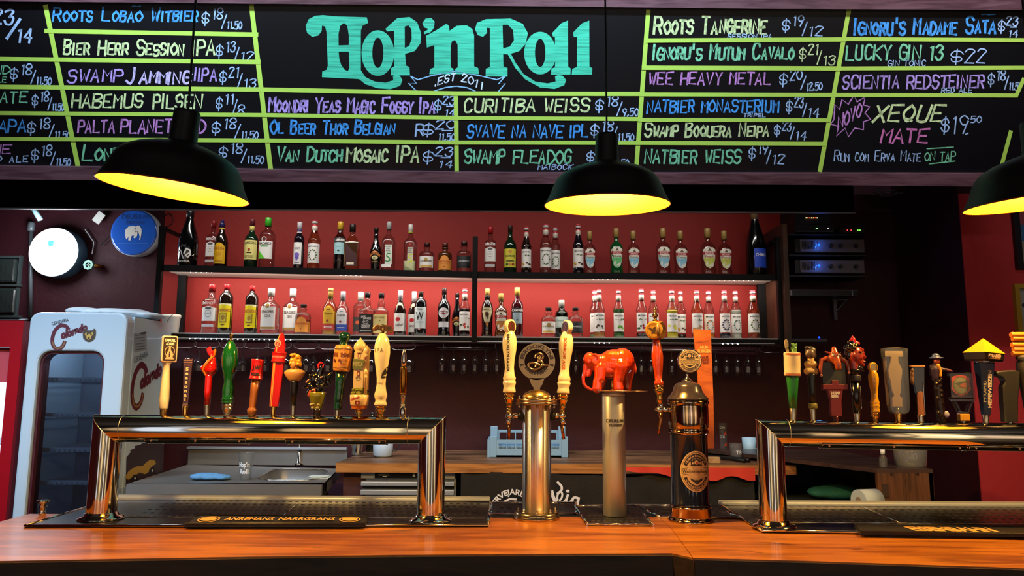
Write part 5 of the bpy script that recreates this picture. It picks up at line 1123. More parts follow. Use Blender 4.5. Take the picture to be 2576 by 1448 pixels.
for x in (.06, Q[1].x*.53, Q[1].x-.05):
    mb = MB(); mb.box((x, .08, (SZ-.05)/2), (.035, .035, SZ-.05)); mb.build('leg', t, m=mat('beige_metal', '#a59a82', .4, .3))
mb = MB(); mb.box((Q[1].x/2, .08, SZ-.115), (Q[1].x-.06, .03, .09)); mb.build('front_brace', t, m=mat('beige_metal', ''))
mb = MB(); mb.tube([(.05, .05, SZ-.18), (Q[1].x-.03, .05, SZ-.175)], .006); mb.build('foot_bar', t, m=CHROME)
# faucet column, napkin, blue cloth, printed cup
p = PZ(752, 1170, SZ); t = thing('sink_faucet', (p.x, p.y, SZ), 'slim chrome faucet standing behind the sink basin', 'faucet')
mb = MB(); mb.lathe([(.025,0),(.025,.012),(.012,.02),(.010,.20)], seg=14); mb.build('base', t, m=CHROME)
mb = MB(); mb.tube([(0,0,.18),(0,0,.26),(.0,-.03,.30),(0,-.08,.31),(0,-.12,.29),(0,-.13,.26)], .008); mb.build('spout', t, m=CHROME)
p = PZ(803, 1203, SZ); mb = MB(); 
for i, (dx, a) in enumerate([(0,0),(.006,.1),(-.004,-.08)]): mb.box((dx, 0, .003+.004*i), (.10, .07, .003), rz=a)
tag(mb.build('folded_napkin', m=mat('off_white_paper', '#cfd8cf', .8), loc=(p.x, p.y+.02, SZ)), 'folded white paper napkin at the right front of the sink bench', 'napkin')
p = PZ(523, 1208, SZ); cb = blob('folded_cloth', [('e', (-.055, 0, .012), (.05, .05, .017)), ('e', (.0, 0, .010), (.06, .05, .014)), ('e', (.065, .0, .009), (.045, .045, .013)), ('c', [(-.09,-.02,.016),(-.04,-.03,.022),(.02,-.025,.018),(.09,-.03,.012)], [.011,.012,.010,.008]), ('c', [(-.07,.02,.02),(.0,.015,.022),(.08,.02,.014)], [.012,.010,.009])], .007, mat('blue_waffle_cloth', '#5a95c8', .85, bump=.6, bscale=160), loc=(p.x, p.y+.03, SZ+.004), smooth=3)
tag(cb, 'blue folded waffle cloth lying on the sink bench', 'cloth')
PLA = glass('plastic_cup', '#eef0f0', .6, gloss=.04, haze=.06)
p = PZ(612, 1208, SZ); t = thing('printed_cup', (p.x, p.y+.03, SZ), 'clear plastic cup printed with the bar name on the sink bench', 'cup')
mb = MB(); P2 = [(.026,0),(.028,.004),(.041,.135),(.044,.14)]; mb.lathe(P2, seg=24, cap=False); mb.build('cup_body', t, m=PLA)
fl = Flat(); fl.text("Hop'n", 0, .07, .024, C('#e6e8ea', .5), w=.055, bold=.06); fl.text('Roll', 0, .035, .024, C('#e6e8ea', .5), w=.045, bold=.06)
fl.build('cup_print', lambda u, v, l: (u, -(sqrt(max((.027+.1*v)**2-u*u, 0))+.001), v), t, step=.006)
# ------------------------------------------------------------------ things on the back counter
def onbench(px, py): return PZ(px, py, BZ)
p = onbench(896, 1146); t = thing('steel_tumbler', (p.x, p.y+.03, BZ), 'polished steel tumbler beside the white mug', 'tumbler')
mb = MB(); mb.lathe([(.030,0),(.032,.01),(.030,.03),(.042,.11),(.043,.115)], seg=24); mb.build('tumbler_body', t, m=CHROME)
p = onbench(960, 1150); t = thing('white_mug', (p.x, p.y+.04, BZ), 'frosted white mug with a clear handle on the back counter', 'mug')
mb = MB(); mb.lathe([(.045,0),(.056,.012),(.060,.12),(.056,.12),(.052,.02)], seg=28, cap=True); mb.build('mug_body', t, m=C('#b9cfe6', .3))
mb = MB(); mb.tube([(.058,0,.10),(.085,0,.10),(.095,0,.085),(.093,0,.055),(.08,0,.04),(.057,0,.035)], .008); mb.build('handle', t, m=glass('handle_glass', '#dfe8f0', .6))
p = onbench(925, 1140); t = thing('beer_bottle', (p.x, p.y+.12, BZ), 'green glass bottle standing behind the steel tumbler', 'bottle'); mb = MB(); mb.lathe([(.034,0),(.035,.01),(.035,.14),(.015,.2),(.013,.24)], seg=18); mb.build('glass_body', t, m=glass('olive_glass', '#8a9a4a', .5)); mb = MB(); mb.lathe([(.014,.23),(.015,.245)], seg=12); mb.build('cap', t, m=C('#2a2a2a', .4))
# blue dishwasher crate
CY = PZ(1330, 1150, BZ).y; a, b = PY(1231, 1140, CY), PY(1430, 1140, CY); w = b.x-a.x; BLU = mat('blue_crate_plastic', '#7fa6c4', .45)
t = thing('glass_crate', ((a.x+b.x)/2, CY, BZ), 'pale blue plastic glass-washer crate behind the bolted steel tower', 'crate')
kz = sc_at(1300, 1120, CY); H1, H2, D = 44*kz, 62*kz, .30
def wallp(x0, x1, h, y, holes, name, rz=0, loc=None):
    mb = MB(); mb.prism([(x0,0),(x1,0),(x1,h),(x0,h)], 0, .012, holes=holes); return mb.build(name, t, m=BLU, loc=(0, y, 0) if loc is None else loc, rot=(0,0,rz))
hs = []; n = 7; g = w*.78/n
for i in range(n): x = -w*.39+i*g; hs.append([(x+.004, H1*.48), (x+g-.004, H1*.48), (x+g-.002, H1*.88), (x+.002, H1*.88)])
wallp(-w/2, w/2, H1, 0, hs, 'front_wall')
hb = [[(x+.003, H1*.5), (x+g-.003, H1*.5), (x+g-.003, H2*.88), (x+.003, H2*.88)] for x in [-w*.39+i*g for i in range(n)]]
wallp(-w/2+.02, w/2-.02, H2, D, hb, 'back_wall')
for sx in (-1, 1):
    wallp(0, D, H1, 0, [[(.06, H1*.45), (D-.06, H1*.45), (D-.06, H1*.8), (.06, H1*.8)]], 'side_wall', rz=radians(90), loc=(sx*w/2 if sx < 0 else w/2, 0, 0))
    mb = MB(); mb.box((sx*(w/2-.02), D-.01, H2*.58), (.045, .03, H2*1.16)); mb.box((sx*(w/2-.022), .0+.01, H1*.6), (.04, .03, H1*1.2)); mb.build('corner_post', t, m=BLU, bevel=.004)
mb = MB(); mb.box((0, D/2, .006), (w*.96, D, .012)); mb.build('crate_base', t, m=BLU)
mb = MB()
for i in range(1, n): x = -w*.39+i*g; mb.box((x, D/2, H1*.42), (.004, D*.95, H1*.62))
for j in range(1, 5): mb.box((0, D*j/5, H1*.42), (w*.9, .004, H1*.62))
o = mb.build('dividers', t, m=BLU); o['kind'] = 'stuff'
# right end of the counter: beakers, glass, cup, tongs, block
p = onbench(1818, 1131); t = thing('tall_beer_glass', (p.x, p.y, BZ), 'tall clear glass with red and white print behind the blue tower', 'glass')
mb = MB(); mb.lathe([(.030,0),(.032,.005),(.036,.175),(.034,.178)], seg=24, cap=False); mb.build('glass_body', t, m=PLA)
fl = Flat(); fl.poly([(0,.10),(.022,.10),(.011,.125)], C('#c8402c', .5)); fl.poly([(0,.03),(.022,.03),(.022,.055)], C('#c8402c', .5)); fl.text('ON', -.008, .14, .016, C('#dfe2e6', .5)); fl.text('OX', -.008, .08, .016, C('#dfe2e6', .5)); fl.build('glass_print', lambda u, v, l: (u, -sqrt(max((.0315+.025*v)**2-u*u, 0))-.001, v), t, step=.006)
p = onbench(1852, 1157); t = thing('small_tumbler', (p.x, p.y, BZ), 'small clear tumbler with white letters near the blue cup', 'glass')
mb = MB(); mb.lathe([(.026,0),(.028,.004),(.038,.095),(.036,.097)], seg=24, cap=False); mb.build('glass_body', t, m=PLA)
fl = Flat(); fl.text('TB', .008, .035, .022, C('#dfe2e6', .5)); fl.build('glass_print', lambda u, v, l: (u, -sqrt(max((.029+.1*v)**2-u*u, 0))-.001, v), t, step=.006)
p = onbench(1885, 1141); t = thing('blue_cup', (p.x, p.y, BZ), 'pale blue cup behind the small clear tumbler', 'cup')
mb = MB(); mb.lathe([(.032,0),(.036,.004),(.043,.10),(.040,.10),(.034,.01)], seg=24); mb.build('cup_body', t, m=C('#a9cfe8', .4)); mb = MB(); mb.tube([(.04,0,.08),(.06,0,.075),(.062,0,.04),(.04,0,.03)], .006); mb.build('handle', t, m=C('#a9cfe8', .4))
p = onbench(1825, 1158); t = thing('kitchen_tongs', (p.x, p.y, BZ+.012), 'black kitchen utensils lying on the back counter behind the blue tower', 'tongs', rz=radians(-55))
for s_ in (-.018, .018): mb = MB(); mb.tube([(-.16, 0, 0), (-.05, s_, .004), (.1, s_*1.6, .003), (.15, s_, 0)], [.008, .009, .011, .012], seg=6); mb.build('tong_arm', t, m=BLACK)
p = onbench(1792, 1166); mb = MB(); mb.box((0,0,.02), (.085,.06,.035)); tag(mb.build('wood_block', m=wood('light_block_wood', '#b08a5c', '#8a6238', .5, 6, 14), loc=(p.x, p.y+.02, BZ), bevel=.003), 'small light wooden block at the counter edge behind the blue tower', 'block')
# ------------------------------------------------------------------ low wooden cabinet on the right
KY, KZ = 3.55, 1.0
p = PY(2206, 1178, KY); q = PY(2346, 1174, KY); KZ = p.z
t = thing('wooden_cabinet', (p.x, KY, 0), 'low open wooden cabinet with a dark top behind the right tap rail', 'cabinet')
KW = wood('brown_cabinet_wood', '#6b452a', '#42281a', .5, 14, 1.3, bump=.1, coat=0); w = q.x-p.x; lf = .36; dp = 1.1
mb = MB(); mb.add([(0,0,KZ),(w,0,KZ),(w,dp,KZ),(-.55,dp,KZ),(0,0,KZ-.02),(w,0,KZ-.02),(w,dp,KZ-.02),(-.55,dp,KZ-.02)], [(0,1,2,3),(7,6,5,4),(0,4,5,1),(1,5,6,2),(2,6,7,3),(3,7,4,0)]); mb.build('top_board', t, m=wood('dark_cabinet_top', '#4a3630', '#2c1f1c', .4, 1, 12))
for i in range(2): mb = MB(); mb.box((w*(.25+.5*i), .012, (KZ-.02)/2), (w/2-.002, .024, KZ-.02)); mb.build('front_plank', t, m=KW)
mb = MB(); mb.box((w-.01, dp/2, (KZ-.02)/2), (.02, dp, KZ-.02)); mb.build('side_board', t, m=KW)
mb = MB(); mb.add([(0,.03,.93),(w-.03,.03,.93),(w-.03,dp-.04,.93),(-.5,dp-.04,.93),(0,.03,.91),(w-.03,.03,.91),(w-.03,dp-.04,.91),(-.5,dp-.04,.91)], [(0,1,2,3),(7,6,5,4),(0,4,5,1),(1,5,6,2),(2,6,7,3),(3,7,4,0)]); mb.build('inner_shelf', t, m=C('#1c2422', .6))
mb = MB(); mb.box((w/2-.3, dp-.02, KZ/2), (w+.55, .02, KZ-.04)); mb.build('back_board', t, m=C('#15191a', .6))
mb = MB(); mb.box((w*.12, -.003, KZ-.10), (.03, .004, .06)); mb.build('keyhole_plate', t, m=C('#3c2e26', .4))
for x in (.25, .72): mb = MB(); mb.lathe([(.006, 0), (.006, .004)], seg=10, c=(w*x, -.004, KZ-.025), axis=(0,1,0)); mb.build('screw_head', t, m=C('#241a14', .4))
pp = Vector(t.location)
b = thing('small_bottle', (p.x+.015*2, KY+.05, KZ), 'small clear bottle with a white cap on the low wooden cabinet', 'bottle'); b.location.x = PY(2222, 1168, KY+.05).x
mb = MB(); mb.lathe([(.016,0),(.018,.005),(.018,.045),(.009,.058),(.009,.066)], seg=14); mb.build('glass_body', b, m=PLA); mb = MB(); mb.lathe([(.011,.062),(.011,.085)], seg=12); mb.build('cap', b, m=C('#e8eaec', .4))
b = thing('clear_bucket', (PY(2294, 1168, KY+.12).x, KY+.13, KZ), 'cloudy clear plastic bucket on the low wooden cabinet', 'bucket')
mb = MB(); mb.lathe([(.066,0),(.070,.01),(.078,.13),(.075,.13)], seg=28, cap=False); mb.build('bucket_body', b, m=glass('cloudy_plastic', '#b8bcc4', .6, haze=.15)); mb = MB(); mb.lathe([(.080,.13),(.080,.14),(.07,.145)], seg=28); mb.build('bucket_lid', b, m=glass('cloudy_plastic', ''))
cb = blob('green_cloth', [('e', (0,0,0), (.13,.11,.04)), ('e', (.11,.02,-.01), (.08,.09,.028)), ('e', (-.09,.0,.0), (.07,.08,.03))], .014, mat('teal_cloth', '#2c7a6c', .85, bump=.6, bscale=25), loc=(PY(2105, 1210, KY+.55).x, KY+.55, .965), smooth=3); tag(cb, 'dark green cloth bundled inside the low wooden cabinet', 'cloth')
t = thing('paper_roll', (PY(2165, 1258, KY-.03).x, KY-.10, .0), 'white paper roll beside the low wooden cabinet', 'roll'); z = PY(2165, 1258, KY-.1).z
t.location.z = z
mb = MB(); mb.lathe([(.05,-.05),(.05,.05)], seg=24, axis=(1,.3,0)); mb.build('paper', t, m=C('#b8c4c8', .8)); mb = MB(); mb.lathe([(.018,-.052),(.018,.052)], seg=14, axis=(1,.3,0)); mb.build('core', t, m=C('#8a7a68', .8))
mb = MB(); mb.box((0,0,-(z-.05)/2), (.2,.16,z-.05)); 
o = mb.build('low_crate', m=C('#3a332c', .7), loc=(t.location.x, t.location.y, z-.05-.0)); tag(o, 'dark low crate under the white paper roll', 'crate')
# ------------------------------------------------------------------ hi-fi rack on brackets
RY = 4.72
def rack(px0, px1, y0, y1, label, depth=.3, name='rack_amplifier', cat='amplifier', m=None):
    a, b = PY(px0, y0, RY), PY(px1, y1, RY)
    t = thing(name, (a.x, RY, b.z), label, cat); w, h = b.x-a.x, a.z-b.z
    mb = MB(); mb.box((w/2, depth/2, h/2), (w, depth, h)); mb.build('case', t, m=m or C('#0d0d10', .4)); return t, w, h
AF = mat('amp_face', '#625a5e', .35, .4)
BLED = mat('blue_led', '#2a6aff', .4, emit='#0a30ff', estr=5)
for y0, y1, s_ in ((601, 636, 'upper'), (653, 688, 'lower')):
    t, w, h = rack(1999, 2176, y0, y1, s_+' of the two rack amplifiers with a blue lamp', .18)
    mb = MB(); mb.box((w*.53, -.004, h/2), (w*.92, .008, h*.92)); mb.build('front_plate', t, m=AF, bevel=.002)
    mb = MB(); 
    for i in range(11): mb.box((w*(.10+.022*i), -.010, h*.55), (.0018, .004, h*.6))
    o = mb.build('slider_slots', t, m=BLACK); o['kind'] = 'stuff'
    for i in range(11): mb = MB(); mb.box((w*(.10+.022*i), -.013, h*(.5+.1*sin(i))), (.006, .008, .010)); mb.build('slider', t, m=C('#141416', .4))
    mb = MB(); mb.ell((w*.33, -.014, h*.55), (.008, .006, .008)); mb.build('blue_lamp', t, m=BLED)
    point('amp_lamp_light', (t.location.x+w*.33, RY-.05, t.location.z+h*.55), .3, (.05, .2, 1), .01)
    for x in (.50, .64, .86): mb = MB(); mb.lathe([(.014, 0), (.012, .018)], seg=16, c=(w*x, -.008, h*.5), axis=(0,-1,0)); mb.build('knob', t, m=C('#0c0c0e', .4))
def leds(t, L, h):
    for x, z, c in L: mb = MB(); mb.box((x, -.003, z), (.005, .004, .004)); mb.build('indicator', t, m=mat('led_'+c.strip('#'), c, .4, emit=c, estr=6))
t, w, h = rack(2000, 2092, 538, 563, 'black equalizer box with a row of tiny amber lights', .2, 'audio_box', 'audio device'); leds(t, [(w*(.3+.05*i), h*.6, ['#ffe08a','#ffb060','#ff4030'][i % 3]) for i in range(7)], h)
t, w, h = rack(2000, 2098, 564, 584, 'black receiver with small green digits under the equalizer box', .2, 'audio_box', 'audio device'); leds(t, [(w*.55, h*.5, '#60ff60'), (w*.57, h*.5, '#60ff60'), (w*.85, h*.5, '#a0a0b0')], h)
mb = MB(); mb.box((w/2, -.004, .004), (w*.9, .006, .004)); mb.build('trim_line', t, m=mat('cool_trim', '#7a82b0', .3, .8))
t, w, h = rack(2112, 2176, 572, 586, 'small black modem with red and green lights', .12, 'audio_box', 'audio device'); leds(t, [(w*.3, h*.5, '#ff3030'), (w*.45, h*.5, '#ff3030'), (w*.72, h*.5, '#60ff40'), (w*.8, h*.5, '#60ff40')], h)
for y, lab in ((588, 'black shelf board carrying the receiver and modem'), (640, 'black shelf board under the upper amplifier'), (692, 'black shelf board under the lower amplifier')):
    a, b = PY(1985, y, RY-.02), PY(2182, y, RY-.02); mb = MB(); mb.box(((b.x-a.x)/2, .13, 0), (b.x-a.x, .26, .008)); tag(mb.build('rack_board', m=C('#101012', .5), loc=(a.x, RY-.02, a.z-.004)), lab, 'shelf board')
t, w, h = rack(1986, 2158, 728, 744, 'narrow grey-edged rack unit below the two amplifiers', .2, 'rack_unit', 'audio device', C('#101114', .3))
mb = MB(); mb.box((w/2, -.003, h*.96), (w, .005, .003)); mb.box((.008, -.003, h/2), (.012, .005, h)); mb.box((w*.92, -.003, h/2), (.005, .005, h)); mb.build('bright_edge', t, m=mat('dim_alu', '#8a8c92', .4, .7))
t, w, h = rack(1990, 2080, 851, 859, 'small grey mixer with a blue lamp at the bottom of the rack', .12, 'mixer', 'audio device', C('#3a3a40', .4))
mb = MB(); mb.ell((w*.78, -.006, h*1.4), (.006, .005, .006)); mb.build('blue_lamp', t, m=BLED); mb = MB()
for i in range(7): mb.lathe([(.005,0),(.004,.012)], seg=8, c=(w*(.1+.09*i), .03, h))
o = mb.build('small_knobs', t, m=BLACK); o['kind'] = 'stuff'
p = onWall(2092, 760); t = thing('shelf_bracket', (p.x, p.y-.05, p.z), 'grey triangular shelf bracket under the narrow rack unit', 'bracket')
mb = MB(); mb.box((0,0,-.055), (.022,.01,.14)); mb.build('upright_arm', t, m=C('#5a5a60', .5)); mb = MB(); mb.tube([(.005,-.004,-.07),(.08,-.004,.012)], .006, seg=4); mb.build('brace', t, m=C('#5a5a60', .5)); mb = MB(); mb.box((.03,0,.015), (.12,.012,.012)); mb.build('top_arm', t, m=C('#5a5a60', .5))
for i, P in enumerate([[(2152,505),(2172,515),(2192,516),(2212,506)], [(2158,498),(2178,510),(2198,512),(2224,508)], [(2165,496),(2185,504),(2205,500),(2216,492)]]):
    cable('hanging_cable', P, 'grey cable sagging under the board at the right, %s' % ['lowest', 'middle', 'uppermost'][i], C('#5a5458', .5), .005, .25)
p = onWall(2190, 478); mb = MB(); mb.box((0,0,0), (.30,.16,.05)); tag(mb.build('ceiling_projector', m=C('#1a1c22', .4), loc=(p.x, p.y-.35, p.z), bevel=.01), 'dark flat box mounted high above the hanging cables', 'device')
# ------------------------------------------------------------------ framed pictures on the pier
PYR = 4.32
def frame(x0, y0, x1, y1, bw, m, label, draw, dep=.035):
    a, b = PY(x0, y0, PYR), PY(x1, y1, PYR); w, h = b.x-a.x, a.z-b.z
    t = thing('picture_frame', (a.x, PYR-.001, b.z), label, 'picture'); k = bw*sc_at(x0, y0, PYR)
    mb = MB(); mb.prism([(0,0),(w,0),(w,h),(0,h)], -dep, 0, holes=[[(k,k),(w-k,k),(w-k,h-k),(k,h-k)]]); mb.build('frame', t, m=m)
    fl = Flat(); draw(fl, w, h, k); fl.build('picture', lambda u, v, l: (u, -.008-l, v), t, eps=.0004)
    mb = MB(); mb.box((w/2, -.014, h/2), (w-2*k, .002, h-2*k)); mb.build('glazing', t, m=glass('picture_glass', '#f6f6f6', .95, gloss=.0))
def d1(fl, w, h, k):
    fl.rect(k, k, w-k, h-k, C('#b89a78', .6)); fl.rect(k, h*.47, w-k, h*.62, C('#b0505a', .6)); fl.rect(k, h*.30, w-k, h*.47, C('#3a78a8', .6)); fl.rect(k, k, w-k, h*.30, C('#a8a48a', .6))
    fl.oval(k+.05, h*.66, .03, .035, C('#4a4a52', .6)); fl.rect(k+.045, h*.7, k+.053, h*.84, C('#4a4a52', .6)); fl.oval(k+.06, h*.2, .028, .032, C('#e0dccc', .6)); fl.oval(k+.06, h*.22, .018, .02, C('#4a443c', .6)); fl.rect(k+.12, h*.1, k+.15, h*.26, C('#3a4438', .6))
frame(2531, 440, 2760, 680, 14, C('#15131a', .4), 'black framed colourful collage picture high on the red wall at the right', d1)
def d2(fl, w, h, k):
    fl.rect(k, k, w-k, h-k, C('#c4c6c2', .6)); fl.rect(k+.05, h*.3, w-k-.05, h*.62, C('#3a3c40', .6)); fl.oval(k+.06, h*.72, .04, .02, C('#4a4e50', .6)); fl.text('1967', k+.12, h*.15, .02, C('#3a3c40', .6))
frame(2542, 715, 2760, 906, 12, C('#b8942c', .45), 'yellow framed black and white picture at the right edge', d2)
# small chrome knob on the counter at the left
p = PZ(106, 1293, CT); t = thing('chrome_knob', (p.x, p.y, CT), 'small chrome foam-tap knob at the back left of the wooden counter', 'knob')
mb = MB(); mb.lathe([(.012,0),(.009,.006),(.008,.018),(.013,.026),(.008,.034),(.018,.038),(.019,.044),(.010,.047)], seg=20); mb.build('knob_body', t, m=CHROME)
# ------------------------------------------------------------------ tap rails (mitred chrome pipe on two posts)
RP = mat('rail_chrome', '#dcd3c2', .06, 1, bump=.015, bscale=3)
def ringseg(A, B, seg=36):
    mb = MB(); n = seg; mb.add(A+B, [(i, (i+1) % n, n+(i+1) % n, n+i) for i in range(n)], None, True); return mb
def rail(x0, x1, yc, zc, r, rz, zbase, label, joints, plates, flanges=True, slope=0):
    t = thing('tap_rail', (x0, yc, zbase), label, 'beer tap rail', rz=rz); W = x1-x0; Z = zc-zbase
    def P(a, kind):
        u, v = r*cos(a), r*sin(a)
        return {'b0': (u, v, .012), 'm0': (u, v, Z-u), 'm1': (W-u, v, Z-u-slope), 'b1': (W-u, v, .012)}[kind]
    an = [2*pi*i/40 for i in range(40)]
    for nm, k0, k1 in (('post', 'b0', 'm0'), ('crossbar', 'm0', 'm1'), ('post', 'm1', 'b1')):
        ringseg([P(a, k0) for a in an], [P(a, k1) for a in an], 40).build(nm, t, m=RP)
    mb = MB()
    for k in ('m0', 'm1'):
        q = [P(a, k) for a in an]; c = sum((Vector(p) for p in q), Vector())/40; mb.tube([c+(Vector(p)-c)*1.004 for p in q], .0009, seg=5, closed=True)
    mb.build('mitre_seam', t, m=mat('seam_metal', '#e0d4bc', .3, 1))
    for jx in joints:
        mb = MB(); mb.tube([(jx, (r+.0002)*cos(a), Z+(r+.0002)*sin(a)-slope*jx/W) for a in an], .0011, seg=5, closed=True); mb.build('joint_ring', t, m=mat('seam_metal', ''))
    for a, b in plates:
        mb = MB(); q = [radians(-90-50+100*i/10) for i in range(11)]; rr = r+.003
        vs = [(x, rr*cos(w)*1.0, Z+rr*sin(w)-slope*x/W) for x in (a, b) for w in q]
        mb.add(vs, [(i, i+1, 11+i+1, 11+i) for i in range(10)], None, True); mb.tube([vs[i] for i in range(11)], .0016, seg=5); mb.tube([vs[11+i] for i in range(11)], .0016, seg=5); mb.tube([vs[0], vs[11]], .0016, seg=5)
        for x in (a+.02, b-.02, (a+b)/2): w = radians(-130); mb.ell((x, rr*cos(w), Z+rr*sin(w)-slope*x/W), .004, seg=8, rings=5)
        mb.build('access_plate', t, m=RP)
    for x in (0, W):
        mb = MB(); mb.lathe([(.066,0),(.067,.003),(.062,.008),(.050,.011),(.048,.018),(r,.022)], c=(x, 0, 0), seg=40); mb.build('base_flange', t, m=RP)
    return t, Z
RL = .0445; YL = 2.372
zt = PY(690, 1044, YL).z; zb = PY(690, 1114, YL).z; ZC = (zt+zb)/2; RL = (zt-zb)/2*1.0
XL0 = PY(262, 1200, YL).x; XL1 = PY(1085, 1200, YL).x
jl = [PY(314, 1080, YL).x-XL0, PY(1029, 1080, YL).x-XL0]
pl = [(PY(a, 1110, YL).x-XL0, PY(b, 1110, YL).x-XL0) for a, b in ((375, 626), (726, 974))]
raL, _ = rail(XL0, XL1, YL, ZC, RL, 0, CT+.0065, 'long polished tap rail on two posts at the left half of the bar', jl, pl)
YR = 2.30; RRZ = radians(-4.5)
XR0 = PY(1941, 1200, YR).x; XR1 = 1.95
zt2 = PY(2100, 1056, YR-.01).z; zb2 = PY(2100, 1124, YR-.01).z; ZC2 = (zt2+zb2)/2; RR = (zt2-zb2)/2
pr = [(.10, .28), (.42, .60), (.70, .88)]
raR, _ = rail(XR0, XR1, YR, ZC2, RR, RRZ, CT+.0065, 'long polished tap rail on posts running out of frame at the right', [.052], [(PY(2058,1120,YR).x-XR0, PY(2400,1120,YR).x-XR0), (PY(2405,1120,YR).x-XR0, PY(2640,1120,YR).x-XR0)], slope=.006)
TOPL = ZC+RL-.001
def YRx(X): return YR + tan(RRZ)*(X-XR0)
# ------------------------------------------------------------------ handle helpers (measures in pixels of the photo at the rail's distance)
class HB(MB):
    def done(s, name, parent, k, m=None, **kw):
        s.v = [(v[0]*k, v[1]*k, v[2]*k) for v in s.v]; return s.build(name, parent, m=m, **kw)
def handle(cx, yb, side, label, cat='beer tap', z=None, Y=None, rz=0, tilt=(0, 0), name='beer_tap'):
    if side == 'L': y = YL; zz_ = TOPL; g = 'tap handles on the left rail'
    elif side == 'R':
        y = YR
        for _ in range(3): y = YRx(PY(cx, yb, y).x)
        zz_ = ZC2+RR-.001-.006*(PY(cx, yb, y).x-XR0)/(XR1-XR0); g = 'tap handles on the right rail'
    else: y = Y; zz_ = z if z is not None else PY(cx, yb, y).z; g = None
    p = PY(cx, yb, y); t = thing(name, (p.x, y, zz_), label, cat, g, rz=rz, tilt=tilt)
    return t, sc_at(cx, yb-60, y)
def fer(t, s, h, w0, w1, m=NICKEL, name='ferrule', x=0):
    b = HB(); b.lathe([(w0,0),(w0,1.5),(w1,h-1),(w1*.95,h)], c=(x, 0, 0), seg=24); return b.done(name, t, s, m)
def fancy(t, s, h, w, m=GOLD, x=0):
    b = HB(); b.lathe([(w*.55,0),(w*.5,h*.12),(w*.62,h*.3),(w*.85,h*.52),(w*.95,h*.62),(w*.72,h*.66),(w*.78,h*.72),(w,h*.8),(w*.95,h*.88),(w*.8,h*.92),(w*.9,h)], c=(x,0,0), seg=28); return b.done('ferrule', t, s, m)
def lath(t, s, name, prof, m, x=0, y=0, **kw):
    b = HB(); b.lathe(prof, c=(x, y, 0), seg=kw.pop('seg', 30), **kw); return b.done(name, t, s, m)
def bx(t, s, name, c, d, m, bevel=0, rot=None): b = HB(); b.box(c, d); return b.done(name, t, s, m, bevel=bevel*s, rot=rot)
def pri(t, s, name, P, y0, y1, m, holes=(), bevel=0): b = HB(); b.prism(P, y0, y1, holes=holes); return b.done(name, t, s, m, bevel=bevel*s)
def fl_on(fl, t, s, name, fy): return fl.build(name, lambda u, v, l: (u*s, fy(u, v)*s - l, v*s), t, eps=.0003, step=3)
def rnd(r): return lambda u, v: -sqrt(max(r*r-u*u, 0.01))-.4
def prof_at(prof, v):
    for a, b in zip(prof, prof[1:]):
        if a[1] <= v <= b[1] and b[1] > a[1]: return a[0]+(b[0]-a[0])*(v-a[1])/(b[1]-a[1])
    return prof[-1][0]
def onprof(prof, off=0): return lambda u, v: -sqrt(max(prof_at(prof, v)**2-(u-off)**2, .01))-.4
def rott(fn_txt): return fn_txt
CREAM = mat('cream_glaze', '#efd9a0', .16, coat=.7); IVORY = mat('ivory_glaze', '#ecdcb4', .22, coat=.6)
# 1 cream block on ivory neck ------------------------------------------------
t, s = handle(411, 1040, 'L', 'ivory tap handle with square dark-framed portrait block, leftmost on the left rail'); fer(t, s, 15, 8, 9, mat('dull_brass', '#9a7440', .3, 1))
lath(t, s, 'neck', [(9,14),(11,18),(12,40),(11,70),(9,100),(9,128),(11,130),(11,132)], IVORY); lath(t, s, 'collar', [(10,129),(10,133)], C('#5c3a24', .4))
hd = thing('head_block', (0, 0, 0), None, None); bpy.data.objects.remove(hd, do_unlink=True)
R_ = Matrix.Rotation(radians(33), 3, 'Z'); b = HB(); b.box((3, 0, 166), (38, 27, 68)); 
b.v = [tuple(R_ @ Vector(v)) for v in b.v]; b.done('head_block', t, s, IVORY, bevel=5*s, bseg=3)
fl = Flat(); DK = C('#1c0f0c', .4); PNK = C('#c99a78', .5)
fl.poly(rrect(-17, -32, 17, 32, 5), PNK); fl.poly(rrect(-15.5, -30.5, 15.5, 30.5, 4), DK); fl.text('SAMUEL', 0, 19, 7, C('#e6d6b8', .5), w=25, bold=.05); fl.text('ADAMS', 0, 10, 7, C('#e6d6b8', .5), w=20, bold=.05)
fl.oval(0, -6, 12, 14, PNK, hole=.86); fl.poly([(-8,-22),(-6,-8),(-3,-4),(-2,2),(2,2),(3,-4),(7,-8),(8,-22)], PNK); fl.poly([(-2,-20),(-1,-6),(1,-6),(2,-20)], DK); fl.oval(0, 4, 2.5, 3, PNK, n=10); fl.rect(-10, -26, 10, -23, PNK)
fl.build('portrait_plate', lambda u, v, l: tuple((R_ @ Vector(((u+3)*s, -13.6*s-l, 0))) + Vector((0, 0, (166+v)*s))), t, eps=.0003)
fl = Flat(); fl.text('SAM ADAMS', 0, -2.5, 6, C('#a8743c', .5), w=50, rot=0)
fl.build('side_lettering', lambda u, v, l: tuple((R_ @ Vector((-16.2*s-l, v*s*-1, 0))) + Vector((0, 0, (166-u)*s))), t, eps=.0003)
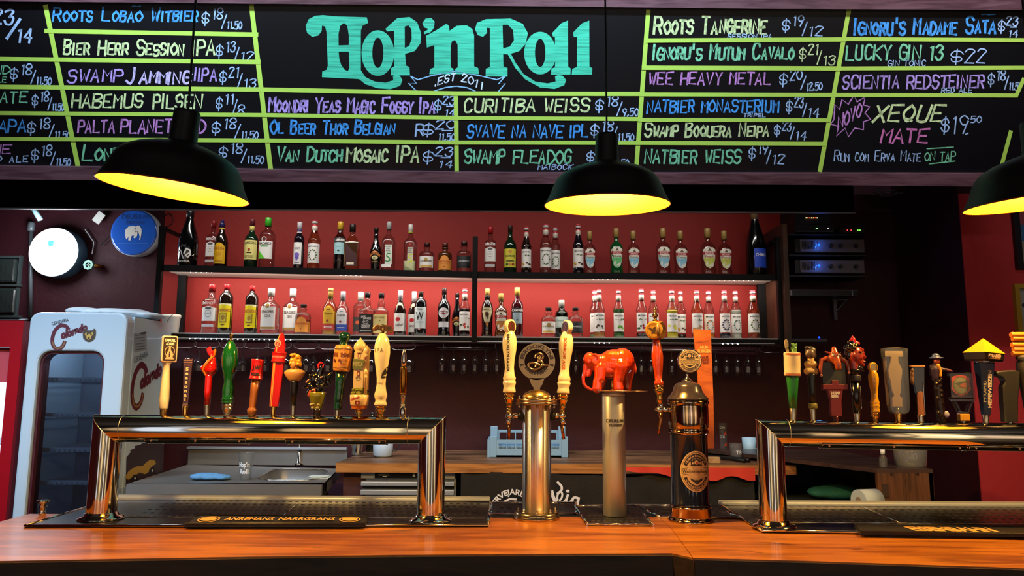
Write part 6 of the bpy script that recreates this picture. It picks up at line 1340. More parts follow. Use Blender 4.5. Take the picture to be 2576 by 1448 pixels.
# 2 brown paddle ------------------------------------------------------------
t, s = handle(466, 1040, 'L', 'slim dark brown paddle tap handle with letters running downwards'); fer(t, s, 23, 6.5, 8, GOLD); BRN = mat('brown_lacquer', '#3c1c10', .25, coat=.4)
P = [(-6.5,22),(6.5,22),(12,142),(-12,142)]; pri(t, s, 'paddle', P, -3.5, 3.5, BRN, bevel=1); tan_ = C('#b5834a', .5)
fl = Flat()
for z in (26, 29): fl.rect(-6.6, z, 6.6, z+1, tan_)
for z in (132, 137): fl.rect(-11.3, z, 11.3, z+1, tan_)
fl.text('River', 0, 124, 5, C('#7a4a2c', .5), w=16)
for i, ch in enumerate('Seasonal'): fl.text(ch, 0, 112-i*10.9, 8.4, C('#e6c48a', .5), w=11, bold=.07)
fl_on(fl, t, s, 'lettering', lambda u, v: -3.7)
# 3 red bird ----------------------------------------------------------------
t, s = handle(520, 1040, 'L', 'glossy red and yellow bird-shaped tap handle with curled crest'); fer(t, s, 26, 6, 8)
RG = mat('red_gloss', '#c4120e', .12, coat=.8); OG = mat('orange_gloss', '#c46a12', .15, coat=.7)
lath(t, s, 'stem', [(7.5,25),(8.5,60),(9,95),(9,102)], RG)
o = blob('bird_body', [('e',(3,0,115),(15,11,18)), ('c',[(4,0,116),(-12,0,118),(-22,0,121)],[15,10,2.5]), ('c',[(6,0,125),(10,0,142)],[12,5])], 1.6, RG, t, k=s, smooth=5)
o = blob('yellow_stripe', [('c',[(-6,-6,100),(-12,-8.2,112),(-8,-9.5,124),(0,-8,136),(7,-4,146)],[2.5,3.4,4.5,4.5,4])], 1.3, OG, t, k=s)
o = blob('crest', [('c',[(8,0,144),(2,0,150),(-4,0,158),(-6,0,166),(-2,0,171),(1,0,164),(4,0,158),(9,0,160)],[5,4,4,4.5,3.5,3,3,3.5]), ('c',[(9,0,148),(12,0,156),(12,0,164)],[5,4,3.5])], 1.3, RG, t, k=s)
o = blob('beak', [('c',[(11,-1,150),(13,-2,160),(13,-2,165)],[3.5,3.5,2.6])], 1, OG, t, k=s)
# 4 dark green turned --------------------------------------------------------
GRN = mat('green_gloss', '#0c4a1e', .1, coat=.9)
t, s = handle(571, 1040, 'L', 'tall glossy dark green turned tap handle with brass tip'); fancy(t, s, 30, 14, NICKEL)
lath(t, s, 'handle_body', [(12,29),(14.5,31),(15,34),(13,36),(14.5,38),(14.5,42),(13,44),(14,55),(14,68),(11,82),(12,92),(16,110),(20,128),(20.5,145),(18.5,162),(12,178),(7,186),(5,188)], GRN)
lath(t, s, 'brass_tip', [(3,186),(5,187),(6,190),(3.5,192),(3.5,196),(4.5,198),(4.5,206),(4,207)], GOLD); bx(t, s, 'brass_tongue', (0, -11, 178), (3.2, 1.5, 12), GOLD, rot=(radians(0), 0, 0)).location = (0, 0, 0)
# 5 red drum on wood stick ----------------------------------------------------
t, s = handle(633, 1040, 'L', 'wooden stick tap handle with a short red drum head', tilt=(0, radians(4))); WD = wood('honey_wood', '#a8652a', '#82481a', .35, 20, 3)
lath(t, s, 'stick', [(9,0),(10.5,6),(12,10),(12,15),(9,18),(8.5,24),(10,60),(11.5,92)], WD); lath(t, s, 'red_drum', [(17,91),(17.5,94),(15.5,96),(15,110),(15,132),(16,138),(16.5,141),(14,142)], mat('red_satin', '#b8161c', .3, coat=.3))
fl = Flat(); fl.text('J.W', 2, 116, 10, K, w=20, bold=.06); fl.text('KUR', 2, 101, 6.5, K, w=22, bold=.1); fl_on(fl, t, s, 'lettering', rnd(15.4))
# 6 red surfboard -------------------------------------------------------------
t, s = handle(687, 1040, 'L', 'tall red surfboard tap handle with yellow stripe and red band', tilt=(0, radians(3.2))); fer(t, s, 22, 5.5, 7, GOLD)
P = [(-11,22),(12,22),(14,60),(15,110),(15,150),(13,180),(8,202),(4,211),(0,208),(-7,195),(-12,175),(-14,140),(-13,90),(-12,50)]
pri(t, s, 'board', P, -5, 5, RG, bevel=2.5); pri(t, s, 'stripe', [(-6,23),(-4,23),(-6,150),(-4,195),(0,206),(-2,206),(-8,190),(-9,140)], -5.8, -4.8, C('#e0943c', .3)); pri(t, s, 'stripe', [(-9,23),(-7.6,23),(-9.5,140),(-11,140)], -5.7, -4.8, C('#e0b03c', .3))
lath(t, s, 'band', [(18,135),(18.5,137),(17.5,138),(17.5,157),(18.5,158),(18,160)], C('#b01418', .3), sy=.55); fl = Flat(); fl.text('LONGBOARD', 0, 146, 5, C('#e8b0a0', .5), w=30); fl_on(fl, t, s, 'lettering', lambda u, v: -.55*sqrt(max(17.5**2-u*u, 1))-.6)
fl = Flat(); fl.oval(-5, 182, 8, 10, C('#e6b49a', .5)); fl.oval(-5, 182, 6.4, 8.2, C('#8c1418', .5)); fl.line(catmull([(-8,186),(-4,188),(-2,184),(-6,181),(-2,178),(-7,177)], 4), 1.4, C('#e6b49a', .5)); fl_on(fl, t, s, 'round_badge', lambda u, v: -5.6)
# 7 blond bust ------------------------------------------------------------------
t, s = handle(737, 1040, 'L', 'tap handle with blond curly-haired bust on a black stem'); fer(t, s, 26, 5.5, 7)
lath(t, s, 'stem', [(7,25),(8.5,60),(10.5,84),(10,88)], C('#0d0b10', .3)); TANS = mat('tan_resin', '#c28a4c', .4); HR = mat('yellow_resin', '#d0921e', .35)
lath(t, s, 'bust_base', [(13,87),(17,91),(22,98),(27,107),(26,111),(20,115),(12,118),(8,122)], TANS, sy=.5)
blob('bust', [('c',[(0,0,108),(1,-1,122)],[7,6]), ('e',(-2,-3,128),(10,10,13)), ('e',(-9,-5,108),(9,5,7)), ('e',(10,-5,108),(9,5,7))], 1.7, TANS, t, k=s, smooth=4)
rn = random.Random(3); blob('curly_hair', [('e',(1,2,140),(15,13,14))] + [('e',(cos(a)*rr_*13+1, -4+sin(a*3)*5, 140+sin(a)*rr_*15),(5,5,4.5)) for a, rr_ in [(i*.55, .7+.3*rn.random()) for i in range(12)]] + [('e',(8,-8,148),(7,5,6)), ('e',(-6,-8,152),(7,5,5)), ('e',(13,-2,130),(5,6,8))], 1.5, HR, t, k=s, smooth=3)
# 8 black bird on hop cup --------------------------------------------------------
t, s = handle(797, 1040, 'L', 'black feathered bird tap handle with red comb above a green cup'); lath(t, s, 'ferrule', [(8,0),(10,3),(9,8),(11,13),(12,17)], C('#5a5048', .25, metal=1) if 0 else mat('dark_pewter', '#6a5e52', .25, 1))
lath(t, s, 'green_cup', [(11,16),(14,22),(17,34),(21,48),(22,58),(19,60)], mat('olive_gloss', '#6e6a1c', .2, coat=.6)); 
rn = random.Random(5); blob('bird_body', [('e',(0,0,80),(19,15,22)), ('e',(-8,0,95),(14,12,14)), ('c',[(0,0,96),(6,-2,112),(8,-3,122)],[11,8,6]), ('c',[(-8,0,84),(-22,-4,76),(-34,-4,70)],[9,7,3]), ('c',[(12,0,88),(26,2,98),(33,2,108)],[10,8,4]), ('c',[(10,0,76),(28,2,84)],[9,6]), ('c',[(-10,-4,72),(-20,-6,60),(-26,-6,56)],[7,5,3])] + [('e',(rn.uniform(-20,20),-10+rn.uniform(-4,2),rn.uniform(66,102)),(5,4,6)) for _ in range(14)], 1.8, mat('black_gloss', '#0b090b', .12, coat=.8), t, k=s, smooth=2)
blob('red_comb', [('c',[(2,-4,120),(0,-4,128),(5,-4,134),(10,-4,132)],[3,3.5,3,2.5]), ('c',[(12,-6,122),(14,-6,128)],[2.5,2])], 1.1, RG, t, k=s)
blob('red_feathers', [('c',[(-18,-8,52),(-16,-9,62)],[6,4]), ('c',[(-5,-12,48),(-3,-14,62)],[4,3])], 1.3, C('#a03c24', .3), t, k=s)
blob('wing_tips', [('c',[(-28,-6,84),(-22,-8,90)],[3,2.5]), ('c',[(9,-12,96),(15,-12,98)],[2.4,2]), ('c',[(-10,-12,64),(-4,-12,66)],[3,2])], 1.1, C('#c08a6a', .3), t, k=s)
blob('small_hops', [('e',(x,-12,z),(5,5,4)) for x, z in ((-12,28),(-4,30),(6,28),(-8,20),(4,20))], 1.4, C('#8c8250', .35), t, k=s)
# 9 barrel on green shaft ---------------------------------------------------------
t, s = handle(848, 1040, 'L', 'green tap handle with round knob and a tan printed barrel', tilt=(0, radians(3.6))); fer(t, s, 16, 6, 7)
DG = mat('bottle_green_gloss', '#0a3222', .15, coat=.7)
lath(t, s, 'green_shaft', [(9,15),(11,17),(9,20),(11,30),(9,33),(11,36),(11,48),(10,52),(11.5,60),(10,64),(12,80),(14.5,115)], DG); lath(t, s, 'green_knob', [(12,175),(12,180),(9,184),(10,188),(14,195),(15,201),(13,208),(8,212),(3,213)], DG)
lath(t, s, 'tan_barrel', [(19,112),(21,114),(22,118),(23.5,145),(22.5,170),(21,176),(16,179)], mat('tan_barrel_lacquer', '#cf8a3e', .22, coat=.5))
fl = Flat(); 
for z in (121, 168): fl.rect(-21.5, z, 21.5, z+1.4, K)
TB_ = C('#5c1c10', .5)
fl.text('SHEAS', 10, 149, 10, TB_, w=22, bold=.05); fl.text('EAS', -14, 149, 10, TB_, w=11, bold=.05); fl.text('BLONDE', 9, 138, 5, TB_, w=18); fl.text('Lager', 9, 129, 5, TB_, w=14, shear=.3); fl.oval(-2, 139, 3, 4, TB_, n=8); fl.oval(-16, 139, 3, 4, TB_, n=8); fl_on(fl, t, s, 'lettering', rnd(23.6))
# 10 onion dome tower --------------------------------------------------------------
t, s = handle(903, 1040, 'L', 'cream tower tap handle with onion domes, green sign and hop ring'); fancy(t, s, 20, 11)
CRM = mat('cream_resin', '#dcb878', .3, coat=.3); MR = C('#7a2014', .4)
lath(t, s, 'orange_base', [(19,18),(20,20),(20,26),(21,27)], C('#cf6a24', .35)); lath(t, s, 'bowl', [(21,26),(22.5,28),(23.5,40),(24,53),(21,54)], CRM)
rn = random.Random(8)
for i in range(15):
    a = radians(180+i*24+rn.uniform(-6,6)); zz2 = 57 + (i % 2)*9
    b = HB(); b.ell((17*cos(a)*(1-.15*(i % 2)), 17*sin(a)*(1-.15*(i % 2)), zz2), (6.5, 6, 5.5), seg=10, rings=7); b.done('hop_cone', t, s, mat('hop_green', '#7e7c1c', .4, bump=.8, bscale=300))
bx(t, s, 'main_tower', (-2, 0, 108), (26, 22, 104), CRM, bevel=1.5); lath(t, s, 'onion_dome', [(13,158),(14,160),(12,162),(15,166),(17,173),(15,181),(9,188),(3,194),(1,198)], CRM, x=-2)
lath(t, s, 'side_turret', [(8,66),(8,150),(9.5,152),(8,154),(8.5,157),(11,163),(9,170),(4,175),(1,178)], CRM, x=15, y=-3); lath(t, s, 'small_turret', [(4,56),(4,96),(5,97),(3.6,99),(3.6,106),(5,108),(5.5,111),(3.5,116),(1,120)], CRM, x=17, y=-13)
pri(t, s, 'green_sign', [(-17,118),(6,116),(12,134),(10,142),(-17,144)], -14, -11, C('#5e6428', .4), bevel=.6)
fl = Flat(); fl.text('INDICA', -4, 125, 12, C('#b9b07a', .5), w=26, bold=.02); fl.text('IPA', -2, 92, 8, K, w=13)
fl.rect(-7, 89, 3, 90, K)
fl_on(fl, t, s, 'lettering', lambda u, v: -14.4 if v > 110 else -11.3)
fl = Flat()
for x, z, h in ((-2,150,9),(-2,105,8)): fl.rect(x-3.6, z-h/2-1, x+3.6, z+h/2+1, MR); fl.oval(x, z+h/2+1, 3.6, 3.6, MR, n=12); fl.rect(x-2, z-h/2+1, x+2, z+h/2, CRM)
fl_on(fl, t, s, 'window_print', lambda u, v: -11.2)
fl = Flat(); fl.rect(12.5,142,15,148,MR); fl.rect(11.5,100,14,110,MR); fl_on(fl, t, s, 'window_print', lambda u, v: -11.4)
fl = Flat(); fl.text('Colorado', -6, 42, 7, C('#a02018', .5), w=24, shear=.3, bold=.05, rot=.25); fl.poly([(-6,38),(-3,39.5),(0,38.5),(3,39.5),(6,38),(6,31),(3,28),(0,26.5),(-3,28),(-6,31)], MR); fl.oval(0, 33, 2.5, 3, C('#c98a5c', .5), n=8); fl_on(fl, t, s, 'bowl_print', rnd(23.6))
# 11 cream ale handle -----------------------------------------------------------------
t, s = handle(957, 1040, 'L', 'tallest cream turned tap handle with I.P.A. print and brown name scroll'); fancy(t, s, 28, 15)
p11 = [(15,26),(16.5,28),(16.5,33),(14,36),(14,42),(16,46),(17,54),(14,64),(11.5,80),(12,95),(14,112),(18.5,140),(20.5,160),(20,176),(16,194),(9,208),(8,209)]
lath(t, s, 'handle_body', p11, CREAM); lath(t, s, 'brass_finial', [(8,208),(9,210),(5,212),(4,216),(7,220),(4,226),(6,229),(3,232)], GOLD)
pri(t, s, 'name_scroll', [(-26,222),(-20,228),(-14,232),(-6,229),(8,231),(20,228),(26,224),(27,214),(24,210),(14,213),(0,215),(-12,218),(-20,214),(-24,214)], -5, -2, mat('bronze_scroll', '#7a4a14', .25, .6), bevel=.7)
fl = Flat(); fl.text('DUNDEE', 2, 217.5, 10, C('#2c1606', .4), w=42, bold=.06, rot=-.04); fl_on(fl, t, s, 'scroll_lettering', lambda u, v: -5.2)
fl = Flat(); fl.text('I.P.A.', -4, 160, 11, C('#6a5630', .5), w=24); fl.text('DUNDEE', -1, 80, 5, C('#6a3c1c', .5), w=14, rot=-.15); fl.poly([(2,99),(12,104),(17,118),(17,126),(10,118),(4,108)], C('#241a12', .5)); fl.rect(2, 95, 13, 100, C('#241a12', .5)); fl_on(fl, t, s, 'lettering', onprof(p11))
# 12 bullet -----------------------------------------------------------------------------
t, s = handle(1013, 1040, 'L', 'rifle cartridge tap handle with silver point and bronze case'); lath(t, s, 'chrome_coupling', [(8,0),(9,2),(9,14),(8,17),(8,22),(5,26)], CHROME); fer(t, s, 30, 4, 6); lath(t, s, 'ferrule', [(4.5,25),(6,52),(7,55)], NICKEL)
lath(t, s, 'cartridge_case', [(9,54),(9.6,55),(9,57),(8.4,58),(9.5,60),(9.8,90),(9.2,115),(8,122),(7,126)], mat('bronze_case', '#a06a2c', .2, 1)); lath(t, s, 'bullet_tip', [(7,125),(7.2,140),(6.4,152),(4.5,162),(2,169),(.5,171)], mat('silver_point', '#d8ccc0', .12, 1))
# ======================= right rail =======================
# 1 can with lime -------------------------------------------------------------------------
t, s = handle(1995, 1051, 'R', 'tap handle shaped like a cream can with green leaves on a green cone', tilt=(0, radians(1.5))); fer(t, s, 31, 7, 9)
lath(t, s, 'green_cone', [(9,30),(12,70),(15,108),(15,112)], mat('leaf_green_paint', '#1c6e2c', .35)); cn = [(19,111),(20,113),(20,120),(19.4,122),(20,140),(20,160),(20.5,166),(20,170),(17,171)]
lath(t, s, 'cream_can', cn, mat('cream_can_paint', '#d9c294', .4)); fl = Flat(); OR = C('#c4501c', .45)
for z in (113, 164): fl.rect(-19.4, z, 19.4, z+2.2, OR); fl.rect(-19.4, z+3.6, 19.4, z+4.6, OR)
fl_on(fl, t, s, 'red_bands', rnd(20.3))
rn = random.Random(2); blob('green_leaves', [('c',[(6+rn.uniform(-5,5), rn.uniform(-5,5), 172),(6+rn.uniform(-11,11), rn.uniform(-9,5), 183+rn.uniform(-2,12))],[3.5,1.6]) for _ in range(18)], 1.2, mat('leaf_green', '#4a7a34', .4), t, k=s, smooth=1)
pri(t, s, 'wooden_spoon', [(-12,168),(-7,168),(-9,182),(-9,196),(-13,204),(-17,203),(-19,194),(-17,182)], -2, 2, C('#a08c6a', .5), bevel=1)
# 2 bust with dark head ----------------------------------------------------------------------
t, s = handle(2046, 1051, 'R', 'tap handle with dark-haired bust in a cream coat'); fer(t, s, 30, 6, 8); lath(t, s, 'camouflage_ring', [(10,30),(11,32),(11,42),(10,43)], mat('camo_green', '#6e6a2c', .4, var=.6, vscale=90))
lath(t, s, 'stem', [(7,42),(8,70),(11,114),(10,118)], mat('black_camo', '#0f0e12', .3, var=.5, vscale=60))
blob('coat_bust', [('c',[(-10,0,124),(10,0,124)],[9,9]), ('c',[(-8,0,142),(9,0,142)],[9,8]), ('c',[(0,0,148),(0,0,158)],[9,8])], 1.7, mat('cream_coat', '#c8a05c', .4), t, k=s, smooth=3)
blob('head', [('e',(-1,-1,168),(12,12,15)), ('e',(-11,-5,166),(4,4,5))], 1.5, mat('dark_face', '#5c4636', .4), t, k=s); blob('hair', [('e',(2,2,176),(14,12,12)), ('e',(8,4,166),(9,9,12)), ('e',(-8,-2,184),(7,6,4))], 1.5, C('#3a3028', .45), t, k=s, smooth=2)
# 3 camel -------------------------------------------------------------------------------------
t, s = handle(2103, 1051, 'R', 'camel leaning over a dark chalkboard on a burgundy tap handle'); lath(t, s, 'ferrule', [(6,0),(5,3),(6,6),(6,12)], C('#5c1418', .3))
BUR = mat('burgundy_lacquer', '#6e1212', .4)
pri(t, s, 'burgundy_paddle', [(-13,11),(13,11),(14,20),(14,50),(20,80),(-20,80),(-14,50),(-14,20)], -6, 6, BUR, bevel=1.5); pri(t, s, 'burgundy_tray', [(-32,78),(32,78),(32,92),(9,92),(9,102),(-9,102),(-9,92),(-32,92)], -7, 7, BUR, bevel=1.5)
bx(t, s, 'chalk_panel', (0, 0, 120), (62, 9, 60), mat('olive_panel', '#2a2a1c', .4), bevel=3)
fl = Flat(); fl.text('HUMP', 0, 66, 7.5, C('#e0cfc0', .5), w=23, bold=.08); fl.text('BEER', -2, 57.5, 7.5, C('#e0cfc0', .5), w=19, bold=.08); fl_on(fl, t, s, 'lettering', lambda u, v: -6.4)
CAM = mat('camel_brown', '#a0441c', .25, coat=.5)
blob('camel_body', [('e',(0,0,156),(22,9,10)), ('e',(2,-8,158),(12,9,16)), ('c',[(2,-8,168),(2,-4,182)],[9,6]), ('c',[(4,-10,156),(5,-15,144),(6,-15,134)],[9,8.5,8]), ('c',[(-8,-4,170),(-20,-2,174)],[3.5,2]), ('c',[(12,-4,168),(24,-2,166)],[3.5,2]), ('c',[(-16,-2,158),(-32,-4,152),(-36,-6,130),(-35,-6,118)],[6,5.5,4.5,3.5]), ('c',[(18,-2,158),(32,-4,150),(36,-6,134),(36,-7,124)],[6,5.5,4.5,3.5])], 1.7, CAM, t, k=s, smooth=4)
blob('hands', [('e',(36,-8,121),(4.5,4,4)), ('e',(-35,-7,114),(4,4,4))], 1.2, C('#c98468', .35), t, k=s)
for x in (-4, 10):
    b = HB(); b.ell((x, -16, 165), (3.4, 2, 3.4), seg=10, rings=7); b.done('eye', t, s, C('#e8e0cc', .3)); b = HB(); b.ell((x, -18, 165), (1.3, .8, 1.3), seg=8, rings=6); b.done('pupil', t, s, K)
b = HB(); b.tube([(-9,-16,172),(-2,-18,167)], .9, seg=5); b.tube([(14,-16,172),(8,-18,167)], .9, seg=5); b.ell((3, -23, 139), (1.3,1,1.6), seg=6, rings=5); b.ell((9, -23, 139), (1.3,1,1.6), seg=6, rings=5); b.done('face_marks', t, s, C('#3a140a', .4))
# 4 red devil head ------------------------------------------------------------------------------
t, s = handle(2156, 1052, 'R', 'grinning red-faced head tap handle with black and red flaming hair'); fer(t, s, 20, 6, 8); lath(t, s, 'stem', [(9,20),(10,60),(11.5,100)], mat('black_lacquer', '#0c0b10', .2, coat=.5)); lath(t, s, 'grey_ring', [(14,100),(15,102),(15,114),(14,116)], C('#2c2a2c', .4)); lath(t, s, 'collar', [(13,116),(12,124),(14,126),(14,130)], C('#111114', .25))
fl = Flat(); fl.text('BLACK LAGER', 0, -2, 5, C('#d8d4cc', .5), w=70); fl.build('side_lettering', lambda u, v, l: ((9.5+v*.3)*s, -7*s-l, (60+u)*s), t, eps=.0003)
RF = mat('red_flesh', '#8c2a1c', .28, coat=.4)
blob('face', [('e',(4,0,165),(20,16,26)), ('c',[(20,0,178),(23,-1,172)],[5,5]), ('c',[(18,0,170),(28,0,162),(27,0,158)],[5,4.5,3]), ('c',[(12,0,150),(22,0,142)],[10,6]), ('e',(20,0,152),(5,7,4)), ('c',[(14,-8,184),(24,-4,180)],[3,2.5]), ('e',(-6,-14,166),(4,3,6)), ('c',[(-2,0,146),(-2,0,130)],[12,11]), ('e',(12,-11,160),(7,4,7))], 1.7, RF, t, k=s, smooth=3)
rn = random.Random(4); blob('black_hair', [('e',(-6,2,182),(17,16,16)), ('e',(-12,3,166),(10,12,14))] + [('c',[(rn.uniform(-18,12), rn.uniform(-14,0), 184),(rn.uniform(-20,16), rn.uniform(-14,0), 196+rn.uniform(-3,6))],[5,2.5]) for _ in range(14)], 1.7, mat('black_gloss', ''), t, k=s, smooth=2)
blob('goatee', [('c',[(8,-3,134),(18,-3,130),(22,-2,126)],[7,6,3])], 1.4, mat('black_gloss', ''), t, k=s)
blob('red_flames', [('c',[(-8+i*4, -3, 196),(-7+i*3.4+rn.uniform(-2,2), -3, 214-abs(i-2)*5)],[5,2.4]) for i in range(6)], 1.4, mat('flame_red', '#a81420', .2, coat=.6), t, k=s, smooth=2)
b = HB(); b.ell((15,-12,170),(3,1.6,2), seg=8, rings=6); b.tube([(8,-15,175),(14,-15,173),(21,-9,176)], 1.3, seg=5); b.done('brow_and_eye', t, s, C('#1c0a08', .3)); b = HB(); b.ell((24,-3,150),(4,5,2.2), seg=10, rings=6); b.done('teeth', t, s, C('#c9866c', .3))
# 5 yellow turned -------------------------------------------------------------------------------
def brook(t, s, bodym, base, h, txt, tcol, fsz=26, ringm=None, disc=True, rzd=0, side2=None):
    k = h/150
    p = [(a*k, base+b*k) for a, b in [(14,0),(15,2),(14,8),(13,14),(15,20),(15.5,24),(13.5,26),(14.5,30),(15,33),(12,42),(10.5,56),(12,74),(16,98),(17,114),(15.5,126),(11,137),(8,141)]]
    lath(t, s, 'handle_body', p, bodym)
    if disc:
        Rz = Matrix.Rotation(rzd, 3, 'Z'); b = HB(); b.lathe([(15*k,-6*k),(17*k,-5*k),(17*k,5*k),(15*k,6*k)], seg=30, axis=(0,1,0)); b.v = [tuple(Rz @ Vector(v) + Vector((0,0,base+151*k))) for v in b.v]; b.done('medallion', t, s, bodym)
        fl = Flat(); fl.oval(0, 0, 13*k, 13*k, ringm or C('#5c4a3a', .4)); fl.line(catmull([(-9*k,-6*k),(-2*k,-8*k),(2*k,0),(6*k,5*k),(1*k,9*k),(-2*k,5*k),(4*k,1*k),(6*k,-4*k),(0,-7*k)], 4), 2*k, tcol)
        fl.build('medallion_letter', lambda u, v, l: tuple(Rz @ Vector((u*s, -6.3*k*s-l, 0)) + Vector((0, 0, (base+151*k+v)*s))), t, eps=.0003)
    pr = lambda v: onprof(p)
    fl = Flat(); fl.text(txt, 0, -3.2*k, 6.4*k, tcol, w=86*k, bold=.05)
    f0 = onprof(p)
    def fm(u, v, l, x0=-3*k):
        z = base+90*k-u; x = x0-v*-1
        return (x*s, f0(x, z)*s-l, z*s)
    fl.build('lettering', fm, t, eps=.0003)
    return p
t, s = handle(2203, 1053, 'R', 'yellow turned tap handle with small round red-lettered medallion'); fancy(t, s, 24, 11); YG = mat('yellow_glaze', '#d99a12', .18, coat=.7)
brook(t, s, YG, 23, 112, 'BROOKLYN SUMMER ALE', C('#8a6410', .5), ringm=C('#6e6a66', .4), rzd=radians(15))
# 6 clear acrylic paddle ---------------------------------------------------------------------------
t, s = handle(2260, 1055, 'R', 'large clear acrylic paddle tap handle with frosted inner shape'); fer(t, s, 20, 6.5, 9, BRASS)
ACR = glass('acrylic', '#f2ecdc', .6, gloss=.05, haze=.03)
pri(t, s, 'acrylic_paddle', [(-14,19),(14,19),(24,23),(28,34),(29,90),(31,170),(32,184),(16,187),(0,188),(-16,187),(-31,184),(-31,170),(-26,90),(-24,36),(-20,24)], -9, 9, ACR, bevel=2)
inn2 = [(-13,38),(11,38),(12,60),(7,63),(6,68),(9,73),(10,78),(11,100),(15,120),(16,132),(10,146),(8,152),(8,164),(20,164),(20,178),(-22,178),(-22,164),(-9,164),(-10,152),(-15,142),(-19,130),(-18,118),(-14,100),(-12,78),(-10,73),(-8,68),(-9,63),(-13,60)]
pri(t, s, 'frosted_insert', inn2, -3, 3, mat('frosted_tan', '#c9b48c', .6)); pri(t, s, 'side_plate', [(-25,40),(-20,40),(-20,160),(-29,160)], 2, 5, C('#8c7c7a', .5))
lath(t, s, 'inner_stud', [(5,19),(5,26),(3,28),(4,34)], NICKEL)
# 7 black knife-like ---------------------------------------------------------------------------------
t, s = handle(2316, 1055, 'R', 'black flat tap handle with carved wooden grip and tan cap'); fer(t, s, 17, 7, 8)
pri(t, s, 'black_blade', [(-8,16),(8,16),(9,50),(13,80),(17,136),(17,138),(-14,138),(-13,100),(-8,70)], -4, 4, mat('black_lacquer', ''), bevel=1); bx(t, s, 'tan_cap', (0, 0, 140), (36, 12, 5), C('#a8743c', .4), bevel=1)
pri(t, s, 'wooden_grip', [(-9,16),(8,16),(7,50),(7,74),(2,77),(-5,75),(-8,68)], -7, -3, WD, bevel=1.2)
blob('carved_face', [('e',(-15,-2,120),(5,4,12)), ('e',(-16,-2,106),(5,4,13)), ('e',(-15,-4,130),(4,3,5))], 1.3, C('#6a4a2c', .5), t, k=s, smooth=1)
bx(t, s, 'side_strip', (9.5, -4, 60), (1.2, 3, 82), C('#8090b8', .3))
# 8 figurine -----------------------------------------------------------------------------------------
t, s = handle(2369, 1056, 'R', 'carved figurine tap handle of a person in blue hat on a dark rocky pillar'); fer(t, s, 8, 6, 7)
rn = random.Random(6); blob('rocky_pillar', [('c',[(0,0,8),(-3,0,40),(-4,0,80),(-6,0,118)],[11,11,10,10])] + [('e',(rn.uniform(-11,5)+(-3 if z > 60 else 0), rn.uniform(-10,-4), z),(5,4,4)) for z in range(12, 112, 6)], 1.6, mat('dark_bronze', '#241a16', .28, .4), t, k=s, smooth=2)
blob('coat', [('c',[(-9,0,112),(-9,0,132),(-6,0,142)],[10,12,9]), ('c',[(-6,-4,138),(8,-8,132),(20,-8,132)],[6,4.5,3.5]), ('c',[(-16,0,140),(-18,2,120)],[6,4])], 1.6, C('#34243a', .4), t, k=s, smooth=3)
blob('yellow_scarf', [('c',[(-4,-8,142),(0,-9,130),(-1,-10,116)],[5,4,3.5])], 1.3, C('#c98e1c', .4), t, k=s); blob('face', [('e',(-3,-3,154),(8,8,8))], 1.4, C('#a8482c', .4), t, k=s); blob('blue_hat', [('e',(-3,0,162),(19,15,3)), ('e',(-4,0,167),(9,9,7))], 1.3, C('#33406e', .4), t, k=s, smooth=2)
blob('tentacle_arm', [('c',[(14,-8,132),(24,-8,130),(32,-7,128)],[4,3.6,2])], 1.1, C('#5c3440', .35), t, k=s); blob('light_mask', [('e',(8,-9,20),(7,4,9))], 1.3, C('#a8a0a8', .4), t, k=s)
# 9 square acrylic --------------------------------------------------------------------------------------
t, s = handle(2424, 1056, 'R', 'square clear acrylic tap handle with orange oval emblem and yellow block foot'); fer(t, s, 5, 5, 6); AC2 = glass('acrylic_clear', '#f4f0ee', .5, gloss=.06)
bx(t, s, 'yellow_foot', (0, 0, 13), (25, 16, 18), C('#dc9a1a', .4), bevel=1.5); pri(t, s, 'acrylic_fork', [(-12,22),(12,22),(16,34),(24,50),(31,56),(31,60),(-31,60),(-31,56),(-24,50),(-16,34)], -7, 7, AC2, holes=[[(-8,28),(8,28),(13,44),(20,52),(-20,52),(-13,44)]], bevel=1)
bx(t, s, 'acrylic_square', (0, 0, 93), (62, 14, 66), AC2, bevel=2); bx(t, s, 'dark_backing', (0, 2, 90), (52, 2, 52), C('#1c0e10', .4))
fl = Flat(); OG2 = C('#c8541c', .45)
fl.poly([(-24,112),(-16,117),(0,120),(16,117),(24,112),(22,98),(25,84),(14,72),(0,68),(-14,72),(-25,84),(-22,98)], OG2); fl.oval(0, 93, 20, 22, C('#7c8448', .5)); fl.oval(0, 93, 17.5, 19.5, C('#9ca06a', .5)); fl.poly([(-16,98),(16,104),(12,96),(-2,92)], C('#5c6a3a', .5)); fl.poly([(-6,92),(4,99),(14,100),(14,88),(4,88)], C('#cf7a24', .5)); fl.text('HOPS VALLEY', 0, 113, 4, C('#5c1c0c', .5), w=26); fl.text('Hops Valley the Works', 0, 64.5, 5, C('#b9825c', .5), w=50, shear=.2)
fl_on(fl, t, s, 'oval_emblem', lambda u, v: .6)
